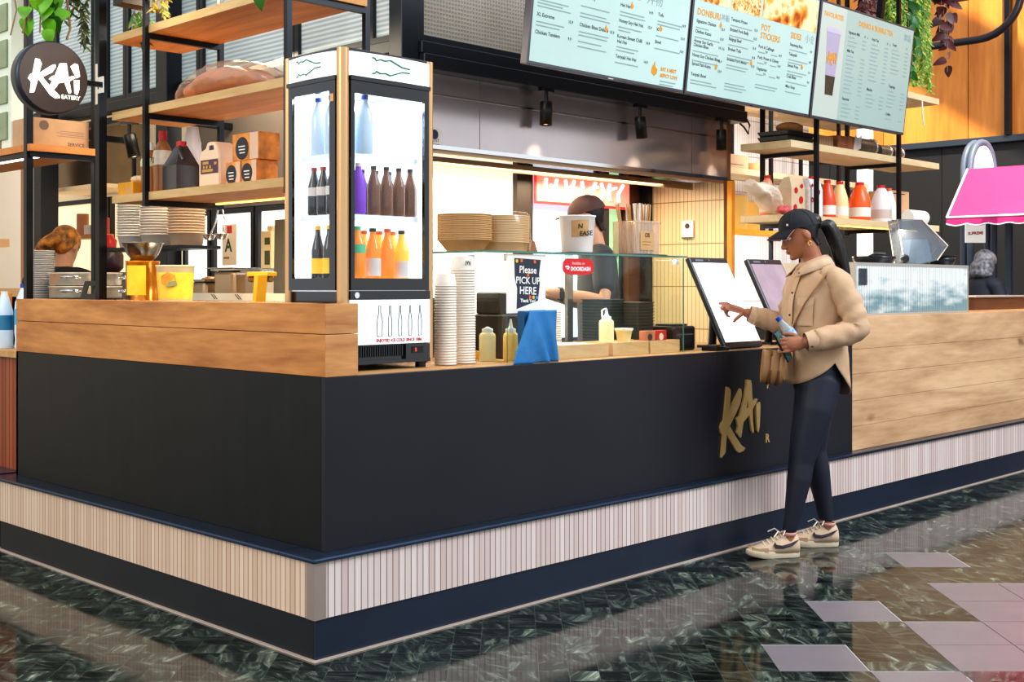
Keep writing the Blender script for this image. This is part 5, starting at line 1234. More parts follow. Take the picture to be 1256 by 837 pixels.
o = empty('printed_box', 'box with food photos in torn plastic on the upper right-hand shelf', 'box', (5.06, .82, ZU)); M().box(-.14, .14, -.08, .08, 0, .10).build('body', mat('food_photo_board', (150, 92, 56), .4, var=.5, vs=14), o, bev=.003); M().prism([(.05, 0), (.16, .03), (.18, .13), (.12, .10), (.09, .12)], (0, -.086, 0), (1, 0, 0), (0, 0, 1), -.003).build('torn_film', glass('torn_film', (250, 245, 240), .2, .2, op=.45), o)
FOIL = mat('silver_foil', (206, 204, 204), .25, .9, bump=.8, bs=40); 
for k, x in enumerate((5.42, 5.66, 5.84)):
    o = empty('foil_roll', 'foil-ended roll lying on the upper right-hand shelf, ' + ('leftmost and largest', 'middle one', 'rightmost') [k] + ' of three', 'foil roll', (x, .80, ZU), 0, 'foil rolls on the upper shelf')
    r_ = (.06, .048, .048)[k]; L_ = (.30, .14, .12)[k]
    M().lathe([(r_, 0), (r_, L_)], (-L_ + .05, 0, r_), 18, axis='X').build('wrap', mat('dark_wrap_%d' % k, (88, 76, 62), .4, var=.5, vs=18), o)
    M().lathe([(r_ * 1.0, 0), (r_ * 1.08, .015), (r_ * .9, .04), (r_ * .5, .05)], (.05, 0, r_ * 1.08), 12, axis='X').build('foil_end', FOIL, o)
# second unit behind
s2 = empty('steel_shelf_unit', 'second black steel shelf unit standing further back behind the first', 'shelf', (5.11, 1.75, 0))
U2 = Matrix.Translation(-Vector((5.11, 1.75, 0)))
for x in (5.7, 6.75):
    for y in (1.765, 2.13): M(U2).box(x - .013, x + .013, y - .013, y + .013, 0, 3.96).build('post', BLACKM, s2)
for z in (2.18, 2.72): M(U2).box(5.11, 7.3, 1.78, 2.115, z, z + .045).build('board', BRD, s2)
o = empty('cardboard_box', 'flat brown box at the left end of the rear shelf', 'box', (5.30, 1.92, 2.2252)); M().box(-.17, .17, -.1, .1, 0, .11).build('body', CARD, o, bev=.002); M().box(-.12, .1, -.1008, -.1, .03, .036).build('print', INK, o)
tag(M().lathe([(.09, 0), (.11, .06), (.11, .065)], seg=20).build('tan_dish', KRAFT, loc=(5.66, 1.92, 2.2252)), 'tan round dish beside the flat brown box on the rear shelf', 'dish')
# glowing yellow shelf on the back wall, with tins
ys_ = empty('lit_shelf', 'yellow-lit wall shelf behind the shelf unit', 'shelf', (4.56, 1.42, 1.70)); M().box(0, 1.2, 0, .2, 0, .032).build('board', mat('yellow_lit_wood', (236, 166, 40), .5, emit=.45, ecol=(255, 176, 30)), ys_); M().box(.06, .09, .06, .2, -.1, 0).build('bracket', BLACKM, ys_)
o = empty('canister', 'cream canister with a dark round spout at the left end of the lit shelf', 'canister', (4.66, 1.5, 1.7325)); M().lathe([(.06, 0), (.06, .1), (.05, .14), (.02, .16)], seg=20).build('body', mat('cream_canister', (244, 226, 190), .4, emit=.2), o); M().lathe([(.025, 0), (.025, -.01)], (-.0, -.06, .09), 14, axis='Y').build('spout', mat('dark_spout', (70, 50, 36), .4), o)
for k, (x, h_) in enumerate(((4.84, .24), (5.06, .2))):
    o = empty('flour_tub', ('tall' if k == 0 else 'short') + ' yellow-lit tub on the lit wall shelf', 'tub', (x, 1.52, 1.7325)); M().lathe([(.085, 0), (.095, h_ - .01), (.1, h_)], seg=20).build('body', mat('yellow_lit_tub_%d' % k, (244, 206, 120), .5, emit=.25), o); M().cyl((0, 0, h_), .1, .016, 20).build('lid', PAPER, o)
area('tile_wall_lamp', (5.6, 1.80, 1.70), (5.6, 2.2, 1.2), .1, 26, (1, .97, .93), 2.2)
area('tile_wall_lamp_upper', (5.6, 1.70, 2.66), (5.6, 2.2, 2.3), .1, 12, (1, .97, .93), 2.2)

# ---------------------------------------------------------------- ribbed glass cabinet and what stands on it
rg = empty('ribbed_glass_cabinet', 'low counter cabinet with a vertical ribbed glass front in a pale metal frame', 'cabinet', (4.02, .12, 1.1462))
RM = Matrix.Translation(-Vector((4.02, .12, 1.1462)))
PF = mat('pale_metal_frame', (214, 206, 196), .35, .5)
def ribs():
    m, nt, b = nodes_of('reeded_glass')
    tc = N(nt, 'ShaderNodeTexCoord'); sx = N(nt, 'ShaderNodeSeparateXYZ'); nt.links.new(tc.outputs['Object'], sx.inputs[0])
    d = N(nt, 'ShaderNodeMath', operation='MULTIPLY'); d.inputs[1].default_value = 2 * PI / .021; s = N(nt, 'ShaderNodeMath', operation='SINE')
    nt.links.new(sx.outputs['X'], d.inputs[0]); nt.links.new(d.outputs[0], s.inputs[0])
    n = N(nt, 'ShaderNodeTexNoise'); n.inputs['Scale'].default_value = 5; mp = N(nt, 'ShaderNodeMapping'); mp.inputs['Scale'].default_value = (1, 1, 3); nt.links.new(tc.outputs['Object'], mp.inputs[0]); nt.links.new(mp.outputs[0], n.inputs['Vector'])
    a = N(nt, 'ShaderNodeMath', operation='MULTIPLY_ADD'); a.inputs[1].default_value = .5; nt.links.new(n.outputs['Fac'], a.inputs[0]); nt.links.new(sx.outputs['Z'], a.inputs[2])
    r = N(nt, 'ShaderNodeValToRGB'); e = r.color_ramp.elements; e[0].position = .27; e[0].color = lin((120, 150, 156)); e[1].position = .47; e[1].color = lin((226, 232, 232)); nt.links.new(a.outputs[0], r.inputs[0])
    mr = N(nt, 'ShaderNodeMapRange'); mr.inputs['From Min'].default_value = -1; mr.inputs['From Max'].default_value = -.2; mr.inputs['To Min'].default_value = .4; mr.inputs['To Max'].default_value = 1; nt.links.new(s.outputs[0], mr.inputs['Value'])
    mu = N(nt, 'ShaderNodeMixRGB', blend_type='MULTIPLY'); mu.inputs[0].default_value = 1; nt.links.new(r.outputs[0], mu.inputs[1]); nt.links.new(mr.outputs[0], mu.inputs[2])
    nt.links.new(mu.outputs[0], b.inputs['Base Color']); b.inputs['Roughness'].default_value = .15
    nt.links.new(mu.outputs[0], b.inputs['Emission Color']); b.inputs['Emission Strength'].default_value = .35
    bp = N(nt, 'ShaderNodeBump'); bp.inputs['Strength'].default_value = .6; bp.inputs['Distance'].default_value = .004; nt.links.new(s.outputs[0], bp.inputs['Height']); nt.links.new(bp.outputs[0], b.inputs['Normal'])
    return m
M(RM).box(4.035, 5.56, .125, .135, 1.158, 1.448).build('ribbed_glass', ribs(), rg)
M(RM).box(4.02, 5.575, .12, .14, 1.1462, 1.158).box(4.02, 5.575, .12, .14, 1.448, 1.466).box(4.02, 4.035, .12, .14, 1.158, 1.448).box(5.56, 5.575, .12, .14, 1.158, 1.448).build('frame', PF, rg)
M(RM).box(4.02, 5.575, .14, .62, 1.452, 1.466).build('top', PF, rg); M(RM).box(4.02, 4.03, .14, .62, 1.1462, 1.452).box(5.565, 5.575, .14, .62, 1.1462, 1.452).build('side', PF, rg)
M(RM).box(4.06, 4.16, .1185, .1195, 1.33, 1.43).build('dark_sticker', mat('dark_check_sticker', (60, 66, 74), .5, var=.7, vs=90), rg)
for k, (x, py_, r_) in enumerate(((4.70, .36, .135), (5.44, .25, .09))):
    o = empty('cooking_pan', ('wide shallow dark pan left of the clear scoop bin', 'dark pan right of the clear scoop bin')[k], 'pan', (x, py_, 1.4664)); M().lathe([(r_ * .85, 0), (r_, .03), (r_ * 1.03, .05), (r_ * .98, .05), (r_ * .8, .012)], seg=30).build('body', mat('pan_dark_%d' % k, (44, 46, 52), .25, .5), o)
    M().tube([(-r_ * .95, -.03, .045), (-r_ * 1.15, -.08, .06), (-r_ * .7, -.13, .06)], .008, 8).build('handle', BLACKP, o)
AC = glass('smoky_acrylic', (206, 214, 222), .10, .03, op=.12)
o = empty('acrylic_bin', 'tilted clear acrylic topping bin with a copper edge standing on the cabinet', 'bin', (5.2, .33, 1.4664), math.atan2(CR.y, CR.x))
side = [(-.10, .012), (.0, 0), (.12, .03), (.19, .128), (.02, .302), (-.145, .302)]
m = M()
for y in (-.10, .10): m.prism(side, (0, y, 0), (1, 0, 0), (0, 0, 1), .004)
for a, b in ((2, 3), (5, 0), (3, 4)):
    p, q = side[a], side[b]; m.quad((p[0], -.10, p[1]), (q[0], -.10, q[1]), (q[0], .10, q[1]), (p[0], .10, p[1]))
m.build('clear_body', AC, o)
m = M()
for y in (-.104, .10):
    k = [2, 3, 4, 5, 0]; m.tube([(side[q][0], y, side[q][1]) for q in k], .0045, 6)
m.build('pale_edges', mat('acrylic_edge', (232, 222, 216), .2), o)
M().prism([(.192, .130), (.024, .304), (-.01, .304), (.16, .120)], (0, -.10, 0), (1, 0, 0), (0, 0, 1), -.20).build('copper_lid_strip', mat('copper_strip', (196, 150, 128), .3, .3), o)
M().prism([(-.07, .03), (.0, .006), (.09, .03), (.06, .17), (-.05, .17)], (0, -.09, 0), (1, 0, 0), (0, 0, 1), -.18).build('inner_scoop', mat('grey_blue_tray', (170, 190, 202), .25, var=.3, vs=10), o)
M().lathe([(.026, 0), (.03, .01), (.02, .02)], (-.10, -.105, .04), 18, axis='Y').build('hinge_knob', BLACKP, o)
o = empty('dark_wooden_box', 'long dark brown wooden trough at the right end of the oak counter', 'box', (6.80, .5, 1.1462)); M().box(-.48, .46, -.1, .1, 0, .095).build('body', wood('dark_walnut', (88, 52, 30), (112, 70, 42), 'X', 3), o, bev=.003); M().box(-.5, .48, -.12, .12, .095, .108).build('lip', PF, o)

# ---------------------------------------------------------------- pink awning stall in the hall beyond
aw = empty('pink_awning', 'bright pink awning with white piping and scalloped valance', 'awning', (9.3, 1.99, 0))
PKM = mat('pink_canvas', (186, 52, 112), .75, var=.05, vs=2); WPI = mat('white_piping', (245, 240, 240), .5)
yl, yr = 0.0, -2.6
m = M(); m.quad((0, yl, 2.02), (0, yr, 2.02), (.32, yr, 2.52), (.22, yl - .12, 2.52)).quad((0, yl, 2.02), (.22, yl - .12, 2.52), (1.4, yl - .12, 2.52), (1.5, yl, 2.02)).quad((.22, yl - .12, 2.52), (.32, yr, 2.52), (1.4, yr, 2.52), (1.4, yl - .12, 2.52))
m.build('canopy', PKM, aw)
m = M(); n = 60
pts = [(0, yl + (yr - yl) * k / n) for k in range(n + 1)]
m.add([(-.002, y, 2.02) for _, y in pts] + [(-.012, y, 1.955 - .022 * abs(math.sin(PI * (y - yl) / .21))) for _, y in pts], [(k, k + 1, n + 2 + k, n + 1 + k) for k in range(n)], 0, False)
m.build('valance', mat('deep_pink_canvas', (170, 30, 104), .7), aw)
m = M(); m.tube([(-.012, y, 1.955 - .022 * abs(math.sin(PI * (y - yl) / .21))) for _, y in pts], .007, 5); m.tube([(-.004, yl, 2.02), (-.004, yr, 2.02)], .012, 6); m.tube([(0, yl, 2.02), (.22, yl - .12, 2.52)], .012, 6)
m.build('piping', WPI, aw)
for y in (-.25, -2.3): M().box(.9, .96, y - .03, y + .03, 0, 2.5).build('post', mat('blue_grey_post', (84, 98, 118), .4, .3), aw)
o = empty('arched_sign', 'blue-grey arched totem sign with white oval top behind the awning', 'sign', (10.1, 1.97, 0)); AR = mat('slate_blue_paint', (92, 106, 128), .4)
m = M(); arch = [(-.17, 0, 0), (-.17, 0, 2.55)] + [(-.17 * math.cos(t), 0, 2.55 + .30 * math.sin(t)) for t in [PI * k / 14 for k in range(1, 14)]] + [(.17, 0, 2.55), (.17, 0, 0)]
mx = Matrix.Rotation(math.atan2(CR.y, CR.x) + .45, 4, 'Z')
M(mx).tube(arch, .035, 8).build('arch_frame', AR, o); 
M(mx @ Matrix.Translation((0, .09, 0))).tube(arch, .035, 8).build('arch_frame', AR, o)
m = M(mx); m.prism([(-.14, 2.3)] + [(-.14 * math.cos(t), 2.55 + .26 * math.sin(t)) for t in [PI * k / 14 for k in range(0, 15)]] + [(.14, 2.3)], (0, -.005, 0), (1, 0, 0), (0, 0, 1), .02); m.build('white_panel', mat('pale_panel', (226, 232, 236), .4, emit=.35), o)
o = empty('hanging_sign', 'small white hanging board with red lettering below the awning', 'sign', (9.86, 1.94, 1.78)); mx = Matrix.Rotation(math.atan2(CR.y, CR.x) + .15, 4, 'Z'); M(mx).box(-.11, .11, -.01, .01, 0, .28).build('board', mat('white_board', (236, 234, 228), .5, emit=.5), o); M(mx).text('SUPREME', .042, (0, -.0115, .085), (1, 0, .06), (-.06, 0, 1), 0, 'CENTER', bold=.002).build('lettering', RED, o); M(mx).tube([(-.08, 0, .28), (-.08, 0, .5)], .004, 5).tube([(.08, 0, .28), (.08, 0, .5)], .004, 5).build('wire', BLACKM, o)  # board given a glow of its own against the awning's shade
o = empty('wall_spotlight', 'dark box spotlight on the charcoal wall above the awning', 'spotlight', (11.85, 1.78, 2.78)); M(Matrix.Rotation(.3, 4, 'X')).box(-.1, .14, -.14, .14, -.12, .12).build('housing', mat('dark_grey_housing', (52, 54, 60), .4), o, bev=.01)
tag(M().box(-.03, .03, -.06, .06, 0, .26).build('pendant_lamp', mat('dull_glass_lamp', (86, 92, 96), .3), loc=(10.6, 1.62, 1.86)), 'small grey pendant lamp under the awning edge', 'lamp')
tag(M().tube([(10.6, 1.62, 2.12), (10.6, 1.62, 2.51)], .008, 6).build('lamp_cord', BLACKM), 'dark cord holding the grey pendant lamp', 'cord')
tag(M().box(-.3, .3, -2., 1.4, 0, 1.0).build('stall_counter', mat('pale_stall_counter', (190, 170, 150), .6), loc=(10.3, .6, .001)), 'pale counter of the pink awning stall', 'counter')

# ---------------------------------------------------------------- plants on top of the right shelf unit
MOSS = mat('moss_green', (104, 150, 34), .6, var=.3, vs=30); MOSS2 = mat('moss_light', (176, 190, 80), .6)
MAR = mat('maroon_leaf', (78, 18, 22), .5, var=.3, vs=20)
R_ = random.Random(21)
o = trailing('trailing_moss_plant', 'feathery green plant hanging beside the right menu screen', (6.12, .82, 3.62), [(R_.uniform(-.38, .30), R_.uniform(-.06, .06), R_.uniform(.42, .80)) for _ in range(46)], [MOSS, MOSS, MOSS2], .042, 31, wdt=.34, planter=False)
M().box(-.40, .40, -.08, .08, .02, .2).build('planter', PLT, o)
struct(M().box(5.4, 6.9, .70, .94, 3.60, 3.639).build('trim_21', BLACKM))
for c_ in o.children:
    if c_.name.startswith('planter'): c_.location = (0, 0, 0)
o = trailing('ivy_plant', 'glossy dark green ivy strand hanging right of the menu screen', (5.98, .74, 3.62), [(-.05, 0, .4), (.02, 0, .66), (.05, 0, .74)], [mat('ivy_green', (40, 96, 30), .4, var=.2, vs=18)], .10, 33, wdt=.6, dens=.75)
o = trailing('red_leaf_plant', 'dark red leaved strand hanging against the sunlit timber', (6.72, .8, 3.62), [(0, 0, .60), (.05, 0, .36), (-.10, 0, .30), (-.06, 0, .40)], [MAR, MAR, mat('grey_green_leaf', (70, 40, 40), .5)], .11, 35, wdt=.55, dens=.8)
o = trailing('red_leaf_plant', 'maroon foliage tuft above the right menu screen', (5.55, .86, 3.62), [(R_.uniform(-.14, .14), R_.uniform(-.05, .05), R_.uniform(.26, .48)) for _ in range(9)], [MAR, MAR, mat('brown_leaf', (120, 70, 52), .5)], .08, 37, wdt=.5)
tag(M().tube([(6.0, .66, 2.70), (6.01, .66, 2.60), (6.03, .66, 2.52)], .006, 5).build('loose_string', PAPER), 'short white string hanging from the top shelf board', 'string')
# ---------------------------------------------------------------- people (each built facing -x in its own frame, then turned)
SKIN = mat('brown_skin', (168, 108, 78), .45, var=.06, vs=14); SKIN2 = mat('light_skin', (216, 160, 124), .45, var=.05, vs=14)
HAIRB = mat('black_hair', (20, 17, 17), .35, bump=.5, bs=60, stretch=(1, 1, .15)); LIPM = mat('lip_tint', (140, 70, 62), .4); EYEW = mat('eye_white', (225, 215, 205), .3); IRIS = mat('dark_iris', (24, 16, 12), .2)
RINGS = [(-.112, -.080, -.035, .018), (-.105, -.089, -.015, .030), (-.092, -.088, .005, .042), (-.075, -.0895, .03, .052), (-.058, -.0905, .052, .059), (-.035, -.091, .074, .066), (0, -.087, .09, .071), (.02, -.0905, .095, .0735), (.045, -.087, .097, .074), (.07, -.076, .088, .068), (.092, -.056, .066, .053), (.107, -.024, .036, .030), (.112, -.004, .016, .01)]
def head(m, mx):
    """skull, brow, nose, lips, chin and ears; mx places the head (origin between the ears at eye height)"""
    old = m.mx; m.mx = mx
    rr = []
    for z, f, b, w_ in RINGS:
        c_ = (f + b) / 2; a_ = (b - f) / 2; ring = []
        for i in range(28):
            t = 2 * PI * i / 28; cx_ = math.cos(t); sy_ = math.sin(t)
            ring.append((c_ + a_ * cx_, w_ * sy_ * (1 - .12 * max(0, -cx_)), z))
        rr.append(ring)
    m.loft(rr)
    m.limb([(-.086, 0, .006), (-.096, 0, -.016), (-.106, 0, -.034)], [.008, .010, .0125], 10)
    m.ball((-.098, -.011, -.038), (.010, .009, .008), 8).ball((-.098, .011, -.038), (.010, .009, .008), 8)
    m.ball((-.094, 0, -.060), (.0075, .020, .006), 10).ball((-.0925, 0, -.070), (.0075, .018, .0065), 10).ball((-.084, 0, -.096), (.013, .020, .014), 10)
    m.ball((-.085, -.03, .022), (.010, .022, .006), 10).ball((-.085, .03, .022), (.010, .022, .006), 10)
    for s in (-1, 1):
        m.ball((.012, s * .072, -.012), (.019, .009, .031), 12, rot=Matrix.Rotation(-.18, 3, 'Y') @ Matrix.Rotation(s * -.25, 3, 'Z'))
        m.ball((.006, s * .070, -.04), (.009, .007, .011), 8)
    m.mx = old
def face_bits(mx, parent, brow=HAIRB):
    for s in (-1, 1):
        M(mx).ball((-.0695, s * .034, -.001), (.0115, .0135, .008), 12).ball((-.0775, s * .0345, -.002), (.0045, .0055, .0058), 10, 1).build('eye', [EYEW, IRIS], parent)
        M(mx).limb([(-.081, s * .018, .018), (-.0805, s * .034, .0235), (-.069, s * .050, .020)], [.0030, .0034, .0018], 6).build('eyebrow', brow, parent)
    M(mx).ball((-.0965, 0, -.0605), (.0065, .0185, .0046), 10).ball((-.0955, 0, -.0695), (.0065, .0165, .0050), 10).build('lips', LIPM, parent)
def back_hair(m, mx, k=1.075, front=((-.10, .055), (-.06, .038), (-.02, .022), (.01, .018), (.035, -.02), (.06, -.04))):
    """hair hugging the back and sides of the skull, its front edge given per height"""
    old = m.mx; m.mx = mx; rr = []
    for z in [-.088 + .0145 * i for i in range(11)]:
        for (a, b_) in zip(RINGS, RINGS[1:]):
            if a[0] <= z <= b_[0]:
                t = (z - a[0]) / (b_[0] - a[0]); f, b, w_ = [a[i] + (b_[i] - a[i]) * t for i in (1, 2, 3)]; break
        b = max(b, .072 if z < -.03 else b); w_ = max(w_, .056 if z < -.05 else w_)
        xf = front[0][1]
        for (z0, x0), (z1, x1) in zip(front, front[1:]):
            if z0 <= z <= z1: xf = x0 + (x1 - x0) * (z - z0) / (z1 - z0)
        c_ = (f + b) / 2; a_ = (b - f) / 2 * k; w_ *= k
        tm = math.acos(max(-.95, min(.95, (xf - c_) / a_)))
        rr.append([(c_ + a_ * math.cos(t), w_ * math.sin(t), z) for t in [-tm + 2 * tm * i / 25 for i in range(26)]])
    m.loft(rr, 0, True, True); m.mx = old
def fingers(m, pts_r):
    for pts, r in pts_r: m.limb(pts, [r * 1.05, r, r * .95, r * .78][:len(pts)] if len(pts) <= 4 else r, 8)

wrot = math.atan2(CR.y, CR.x)
woman = empty('person', 'woman in a black cap, beige shirt and navy leggings tapping the touchscreen', 'person', (2.797, -.260, 0), wrot)
HX = Matrix.Translation((-.012, 0, 1.585)) @ Matrix.Rotation(math.radians(-22), 4, 'Y')
m = M()
head(m, HX)
m.limb([(.012, 0, 1.535), (.04, 0, 1.47), (.06, 0, 1.40)], [.058, .052, .062], 18)
# trunk
m.limb([(.06, 0, 1.34), (.06, 0, 1.20), (.055, 0, 1.05), (.065, 0, .92)], [.105, .105, .10, .115], 22, sq=1.3, ax=(1, 0, 0))
# legs under the leggings down to bare ankles
LH, LK, LA = (.055, -.075, .86), (-.035, -.11, .455), (-.098, -.125, .11)
RH, RK, RA = (.085, .075, .86), (.078, .10, .49), (.148, .12, .11)
m.limb([LH, LK, LA, (-.103, -.125, .06)], [.085, .05, .030, .034], 16); m.limb([RH, RK, RA, (.152, .12, .06)], [.085, .05, .030, .034], 16)
m.limb([(-.10, -.125, .05), (-.20, -.135, .035)], [.032, .024], 10); m.limb([(.155, .12, .05), (.055, .115, .035)], [.032, .024], 10)
# arms
LS, LE, LW = (.135, -.165, 1.355), (.215, -.215, 1.115), (-.045, -.245, 1.055)
RS, RE, RW = (.02, .165, 1.36), (-.02, .25, 1.11), (-.225, .268, 1.182)
m.limb([(.09, -.10, 1.345), (.135, -.160, 1.325), LE, LW], [.045, .043, .038, .026], 14); m.limb([(.04, .10, 1.345), (.02, .16, 1.33), RE, RW], [.045, .043, .038, .026], 14)
# right hand: pointing at the screen
m.limb([(-.225, .268, 1.182), (-.262, .285, 1.197), (-.298, .303, 1.208)], [.026, .034, .036], 12, sq=.55, ax=(.2, .9, -.15))
fingers(m, [([(-.298, .276, 1.214), (-.325, .300, 1.231), (-.346, .322, 1.233), (-.362, .336, 1.231)], .0092),
            ([(-.306, .296, 1.211), (-.334, .312, 1.219), (-.352, .326, 1.206), (-.356, .330, 1.188)], .0095),
            ([(-.304, .318, 1.207), (-.330, .332, 1.203), (-.333, .334, 1.178), (-.318, .326, 1.166)], .0090),
            ([(-.298, .336, 1.201), (-.318, .348, 1.192), (-.320, .346, 1.170), (-.307, .337, 1.162)], .0080),
            ([(-.250, .262, 1.180), (-.272, .247, 1.166), (-.288, .248, 1.152), (-.297, .254, 1.140)], .0102)])
# left hand: closed round the phone
m.limb([(-.045, -.245, 1.055), (-.075, -.250, 1.050), (-.110, -.252, 1.046)], [.026, .034, .036], 12, sq=.55, ax=(.1, 0, 1))
for k in range(4):
    z = 1.074 - .0195 * k; x = -.116 + .004 * abs(k - 1)
    fingers(m, [([(x, -.252, z), (x - .034, -.256, z - .006), (x - .056, -.240, z - .010), (x - .050, -.216, z - .012)], (.0092, .0096, .0092, .0080)[k])])
fingers(m, [([(-.075, -.235, 1.072), (-.095, -.215, 1.088), (-.120, -.200, 1.092), (-.140, -.192, 1.090)], .0102)])
body = m.build('body', SKIN, woman); smooth_remesh(body, .0042, 3, .4)
face_bits(HX, woman)
# cap
CAPM = mat('washed_black_cotton', (28, 29, 34), .75, bump=.15, bs=160)
CX = HX @ Matrix.Rotation(math.radians(4), 4, 'Y')
rr = []
for k in range(11):
    t = k / 10 * PI / 2
    rr.append([(.006 + .104 * math.cos(t) * math.cos(a), .083 * math.cos(t) ** .95 * math.sin(a), .030 + .012 * (1 - k / 10) * -math.cos(a) * 1. + .092 * math.sin(t) ** .92) for a in [2 * PI * i / 40 for i in range(40)]])
cp = M(CX).loft(rr, 0, True, True).build('cap', CAPM, woman, label='washed black baseball cap')
b = M(CX); nu, nt = 20, 6; vs = []
for j in range(nt + 1):
    for i in range(nu + 1):
        u = -1 + 2 * i / nu; t = j / nt; ph = u * 1.12
        vs.append((.006 - .102 * math.cos(ph) - .074 * t * math.cos(ph * .55) * (1 - .10 * u * u), .082 * math.sin(ph) * (1 - .06 * t), .045 - .012 * t - .026 * u * u * (.4 + .6 * t) - .012 * t * t))
fs = [(j * (nu + 1) + i, j * (nu + 1) + i + 1, (j + 1) * (nu + 1) + i + 1, (j + 1) * (nu + 1) + i) for j in range(nt) for i in range(nu)]
b.add(vs, fs, 0, True)
br = b.build('brim', CAPM, cp); so = br.modifiers.new('s', 'SOLIDIFY'); so.thickness = .005
b2 = M(CX @ Matrix.Translation((.002, 0, -.0042))); b2.add(vs, fs, 0, True); b2.build('brim_lining', mat('pink_lining', (196, 140, 140), .7), cp)
M(CX).ball((.006, 0, .123), (.008, .008, .005), 10).build('cap_button', CAPM, cp)
M(CX).ball((-.065, -.064, .062), (.006, .003, .006), 10).build('cap_badge', mat('pale_badge', (214, 204, 190), .6), cp)
s = M(CX)
for a in (0, PI / 3, 2 * PI / 3, PI, 4 * PI / 3, 5 * PI / 3):
    s.tube([(.006 + .105 * math.cos(t) * math.cos(a), .084 * math.cos(t) ** .95 * math.sin(a), .031 + .012 * (1 - t / (PI / 2)) * -math.cos(a) + .0925 * math.sin(t) ** .92) for t in [PI / 2 * k / 8 for k in range(9)]], .0014, 5)
s.build('seams', mat('cap_seam', (46, 48, 56), .8), cp)
# hair below the cap, ponytail
m = M(HX)
back_hair(m, HX); m.mx = HX; m.ball((.075, 0, .035), (.05, .05, .04), 16)
m.mx = None
R_ = random.Random(4)
def curvy(pts, n=5):
    P_ = [Vector(p) for p in pts]; P_ = [P_[0] * 2 - P_[1]] + P_ + [P_[-1] * 2 - P_[-2]]; out = []
    for i in range(1, len(P_) - 2):
        for q in range(n):
            t = q / n; a, b_, c_, d_ = P_[i - 1:i + 3]
            out.append(.5 * ((2 * b_) + (c_ - a) * t + (2 * a - 5 * b_ + 4 * c_ - d_) * t * t + (3 * b_ - a - 3 * c_ + d_) * t ** 3))
    return out + [P_[-2]]
def curvy_r(r, n=5): return [r[i] + (r[i + 1] - r[i]) * q / n for i in range(len(r) - 1) for q in range(n)] + [r[-1]]
for k in range(11):
    a = k * 2.4; q = .5 + .5 * (k % 3) / 2; ox, oy = .020 * q * math.cos(a), .024 * q * math.sin(a); e_ = R_.uniform(-.06, .02)
    m.limb(curvy([(.085 + ox * .4, .004 + oy * .5, 1.632 + oy * .3), (.122 + ox, .010 + oy, 1.622 + ox * .8), (.158 + ox * 1.2, .016 + oy * 1.2, 1.555 + ox * .6), (.190 + ox * 1.2, .020 + oy * 1.2, 1.46), (.214 + ox, .024 + oy, 1.40 + e_), (.218 + ox * .6, .026 + oy, 1.365 + e_)]), curvy_r([.013, .018, .0185, .0165, .011, .004]), 10)
hr = m.build('hair', HAIRB, woman); smooth_remesh(hr, .0048, 2)
M().lathe([(.018, 0), (.025, .004), (.025, .012), (.018, .016)], (0, 0, 0), 16).build('hair_tie', mat('white_black_tie', (150, 150, 160), .4, var=.7, vs=80), hr, loc=(.112, .007, 1.615)).rotation_euler = (0, 1.2, 0)
er = M(HX); er.tube([(.006 + .009 * math.cos(t), -.079, -.058 + .012 * math.sin(t)) for t in [2 * PI * k / 16 for k in range(17)]], .0026, 6)
er.build('earring', mat('gold_hoop', (226, 176, 84), .2, 1.), woman)
# shirt
SHM = mat('beige_twill', (198, 164, 132), .8, var=.07, vs=7, bump=.4, bs=20)
def cloth_ring(z, cx_, a_, b_, th, n=64, hem=None, wr=0.):
    r = []
    for i in range(n):
        t = 2 * PI * i / n
        sup = lambda v, p: (abs(v) ** p) * (1 if v >= 0 else -1)
        x = a_ * sup(math.cos(t), .9); y = b_ * sup(math.sin(t), .9)
        wv = wr * (.5 * math.sin(5 * t + z * 21) + .35 * math.sin(11 * t - z * 33) + .3 * math.sin(3 * t + z * 47))
        x *= 1 + wv; y *= 1 + wv
        zz = z if hem is None else hem(t)
        r.append((cx_ + x * math.cos(th) - y * math.sin(th), x * math.sin(th) + y * math.cos(th), zz))
    return r
TH = math.radians(14)
def hemz(t):
    f = max(0, -math.cos(t)); g = max(0, math.cos(t))
    return .950 - .112 * f ** .8 - .172 * g ** .75
prof = [(1.440, .045, .056, .066), (1.42, .05, .066, .092), (1.40, .055, .080, .132), (1.375, .06, .098, .165), (1.34, .06, .116, .178), (1.28, .058, .135, .180), (1.22, .056, .142, .180), (1.15, .055, .143, .178), (1.08, .056, .142, .178), (1.02, .060, .144, .182), (.97, .064, .148, .186)]
rr = []
P2 = []
for (a, b_) in zip(prof, prof[1:]):
    for k in range(3): P2.append(tuple(a[i] + (b_[i] - a[i]) * k / 3 for i in range(4)))
P2.append(prof[-1])
for z, c_, a_, b_ in P2: rr.append(cloth_ring(z, c_, a_, b_, TH, wr=.034 if z < 1.36 else .0))
base = rr[-1]; low = cloth_ring(.85, .068, .150, .188, TH, hem=hemz, wr=.015)
for k in range(1, 7): rr.append([tuple(base[i][q] + (low[i][q] - base[i][q]) * k / 6 for q in range(3)) for i in range(64)])
sh = M().loft(rr, 0, True, False).build('shirt', SHM, woman, label='loose beige button-up overshirt')
so = sh.modifiers.new('s', 'SOLIDIFY'); so.thickness = .004; so.offset = 1
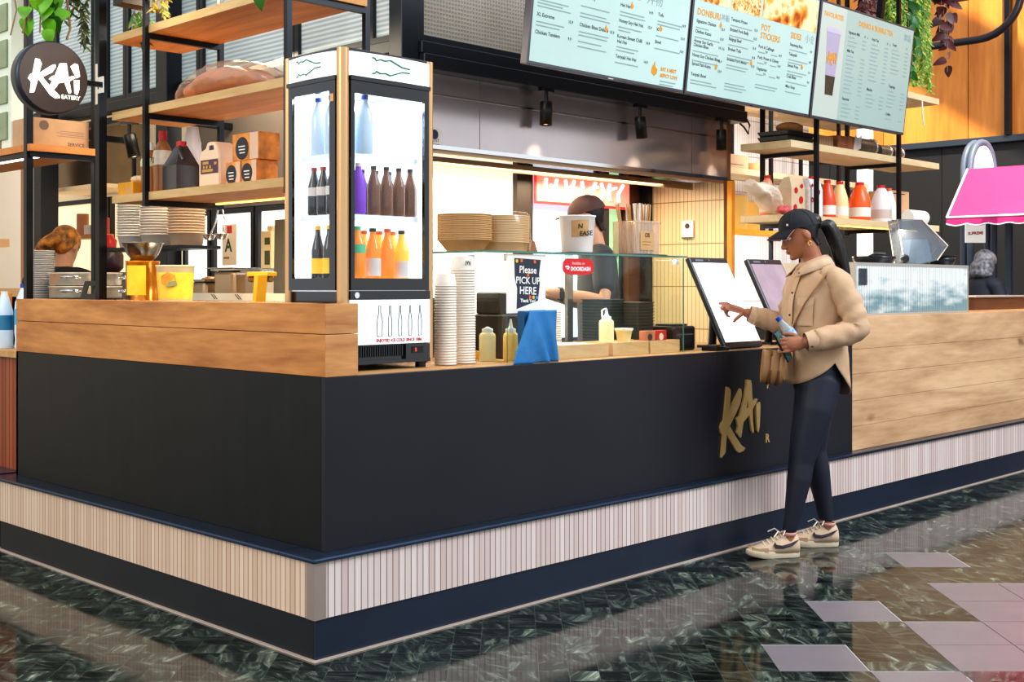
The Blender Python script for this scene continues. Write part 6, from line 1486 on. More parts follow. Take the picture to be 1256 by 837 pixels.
def sleeve(pts, rs, seed):
    pts = [Vector(p) for p in pts]; n = []; r2 = []
    for i in range(len(pts) - 1):
        for k in range(7): t = k / 7.; n.append(pts[i].lerp(pts[i + 1], t)); r2.append(rs[i] + (rs[i + 1] - rs[i]) * t)
    n.append(pts[-1]); r2.append(rs[-1])
    for _ in range(2): n = [n[0]] + [(n[i - 1] + n[i] * 2 + n[i + 1]) / 4 for i in range(1, len(n) - 1)] + [n[-1]]
    m = M().tube(n, r2, 28, cap=False)
    for q, v in enumerate(m.v):
        k = q // 28; t = 2 * PI * (q % 28) / 28; c_ = n[k]; bend = math.exp(-((k - len(n) * .45) / 5.) ** 2)
        w_ = 1 + .045 * math.sin(4 * t + k * .9 + seed) + (.035 + .07 * bend) * math.sin(k * 1.5 + 1.8 * math.sin(t + seed)) + .02 * math.sin(9 * t - k * 2.3)
        m.v[q] = c_ + (v - c_) * w_
    o = m.build('sleeve', SHM, sh); s_ = o.modifiers.new('s', 'SOLIDIFY'); s_.thickness = .003; s_.offset = -1
    return o
sleeve([(.085, -.105, 1.385), (.135, -.160, 1.345), (.185, -.195, 1.22), (.212, -.215, 1.115), (.12, -.232, 1.085), (.0, -.244, 1.064)], [.048, .060, .060, .058, .055, .050], 0)
sleeve([(.045, .105, 1.385), (.02, .165, 1.345), (-.0, .215, 1.22), (-.02, .25, 1.12), (-.11, .262, 1.145), (-.190, .266, 1.168)], [.050, .064, .064, .060, .052, .045], 2)
CUFF = mat('beige_cuff', (204, 172, 142), .75, bump=.15, bs=60)
M().tube([(.005, -.2435, 1.0645), (-.018, -.2455, 1.060), (-.045, -.2465, 1.0545)], [.052, .049, .045], 24, cap=False).build('cuff', CUFF, sh)
M().tube([(-.186, .266, 1.167), (-.205, .267, 1.175), (-.216, .2675, 1.179)], [.0475, .044, .041], 24, cap=False).build('cuff', CUFF, sh)
# collar: two folded leaves round the neck
for s in (-1, 1):
    yo = .0 if s < 0 else .012
    top = [(.120, .0, 1.478), (.108, .052 * s, 1.476), (.070, .080 * s, 1.468), (.018, .078 * s, 1.450), (-.022, .045 * s, 1.424)]
    mid = [(.138, .0, 1.462), (.124, .070 * s, 1.460), (.074, .100 * s, 1.452), (.012, .098 * s, 1.430), (-.036, .064 * s, 1.402)]
    out = [(.156, .0, 1.420), (.140, .094 * s, 1.420), (.078, .128 * s, 1.414), (.004, .128 * s, 1.392), (-.066, .092 * s, 1.366)]
    def fine_(r): return [Vector(r[i]).lerp(Vector(r[i + 1]), k / 4) for i in range(4) for k in range(4)] + [Vector(r[-1])]
    c = M().loft([fine_(top), fine_(mid), fine_(out)], 0, True, False, False)
    q = c.build('collar', CUFF, sh); s_ = q.modifiers.new('s', 'SOLIDIFY'); s_.thickness = .004
    M().ball((-.040, .088 * s, 1.386), .0055, 8).build('button', mat('collar_button_%d' % (s + 1), (50, 40, 36), .3), sh)
m = M().tube([(.112, 0, 1.474), (.09, -.062, 1.470), (.05, -.076, 1.458), (.0, -.066, 1.436), (-.030, -.02, 1.41), (-.028, .02, 1.41), (.0, .066, 1.436), (.05, .076, 1.458), (.09, .062, 1.470), (.112, 0, 1.474)], .006, 8); m.build('collar_band', CUFF, sh)
# points on the shirt front: angle t (PI = front, towards -PI/2.. = near side)
def onshirt(t, z, off=.004):
    for (a, b_) in zip(prof, prof[1:]):
        if a[0] >= z >= b_[0]:
            k = (a[0] - z) / (a[0] - b_[0]); c_, A, B = [a[i] + (b_[i] - a[i]) * k for i in (1, 2, 3)]; break
    else: c_, A, B = prof[-1][1:]
    sup = lambda v, p: (abs(v) ** p) * (1 if v >= 0 else -1)
    x = (A * 1.02 + off) * sup(math.cos(t), .9); y = (B * 1.02 + off) * sup(math.sin(t), .9)
    return Vector((c_ + x * math.cos(TH) - y * math.sin(TH), x * math.sin(TH) + y * math.cos(TH), z))
m = M(); zs_ = [1.40 - .022 * k for k in range(24)]
rows = [[onshirt(PI + .16 + d, z, .006) for d in (-.09, 0, .09)] for z in zs_]
m.loft(rows, 0, True, False, False); m.build('placket', CUFF, sh)
for z in (1.385, 1.29, 1.18, 1.07, .97):
    p = onshirt(PI + .16, z, .0085); M().ball(p, .0055, 8).build('button', mat('dark_button_%d' % int(z * 100), (60, 46, 40), .3), sh)
m = M(); rows = [[onshirt(PI + .45 + .52 * k / 6, z, .0075) for k in range(7)] for z in (1.26, 1.22, 1.17, 1.13)]
m.loft(rows, 0, True, False, False); m.build('chest_pocket', SHM, sh)
m = M(); rows = [[onshirt(PI + .44 + .54 * k / 6, z - (.018 * (1 - abs(k - 3) / 3.) if j == 1 else 0), .010) for k in range(7)] for j, z in enumerate((1.268, 1.235))]
m.loft(rows, 0, True, False, False); m.build('pocket_flap', CUFF, sh)
M().ball((-.025, -.292, 1.035), .0055, 8).build('button', mat('cuff_button', (60, 46, 40), .3), sh)
# leggings
LEG = mat('navy_stretch_fabric', (30, 34, 50), .55, var=.08, vs=4, bump=.06, bs=300)
m = M()
m.limb([(.062, 0, .985), (.066, 0, .90), (.070, 0, .83)], [.118, .128, .115], 26, sq=1.32, ax=(1, 0, 0))
def lerp3(a, b_, t): return tuple(a[i] + (b_[i] - a[i]) * t for i in range(3))
m.limb([(.062, -.065, .85), lerp3((.062, -.085, .85), LK, .35), lerp3((.05, -.085, .85), LK, .75), LK, (-.046, -.116, .38), (-.072, -.122, .24), (-.094, -.125, .138)], [.112, .098, .076, .062, .060, .046, .0365], 20)
m.limb([(.080, .065, .85), lerp3((.088, .08, .85), RK, .35), lerp3((.085, .08, .85), RK, .75), RK, (.100, .108, .39), (.128, .116, .25), (.146, .12, .142)], [.112, .094, .074, .062, .062, .047, .0365], 20)
lg = m.build('leggings', LEG, woman); smooth_remesh(lg, .007, 6)
# trainers
SOLE = mat('cream_rubber', (222, 204, 178), .6); UPP = mat('worn_cream_leather', (216, 188, 158), .55, var=.07, vs=12); UPB = mat('tan_overlay', (200, 164, 126), .6); SWO = mat('dark_plum_leather', (48, 36, 48), .5); LACE = mat('pale_lace', (232, 222, 204), .7)
def shoe(x0, y0, rz):
    base = Matrix.Translation((x0, y0, 0)) @ Matrix.Rotation(rz, 4, 'Z') @ Matrix.Diagonal((1.03, 1.08, 1.2, 1))
    out = [(.066, 0), (.058, .024), (.03, .034), (-.02, .036), (-.08, .043), (-.13, .046), (-.165, .040), (-.19, .022), (-.197, 0), (-.19, -.022), (-.165, -.040), (-.13, -.046), (-.08, -.043), (-.02, -.036), (.03, -.034), (.058, -.024)]
    rr = [[(a * s_, b_ * s_, z + (.010 * max(0, -a - .12) / .08 if z < .02 else .006 * max(0, -a - .1) / .1)) for a, b_ in out] for z, s_ in ((.001, .95), (.006, 1.0), (.024, 1.0), (.028, .97))]
    sl = M(base).loft(rr, 0, True, True).build('sole', SOLE, woman)
    st = [(.062, .020, .072), (.05, .031, .094), (.02, .036, .100), (-.01, .038, .096), (-.04, .040, .088), (-.075, .042, .073), (-.11, .044, .060), (-.145, .041, .049), (-.172, .030, .041), (-.188, .014, .033)]
    rr = []
    for x, w_, h_ in st:
        ring = []
        for i in range(20):
            t = 2 * PI * i / 20; cy_ = math.cos(t); sz_ = math.sin(t)
            ring.append((x, w_ * (abs(cy_) ** .75) * (1 if cy_ >= 0 else -1) * (1 if sz_ < 0 else (1 - .35 * sz_ ** 2)), .022 + (h_ - .022) * max(0, sz_) ** .8))
        rr.append(ring)
    up = M(base).loft(rr, 0, True, True).build('upper', UPP, woman)
    for s in (-1, 1):
        sw = [(.052, .074), (.02, .052), (-.03, .040), (-.066, .042), (-.074, .054), (-.066, .066), (-.060, .056), (-.03, .052), (.01, .060)]
        m = M(base)
        A = [(x, s * (.0375 + .004 * min(1, max(0, -x / .06)) + (.0025 if z < .055 else -.0035 * (z - .055) / .02)), z) for x, z in sw]
        B = [(x, y - s * .006, z) for x, y, z in A]
        k = len(A); m.add(A + B, [tuple(range(k)) if s < 0 else tuple(range(k))[::-1], tuple(range(k, 2 * k))] + [(i, (i + 1) % k, k + (i + 1) % k, k + i) for i in range(k)])
        m.build('side_flash', SWO, up)
        m = M(base); m.loft([[(x, s * (w_ + .0015), z) for z in (.026, .034 + .004 * q, .044 - .001 * q)] for q, (x, w_) in enumerate(((-.10, .0445), (-.13, .0425), (-.155, .036), (-.176, .026)))], 0, True, False, False); m.build('toe_overlay', UPB, up)
    m = M(base)
    for q in range(5):
        x = -.03 - .02 * q; h_ = .094 - .0085 * q
        m.tube([(x, -.026, h_ - .010), (x - .004, 0, h_ + .003), (x, .026, h_ - .010)], .0034, 6)
    m.tube([(-.03, 0, .098), (-.05, -.03, .108), (-.075, -.045, .088)], .003, 6).tube([(-.03, 0, .098), (-.05, .02, .112), (-.08, .03, .098)], .003, 6).tube([(-.03, 0, .098), (-.015, -.028, .110), (-.03, -.044, .094)], .003, 6)
    m.build('laces', LACE, up)
    M(base).lathe([(.034, 0), (.038, .006), (.036, .014), (.031, .012)], (.012, 0, .088), 20, cap=False).build('collar_lining', mat('pink_grey_lining', (206, 150, 140), .7), up)
shoe(-.112, -.126, .10); shoe(.143, .119, .02)

# what she carries
wm = woman.matrix_basis.copy(); WMX = Matrix.Translation((2.797, -.260, 0)) @ Matrix.Rotation(wrot, 4, 'Z')
def wl(p): return WMX @ Vector(p)
BAG = mat('tan_saddle_leather', (172, 128, 84), .5, var=.08, vs=9); BAGE = mat('dark_tan_edge', (120, 82, 50), .55)
bg_ = empty('crossbody_bag', 'tan leather crossbody saddle bag hanging in front of the woman', 'bag', wl((-.185, -.11, .842)), wrot)
def saddle(x0, x1, sc, zt=.165):
    pts = [(math.cos(t) * .085 * sc, .075 + math.sin(t) * .078 * sc) for t in [PI + PI * k / 12 for k in range(13)]] + [(.085 * sc, zt - .02), (.06 * sc, zt), (-.06 * sc, zt), (-.085 * sc, zt - .02)]
    mxx = [(x0, .94), (x0 + (x1 - x0) * .25, 1.), (x0 + (x1 - x0) * .75, 1.), (x1, .94)]
    return [[(x, p[0] * k, .09 + (p[1] - .09) * k) for p in pts] for x, k in mxx]
BRot = Matrix.Rotation(-.12, 4, 'Z') @ Matrix.Rotation(.10, 4, 'Y')
M(BRot).loft(saddle(-.050, -.018, .95), 0, True).build('flap', BAG, bg_, bev=.003)
M(BRot).loft(saddle(-.016, .022, 1.0), 0, True).build('gusset', BAG, bg_, bev=.003)
M(BRot).loft(saddle(.024, .050, .98), 0, True).build('back_panel', BAG, bg_, bev=.003)
for x in (-.017, .023): M(BRot).tube([(x, p[1], p[2]) for p in saddle(x, x + .01, 1.01)[1]], .004, 6).build('piping', BAGE, bg_)
INV = (Matrix.Translation(wl((-.185, -.11, .842))) @ Matrix.Rotation(wrot, 4, 'Z')).inverted()
def near_t(x, z):
    best = min((abs(onshirt(PI + .02 * k, z, .012).x - x), PI + .02 * k) for k in range(90)); return onshirt(best[1], z, .013)
sp = [wl(p) for p in [(-.165, -.165, .98), (-.150, -.165, 1.03)]] + [wl(near_t(x_, z_)) for x_, z_ in ((-.085, 1.09), (-.062, 1.16), (-.035, 1.23), (.0, 1.29), (.04, 1.345), (.075, 1.385))] + [wl(p) for p in [(.105, -.075, 1.425), (.135, -.03, 1.405), (.165, .02, 1.33)]]
sp = [INV @ p for p in sp]
fine = []
for a, b_ in zip(sp, sp[1:]):
    for k in range(4): fine.append(a.lerp(b_, k / 4))
fine.append(sp[-1])
for _ in range(2): fine = [fine[0]] + [(fine[i - 1] + fine[i] * 2 + fine[i + 1]) / 4 for i in range(1, len(fine) - 1)] + [fine[-1]]
st_ = M().tube(fine, .0115, 10, squash=.3).build('strap', BAG, bg_)
ph = empty('mobile_phone', 'mobile phone in a dark patterned case held in the left hand', 'phone', wl((-.150, -.222, 1.035)), wrot)
ax = Vector((.46, .06, -.885)).normalized(); wd_ = Vector((.42, .78, .25)); wd_ = (wd_ - ax * wd_.dot(ax)).normalized(); nn = ax.cross(wd_)
PMX = Matrix(((wd_.x, ax.x, nn.x, 0), (wd_.y, ax.y, nn.y, 0), (wd_.z, ax.z, nn.z, 0), (0, 0, 0, 1)))
M(PMX).box(-.037, .037, -.078, .078, -.005, .005).build('case', BLACKP, ph, bev=.004); M(PMX).box(-.034, .034, -.075, .075, .005, .0056).box(-.034, .034, -.075, .075, -.0056, -.005).build('pattern', mat('teal_floral_case', (56, 96, 92), .3, var=.9, vs=60), ph)
wb = empty('water_bottle', 'small water bottle with blue cap tucked behind the phone', 'bottle', wl((-.060, -.185, 1.035)), wrot)
d_ = Vector((-.105, .02, .14)).normalized(); q = Vector((0, 0, 1)).rotation_difference(d_).to_matrix().to_4x4()
M(q).lathe([(.024, -.02), (.027, -.015), (.026, .05), (.028, .06), (.028, .09), (.024, .11), (.013, .145), (.012, .155)], seg=18).build('body', glass('bottle_plastic', (226, 236, 244), .14, .05, op=.25), wb)
M(q).lathe([(.0285, .052), (.0285, .092)], seg=18, cap=False).build('label', mat('blue_white_label', (150, 180, 214), .4, var=.5, vs=60), wb); M(q).lathe([(.0145, .152), (.0145, .172)], seg=16).build('cap', BLUC, wb)

# ---------------------------------------------------------------- the others
def simple_person(label, loc, rotz, skin, shirt, trouser, hand_l, hand_r, elbow_l, elbow_r, hair_fn, tilt=12, H=1.0, sleeves=.45, shoes=True):
    o = empty('person', label, 'person', loc, rotz)
    S = lambda p: (p[0] * H, p[1] * H, p[2] * H)
    hx = Matrix.Translation(S((-.02, 0, 1.60))) @ Matrix.Rotation(math.radians(-tilt), 4, 'Y') @ Matrix.Scale(1.03 * H, 4)
    m = M(); head(m, hx)
    m.limb([S((.0, 0, 1.54)), S((.03, 0, 1.40))], [.055 * H, .06 * H], 16)
    m.limb([S((.04, 0, 1.32)), S((.04, 0, 1.12)), S((.05, 0, .95))], [.10, .095, .11], 20, sq=1.45, ax=(1, 0, 0))
    legs = [((.05, s * .09, .88), (.03, s * .10, .48), (.06, s * .10, .09), (-.10, s * .11, .04)) for s in (-1, 1)]
    for L_ in legs: m.limb([S(p) for p in L_[:3]], [.085, .052, .036], 14); m.limb([S(L_[2]), S(L_[3])], [.038, .03], 10)
    for s, e, h_ in ((-1, elbow_l, hand_l), (1, elbow_r, hand_r)):
        m.limb([S((.04, s * .12, 1.39)), S((.045, s * .19, 1.37)), S(e), S(h_)], [.058, .052, .042, .028], 14)
        e_, h2 = Vector(S(e)), Vector(S(h_)); d = (h2 - e_).normalized(); sd = d.cross(Vector((0, 0, 1))).normalized()
        m.limb([h2, h2 + d * .075], [.03, .036], 12, sq=.6, ax=tuple(sd))
        for k in range(4):
            a = h2 + d * .085 + sd * (k - 1.5) * .019; m.limb([a, a + d * .035, a + d * .055 + Vector((0, 0, -.018)), a + d * .055 + Vector((0, 0, -.036))], [.0095, .009, .0085, .007], 8)
        m.limb([h2 + d * .02 - sd * s * .026, h2 + d * .05 - sd * s * .045, h2 + d * .075 - sd * s * .045], [.011, .01, .008], 8)
    smooth_remesh(m.build('body', skin, o), .006, 3)
    m = M(); m.limb([S((.035, 0, 1.36)), S((.04, 0, 1.18)), S((.045, 0, .98)), S((.05, 0, .86))], [.115, .125, .125, .135], 24, sq=1.42, ax=(1, 0, 0)); m.limb([S((.035, -.10, 1.40)), S((.035, .10, 1.40))], [.065, .065], 14)
    for s, e in ((-1, elbow_l), (1, elbow_r)):
        a = Vector(S((.045, s * .18, 1.37))); m.limb([S((.04, s * .1, 1.39)), a, a.lerp(Vector(S(e)), .5 + sleeves)], [.075, .074, .064], 14)
    smooth_remesh(m.build('shirt', shirt, o), .01, 5)
    m = M(); m.limb([S((.05, 0, .95)), S((.05, 0, .84))], [.125, .12], 20, sq=1.35, ax=(1, 0, 0))
    for L_ in legs: m.limb([S(L_[0]), S(L_[1]), S((L_[2][0], L_[2][1], .10))], [.105, .075, .058], 14)
    smooth_remesh(m.build('trousers', trouser, o), .01, 4)
    for L_ in legs: M().limb([S((.09, L_[2][1], .045)), S((-.02, L_[2][1], .05)), S((-.13, L_[3][1], .036))], [.042, .044, .034], 14).build('shoe', BLACKP, o)
    face_bits(hx, o); hair_fn(o, hx)
    return o
DTEE = mat('dark_slate_tee', (46, 50, 54), .7, bump=.2, bs=20); DTR = mat('black_trousers', (26, 26, 28), .7)
def cap_hair(o, hx):
    m = M(); back_hair(m, hx); smooth_remesh(m.build('hair', HAIRB, o), .006, 3)
    rr = [[(.006 + .104 * math.cos(t) * math.cos(a), .084 * math.cos(t) * math.sin(a), .03 + .092 * math.sin(t)) for a in [2 * PI * i / 28 for i in range(28)]] for t in [PI / 2 * k / 8 for k in range(9)]]
    c = M(hx).loft(rr, 0, True, True).build('cap', mat('brown_cap', (82, 54, 46), .8), o)
    M(hx).prism([(-.08, -.07), (-.155, -.045), (-.165, 0), (-.155, .045), (-.08, .07)], (0, 0, .036), (1, 0, 0), (0, 1, 0), .006).build('brim', mat('brown_brim', (82, 54, 46), .8), c)
wk = simple_person('worker in a brown cap and dark tee standing behind the glass case', (2.83, 1.16, 0), wrot + .05, SKIN2, DTEE, DTR, (-.24, -.20, 1.20), (-.24, .10, 1.19), (.04, -.27, 1.155), (.02, .27, 1.12), cap_hair, 16, 1.075, sleeves=.12)
M().lathe([(.040, -.011), (.043, -.011), (.043, .011), (.040, .011)], (0, 0, 0), 18, cap=False).box(-.015, .02, -.048, -.042, -.017, .017).build('wristwatch', BLACKP, wk, loc=(-.20, -.231, 1.277)).rotation_euler = (0, 1.55, 0.2)
STRK = mat('streaked_blonde_hair', (186, 120, 46), .45, var=.85, vs=26, bump=.4, bs=50)
def pony_hair(o, hx):
    m = M(hx).ball((.016, 0, .028), (.108, .083, .093), 24).ball((.06, 0, -.02), (.055, .066, .06), 18); smooth_remesh(m.build('hair', STRK, o), .007, 3)
    m = M(hx).limb([(.105, 0, .01), (.14, .01, -.01), (.15, -.05, -.06), (.13, -.12, -.12)], [.030, .042, .040, .014], 14); smooth_remesh(m.build('ponytail', STRK, o), .008, 3)
    M(hx).ball((.115, 0, .006), (.012, .036, .036), 14).build('hair_tie', BLACKP, o)
simple_person('kitchen worker with streaked blonde ponytail bending behind the steamer pot', (.88, 3.76, 0), PI + .62, SKIN2, mat('black_work_tee', (34, 32, 32), .7), DTR, (-.30, -.16, 1.02), (-.30, .16, 1.02), (-.05, -.27, 1.10), (-.05, .27, 1.10), pony_hair, 22, .985)
GRH = mat('grey_black_hair', (112, 112, 118), .45, var=.7, vs=30, bump=.4, bs=50)
def bob_hair(o, hx):
    m = M(hx).ball((.024, 0, .026), (.118, .102, .106), 24).ball((.05, 0, -.06), (.105, .128, .09), 20).ball((.06, .0, -.125), (.10, .135, .06), 18); smooth_remesh(m.build('hair', GRH, o), .009, 3)
simple_person('woman with wavy grey shoulder-length hair and dark jacket beyond the counter', (9.45, 1.66, 0), wrot + PI + .45, SKIN2, mat('dark_navy_jacket', (38, 42, 54), .7, bump=.2, bs=14), DTR, (-.28, -.14, .98), (-.28, .14, .98), (-.02, -.25, 1.08), (-.02, .25, 1.08), bob_hair, 12, .975, sleeves=.5)
# ---------------------------------------------------------------- menu screens
MBZ = mat('grey_bezel', (92, 90, 96), .35, .5); MBS = mat('warm_bezel_edge', (150, 110, 84), .35, .4)
SG = mat('pale_mint_display', (178, 202, 196), .12, emit=.10, ecol=(212, 234, 226), var=.06, vs=1.2, spec=.7)
SGR = mat('grey_mint_display', (164, 182, 174), .12, emit=.08, ecol=(192, 210, 204), spec=.7)
MOR = mat('menu_orange', (214, 146, 14), .5, emit=.05); MTX = mat('menu_ink', (38, 56, 62), .5); MTG = mat('menu_small_print', (140, 160, 160), .5); MPH = mat('food_photo', (226, 150, 60), .4, var=.6, vs=9, emit=.25)
def foodm(name, k):
    m, nt, b = nodes_of(name)
    tc = N(nt, 'ShaderNodeTexCoord'); v = N(nt, 'ShaderNodeTexVoronoi'); v.inputs['Scale'].default_value = (13, 26, 7)[k]; n = N(nt, 'ShaderNodeTexNoise'); n.inputs['Scale'].default_value = (9, 14, 6)[k]; n.inputs['Detail'].default_value = 6
    mp = N(nt, 'ShaderNodeMapping'); mp.inputs['Location'].default_value = (k * 3.1, 0, 0); nt.links.new(tc.outputs['Object'], mp.inputs[0]); nt.links.new(mp.outputs[0], n.inputs['Vector'])
    ad = N(nt, 'ShaderNodeMixRGB', blend_type='ADD'); ad.inputs[0].default_value = .35; nt.links.new(mp.outputs[0], ad.inputs[1]); nt.links.new(n.outputs['Color'], ad.inputs[2]); nt.links.new(ad.outputs[0], v.inputs['Vector'])
    mx = N(nt, 'ShaderNodeMath', operation='MULTIPLY_ADD'); mx.inputs[1].default_value = .8; nt.links.new(v.outputs['Distance'], mx.inputs[0]); nt.links.new(n.outputs['Fac'], mx.inputs[2])
    r = N(nt, 'ShaderNodeValToRGB'); e = r.color_ramp.elements; e[0].position = .42; e[0].color = lin((92, 40, 22)); e[1].position = .95; e[1].color = lin((236, 214, 170))
    for p, c in ((.56, (170, 76, 28)), (.70, (214, 128, 44)), (.84, (230, 176, 84))): q = e.new(p); q.color = lin(c)
    nt.links.new(mx.outputs[0], r.inputs[0]); nt.links.new(r.outputs[0], b.inputs['Base Color']); nt.links.new(r.outputs[0], b.inputs['Emission Color']); b.inputs['Emission Strength'].default_value = .04; b.inputs['Roughness'].default_value = .3
    return m
TA = math.atan2(.08, .70); UP = Vector((0, -math.sin(TA), math.cos(TA)))
def screen(label, x0, w_, h_=.715, sm=SG):
    o = empty('menu_screen', label, 'screen', (x0, .55, 2.4))
    mx = Matrix(((1, 0, 0, 0), (0, UP.y, math.cos(TA), 0), (0, UP.z, math.sin(TA), 0), (0, 0, 0, 1)))   # x along, y up the screen, z into it
    M(mx).box(-.01, w_ + .01, -.012, h_ + .01, 0, .045).build('housing', MBZ, o, bev=.003)
    M(mx).box(.004, w_ - .004, .004, h_ - .004, -.0015, 0.0005).build('display', sm, o)
    M(mx).box(.2, .28, .2, .5, .045, .12).box(w_ - .28, w_ - .2, .2, .5, .045, .12).box(.22, .26, .35, 1.6, .12, .16).box(w_ - .26, w_ - .22, .35, 1.6, .12, .16).build('ceiling_bracket', BLACKM, o)
    M(mx).box(w_ / 2 - .02, w_ / 2 + .02, -.0105, -.006, -.001, 0).build('maker_badge', CHROME, o)
    return o, mx
def lines(m, mx_o, x, y, ws, dy=.017):
    for k, w_ in enumerate(ws): m.box(x, x + w_, y - k * dy - .004, y - k * dy + .002, -.0024, -.0018)
def flame(m, x, y, s=.035): m.prism([(0, 0), (-.35, .25), (-.3, .6), (0, 1.1), (.1, .7), (.38, .5), (.3, .15)], (x, y, -.0022), (s, 0, 0), (0, s, 0), -.0006)
def txt(m, b, s, x, y, mi=0, bold=.0004, align='LEFT'):
    m.text(b, s, (x, y, -.0022), (1, 0, 0), (0, 1, 0), mi, align, 0, bold)
# text meshes are written in screen space of each panel, so mirror the depth axis through mx
def panel(o, mx, heads, items, small, prices, flames=()):
    h = M(mx); [txt(h, b, s, x, y, 0, .0012) for b, s, x, y in heads]; [flame(h, *f) for f in flames]
    if h.v: h.build('orange_headings', MOR, o)
    t = M(mx); [txt(t, b, .0255, x, y) for b, x, y in items]; [txt(t, b, .021, x, y) for b, x, y in prices]
    t.build('dish_names', MTX, o)
    q = M(mx); [lines(q, mx, x, y, ws) for x, y, ws in small]
    q.build('small_print', MTG, o)
P = '15.9'
o, mx = screen('left menu screen hung above the hood with chicken dishes and prices', 1.66, 1.233)
panel(o, mx, [('CRISPY', .06, .05, .62), ('CHICKEN', .06, .34, .62), ('HEI HEI', .05, .64, .42), ('EAT & MEET', .026, 1.02, .085), ('#SPICY LOVE', .026, 1.02, .052)],
 [('Original Fried', .03, .50), ('Spicy Bites', .03, .40), ('XL Extreme', .03, .222), ('Chicken Tenders', .028, .138), ('Signature', .34, .50), ('Garlic Soy', .34, .36), ('Chicken Bites Deluxe', .34, .219), ('Hei Hei', .642, .366), ('Honey Soy Hei Hei', .64, .286), ('Korean Sweet Chilli', .636, .206), ('Hei Hei', .639, .18), ('Teriyaki Hei Hei', .637, .103), ('Tofu', .957, .366), ('Xi', .953, .288), ('Bowl', .951, .222)],
 [(.03, .30, (.22,)), (.03, .285, (.18,)), (.03, .27, (.24,)), (.03, .196, (.2, .17)), (.03, .35, (.2,)), (.34, .32, (.22,)), (.34, .285, (.2, .23)), (.34, .193, (.23, .22)), (.34, .145, (.18,)), (.34, .12, (.22,)), (.642, .34, (.2, .21)), (.64, .262, (.19, .1)), (.637, .16, (.18, .15)), (.637, .08, (.19,)), (.957, .34, (.22, .2)), (.953, .262, (.2,)), (.951, .196, (.22,)), (1.02, .03, (.14, .12))],
 [(P, .257, .22), ('9.9', .264, .138), (P, .575, .217), ('14.9', .869, .104), ('14.9', .872, .204), ('15.9', .877, .287), ('14.9', .877, .365), ('14.9', 1.17, .34), ('15.9', 1.17, .27), ('15.9', 1.17, .2)],
 [(.545, .219), (.735, .366), (.99, .288), (.965, .05, .07)])
t = M(mx); txt(t, '丼物', .07, .85, .42); t.build('kanji', MTG, o)
o, mx = screen('middle menu screen with donburi, pot stickers, sides and food photos', 2.925, 1.288)
panel(o, mx, [('DONBURI', .05, .033, .430), ('POT', .05, .67, .440), ('STICKERS', .05, .67, .392), ('SIDES', .05, .995, .440)],
 [('Signature Chicken', .034, .387), ('Chicken Katsu', .031, .330), ('Honey Soy Garlic', .028, .278), ('Chicken Bites', .026, .255), ('Honey Soy Chicken Bites', .024, .2), ('Spiced Fish Katsu', .027, .152), ('Teriyaki Bowl', .027, .094), ('Tempura Prawn', .36, .446), ('Braised Pork Belly', .358, .388), ('Bulgogi Beef', .355, .334), ('Broken Tofu', .356, .277), ('Braised Pork Mince', .354, .219), ('Pork & Cabbage', .662, .334), ('Pork, Prawn & Chives', .662, .271), ('Vegetarian', .663, .205), ('Steaming Rice', .996, .393), ('Takoyaki', .995, .335), ('Sweet Fries', .993, .266), ('Crab Bites', .991, .2), ('Miso Soup', .991, .14)],
 [(.034, .36, (.12,)), (.031, .307, (.24,)), (.026, .23, (.24,)), (.024, .178, (.25,)), (.027, .07, (.2, .25)), (.36, .42, (.22,)), (.358, .362, (.25,)), (.355, .31, (.2,)), (.356, .25, (.25, .22)), (.354, .195, (.22, .2)), (.354, .09, (.2, .22, .18)), (.662, .31, (.07,)), (.80, .31, (.07,)), (.662, .247, (.07,)), (.80, .247, (.07,)), (.662, .18, (.07,)), (.8, .18, (.07,)), (.662, .12, (.24, .22)), (.996, .37, (.2,)), (.995, .31, (.22, .15)), (.993, .24, (.22, .18)), (.991, .175, (.24,)), (.991, .115, (.18,))],
 [(P, .27, .375), (P, .268, .32), ('14 | 16', .262, .27), (P, .27, .195), (P, .275, .14), (P, .60, .42), (P, .6, .37), (P, .6, .315), (P, .6, .26), (P, .6, .21), ('7.9', .735, .31), ('14.9', .88, .31), ('7.9', .735, .247), ('14.9', .88, .247), ('7.9', .735, .18), ('14.9', .88, .18), ('4.9', 1.23, .38), ('8.9', 1.23, .315), ('7.9', 1.23, .25), ('9.9', 1.23, .19)],
 [(.265, .387), (.255, .152), (.60, .219), (1.155, .266)])
for n_, (a, b, c0) in enumerate(((.03, .33, (214, 150, 60)), (.35, .645, (232, 160, 50)), (.67, 1.275, (206, 140, 80)))):
    M(mx).box(a, b, .508, .70, -.0024, -.0018).build('food_photo', foodm('food_photo_%d' % n_, n_), o)
t = M(mx); txt(t, '丼飯', .042, .262, .434); txt(t, '小食', .055, 1.16, .44); t.build('kanji', MTG, o)
o, mx = screen('right menu screen with favourites, a pictured drink cup and bubble tea list', 4.247, 1.235, sm=SGR)
M(mx).box(.004, .31, .004, .71, -.0019, -.0015).build('left_column', mat('pale_column', (190, 198, 188), .15, emit=.05), o)
sm = []; pr = []; it = []
for cx_, yy in ((.353, .567), (.353, .449), (.353, .14), (.659, .565), (.659, .235), (.951, .569), (.951, .29), (.951, .1)):
    it.append((('Signature Milk', 'Milk Tea', 'Seasonal', 'Fruit Tea', 'Matcha', 'Fresh', 'Toppings', 'Coffee')[len(it)], cx_, yy))
for cx_, ranges in ((.355, ((.545, 3), (.425, 10), (.115, 4))), (.66, ((.54, 10), (.21, 4))), (.952, ((.545, 7), (.265, 5), (.075, 1)))):
    for y, n_ in ranges:
        for k in range(n_): sm.append((cx_, y - k * .026, (.08 + .05 * ((k * 7) % 4) / 4,))); sm.append((cx_ + .185, y - k * .026, (.05,)))
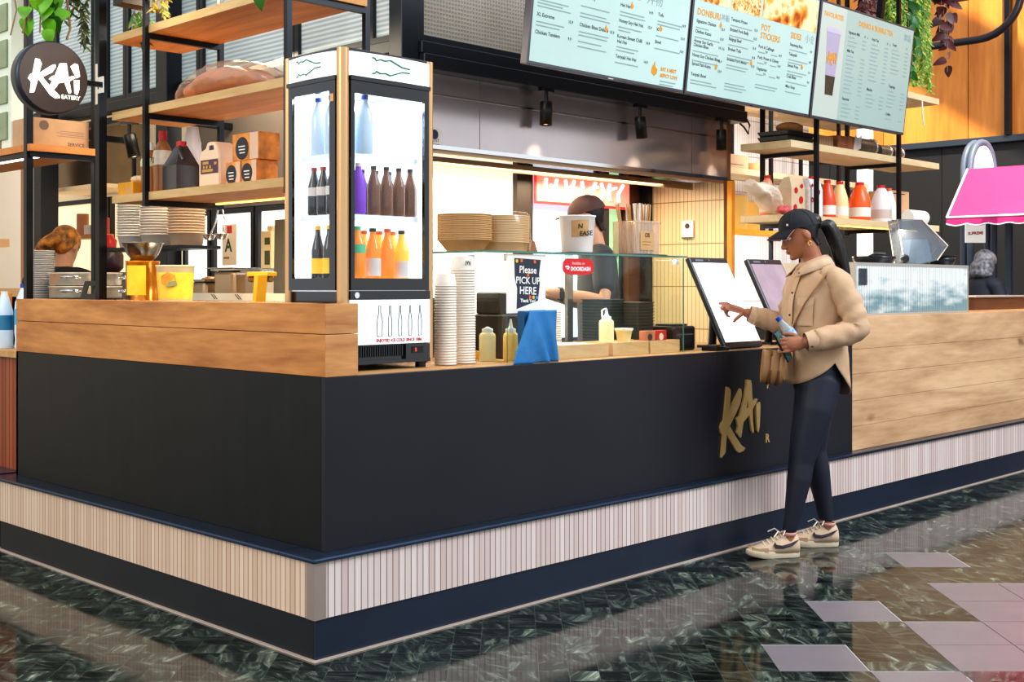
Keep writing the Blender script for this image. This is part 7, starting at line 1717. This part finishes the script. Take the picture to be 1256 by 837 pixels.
panel(o, mx, [('FAVOURITES', .042, .032, .632), ('DRINKS & BUBBLE TEA', .046, .47, .632)], it, sm, [('R', .56, .567), ('L', .60, .567), ('R', .87, .565), ('L', .91, .565), ('R', 1.15, .569)])
t = M(mx); txt(t, '飲品', .05, 1.10, .632); t.build('kanji', MTG, o)
M(mx).prism([(.085, .545), (.255, .545), (.225, .15), (.13, .15)][::-1], (0, 0, -.0022), (1, 0, 0), (0, 1, 0), -.0006).build('pictured_cup', mat('lilac_milk_tea', (176, 164, 186), .4), o)
m = M(mx).prism([(.115, .27), (.235, .27), (.225, .15), (.13, .15)][::-1], (0, 0, -.0030), (1, 0, 0), (0, 1, 0), -.0006)
M(mx).prism([(.078, .54), (.262, .54), (.258, .565), (.22, .572), (.11, .572), (.082, .565)], (0, 0, -.0030), (1, 0, 0), (0, 1, 0), -.0006).build('pictured_lid', mat('lilac_lid', (196, 186, 204), .3), o)
m.build('pictured_pearls', mat('pearl_black', (70, 60, 46), .4, var=.7, vs=60), o)
txm = M(mx)
for k, p in enumerate(SK): txm.prism([((x - 360) * .00032 + .17, (572 - y) * .00032 + .385) for x, y in p], (0, 0, -.0036 - .0001 * k), (1, 0, 0), (0, 1, 0), -.0004)
txm.build('cup_logo', MOR, o)
# ---------------------------------------------------------------- light
w = bpy.data.worlds.new('hall_daylight'); SC.world = w; w.use_nodes = True
bg = w.node_tree.nodes['Background']; bg.inputs[0].default_value = (.90, .95, 1.0, 1); bg.inputs[1].default_value = 1.05
area('skylight', (4.5, -4.5, 5.5), (3, 0, .6), 3., 330, (.86, .92, 1))
area('side_fill', (-5.5, .5, 4.2), (0, 1.2, .8), 2.5, 120, (1, .9, .78))  # warm fill added to light the counter's left face
area('kitchen_light_side', (1.1, 2.2, 2.7), (.9, 2.0, 0), .4, 60, (1, .84, .6), 2.4)
area('hood_light', (3.0, 1.75, 2.02), (3., 1.75, 0), 2.2, 40, (1, .86, .62), .4)
area('case_lamp', (1.8, .42, 1.458), (1.8, .42, 0), 1.0, 5, (1, .97, .9), .04)
# spot standing in for sun on the timber, cut by an unseen added beam
l = bpy.data.lights.new('sun_patch_spot', 'SPOT'); l.energy = 14000; l.color = (1, .86, .62); l.spot_size = .62; l.spot_blend = .05; l.shadow_soft_size = .05
o = bpy.data.objects.new('sun_patch_spot', l); COL.objects.link(o); o.location = (3.2, -2.6, 11.5); o.rotation_euler = (Vector((12, 2.7, 4.2)) - Vector((3.2, -2.6, 11.5))).to_track_quat('-Z', 'Y').to_euler()
d = (Vector((12, 2.85, 3.95)) - Vector(o.location)); c_ = Vector(o.location) + d * .45
rm = Matrix.Translation(c_) @ d.to_track_quat('-Z', 'Y').to_matrix().to_4x4() @ Matrix.Rotation(math.radians(-45), 4, 'Z')
struct(M(rm).box(-3, 3, -.17, .17, -.1, .1).build('trim_40', BLACKM))  # unseen beam added to cast the diagonal shade on the timber
area('stall_fill', (7.6, -.4, 3.6), (9.5, 1.7, 1.4), 1., 70, (1, .95, .9))  # fill added to brighten the grey-haired woman by the stall
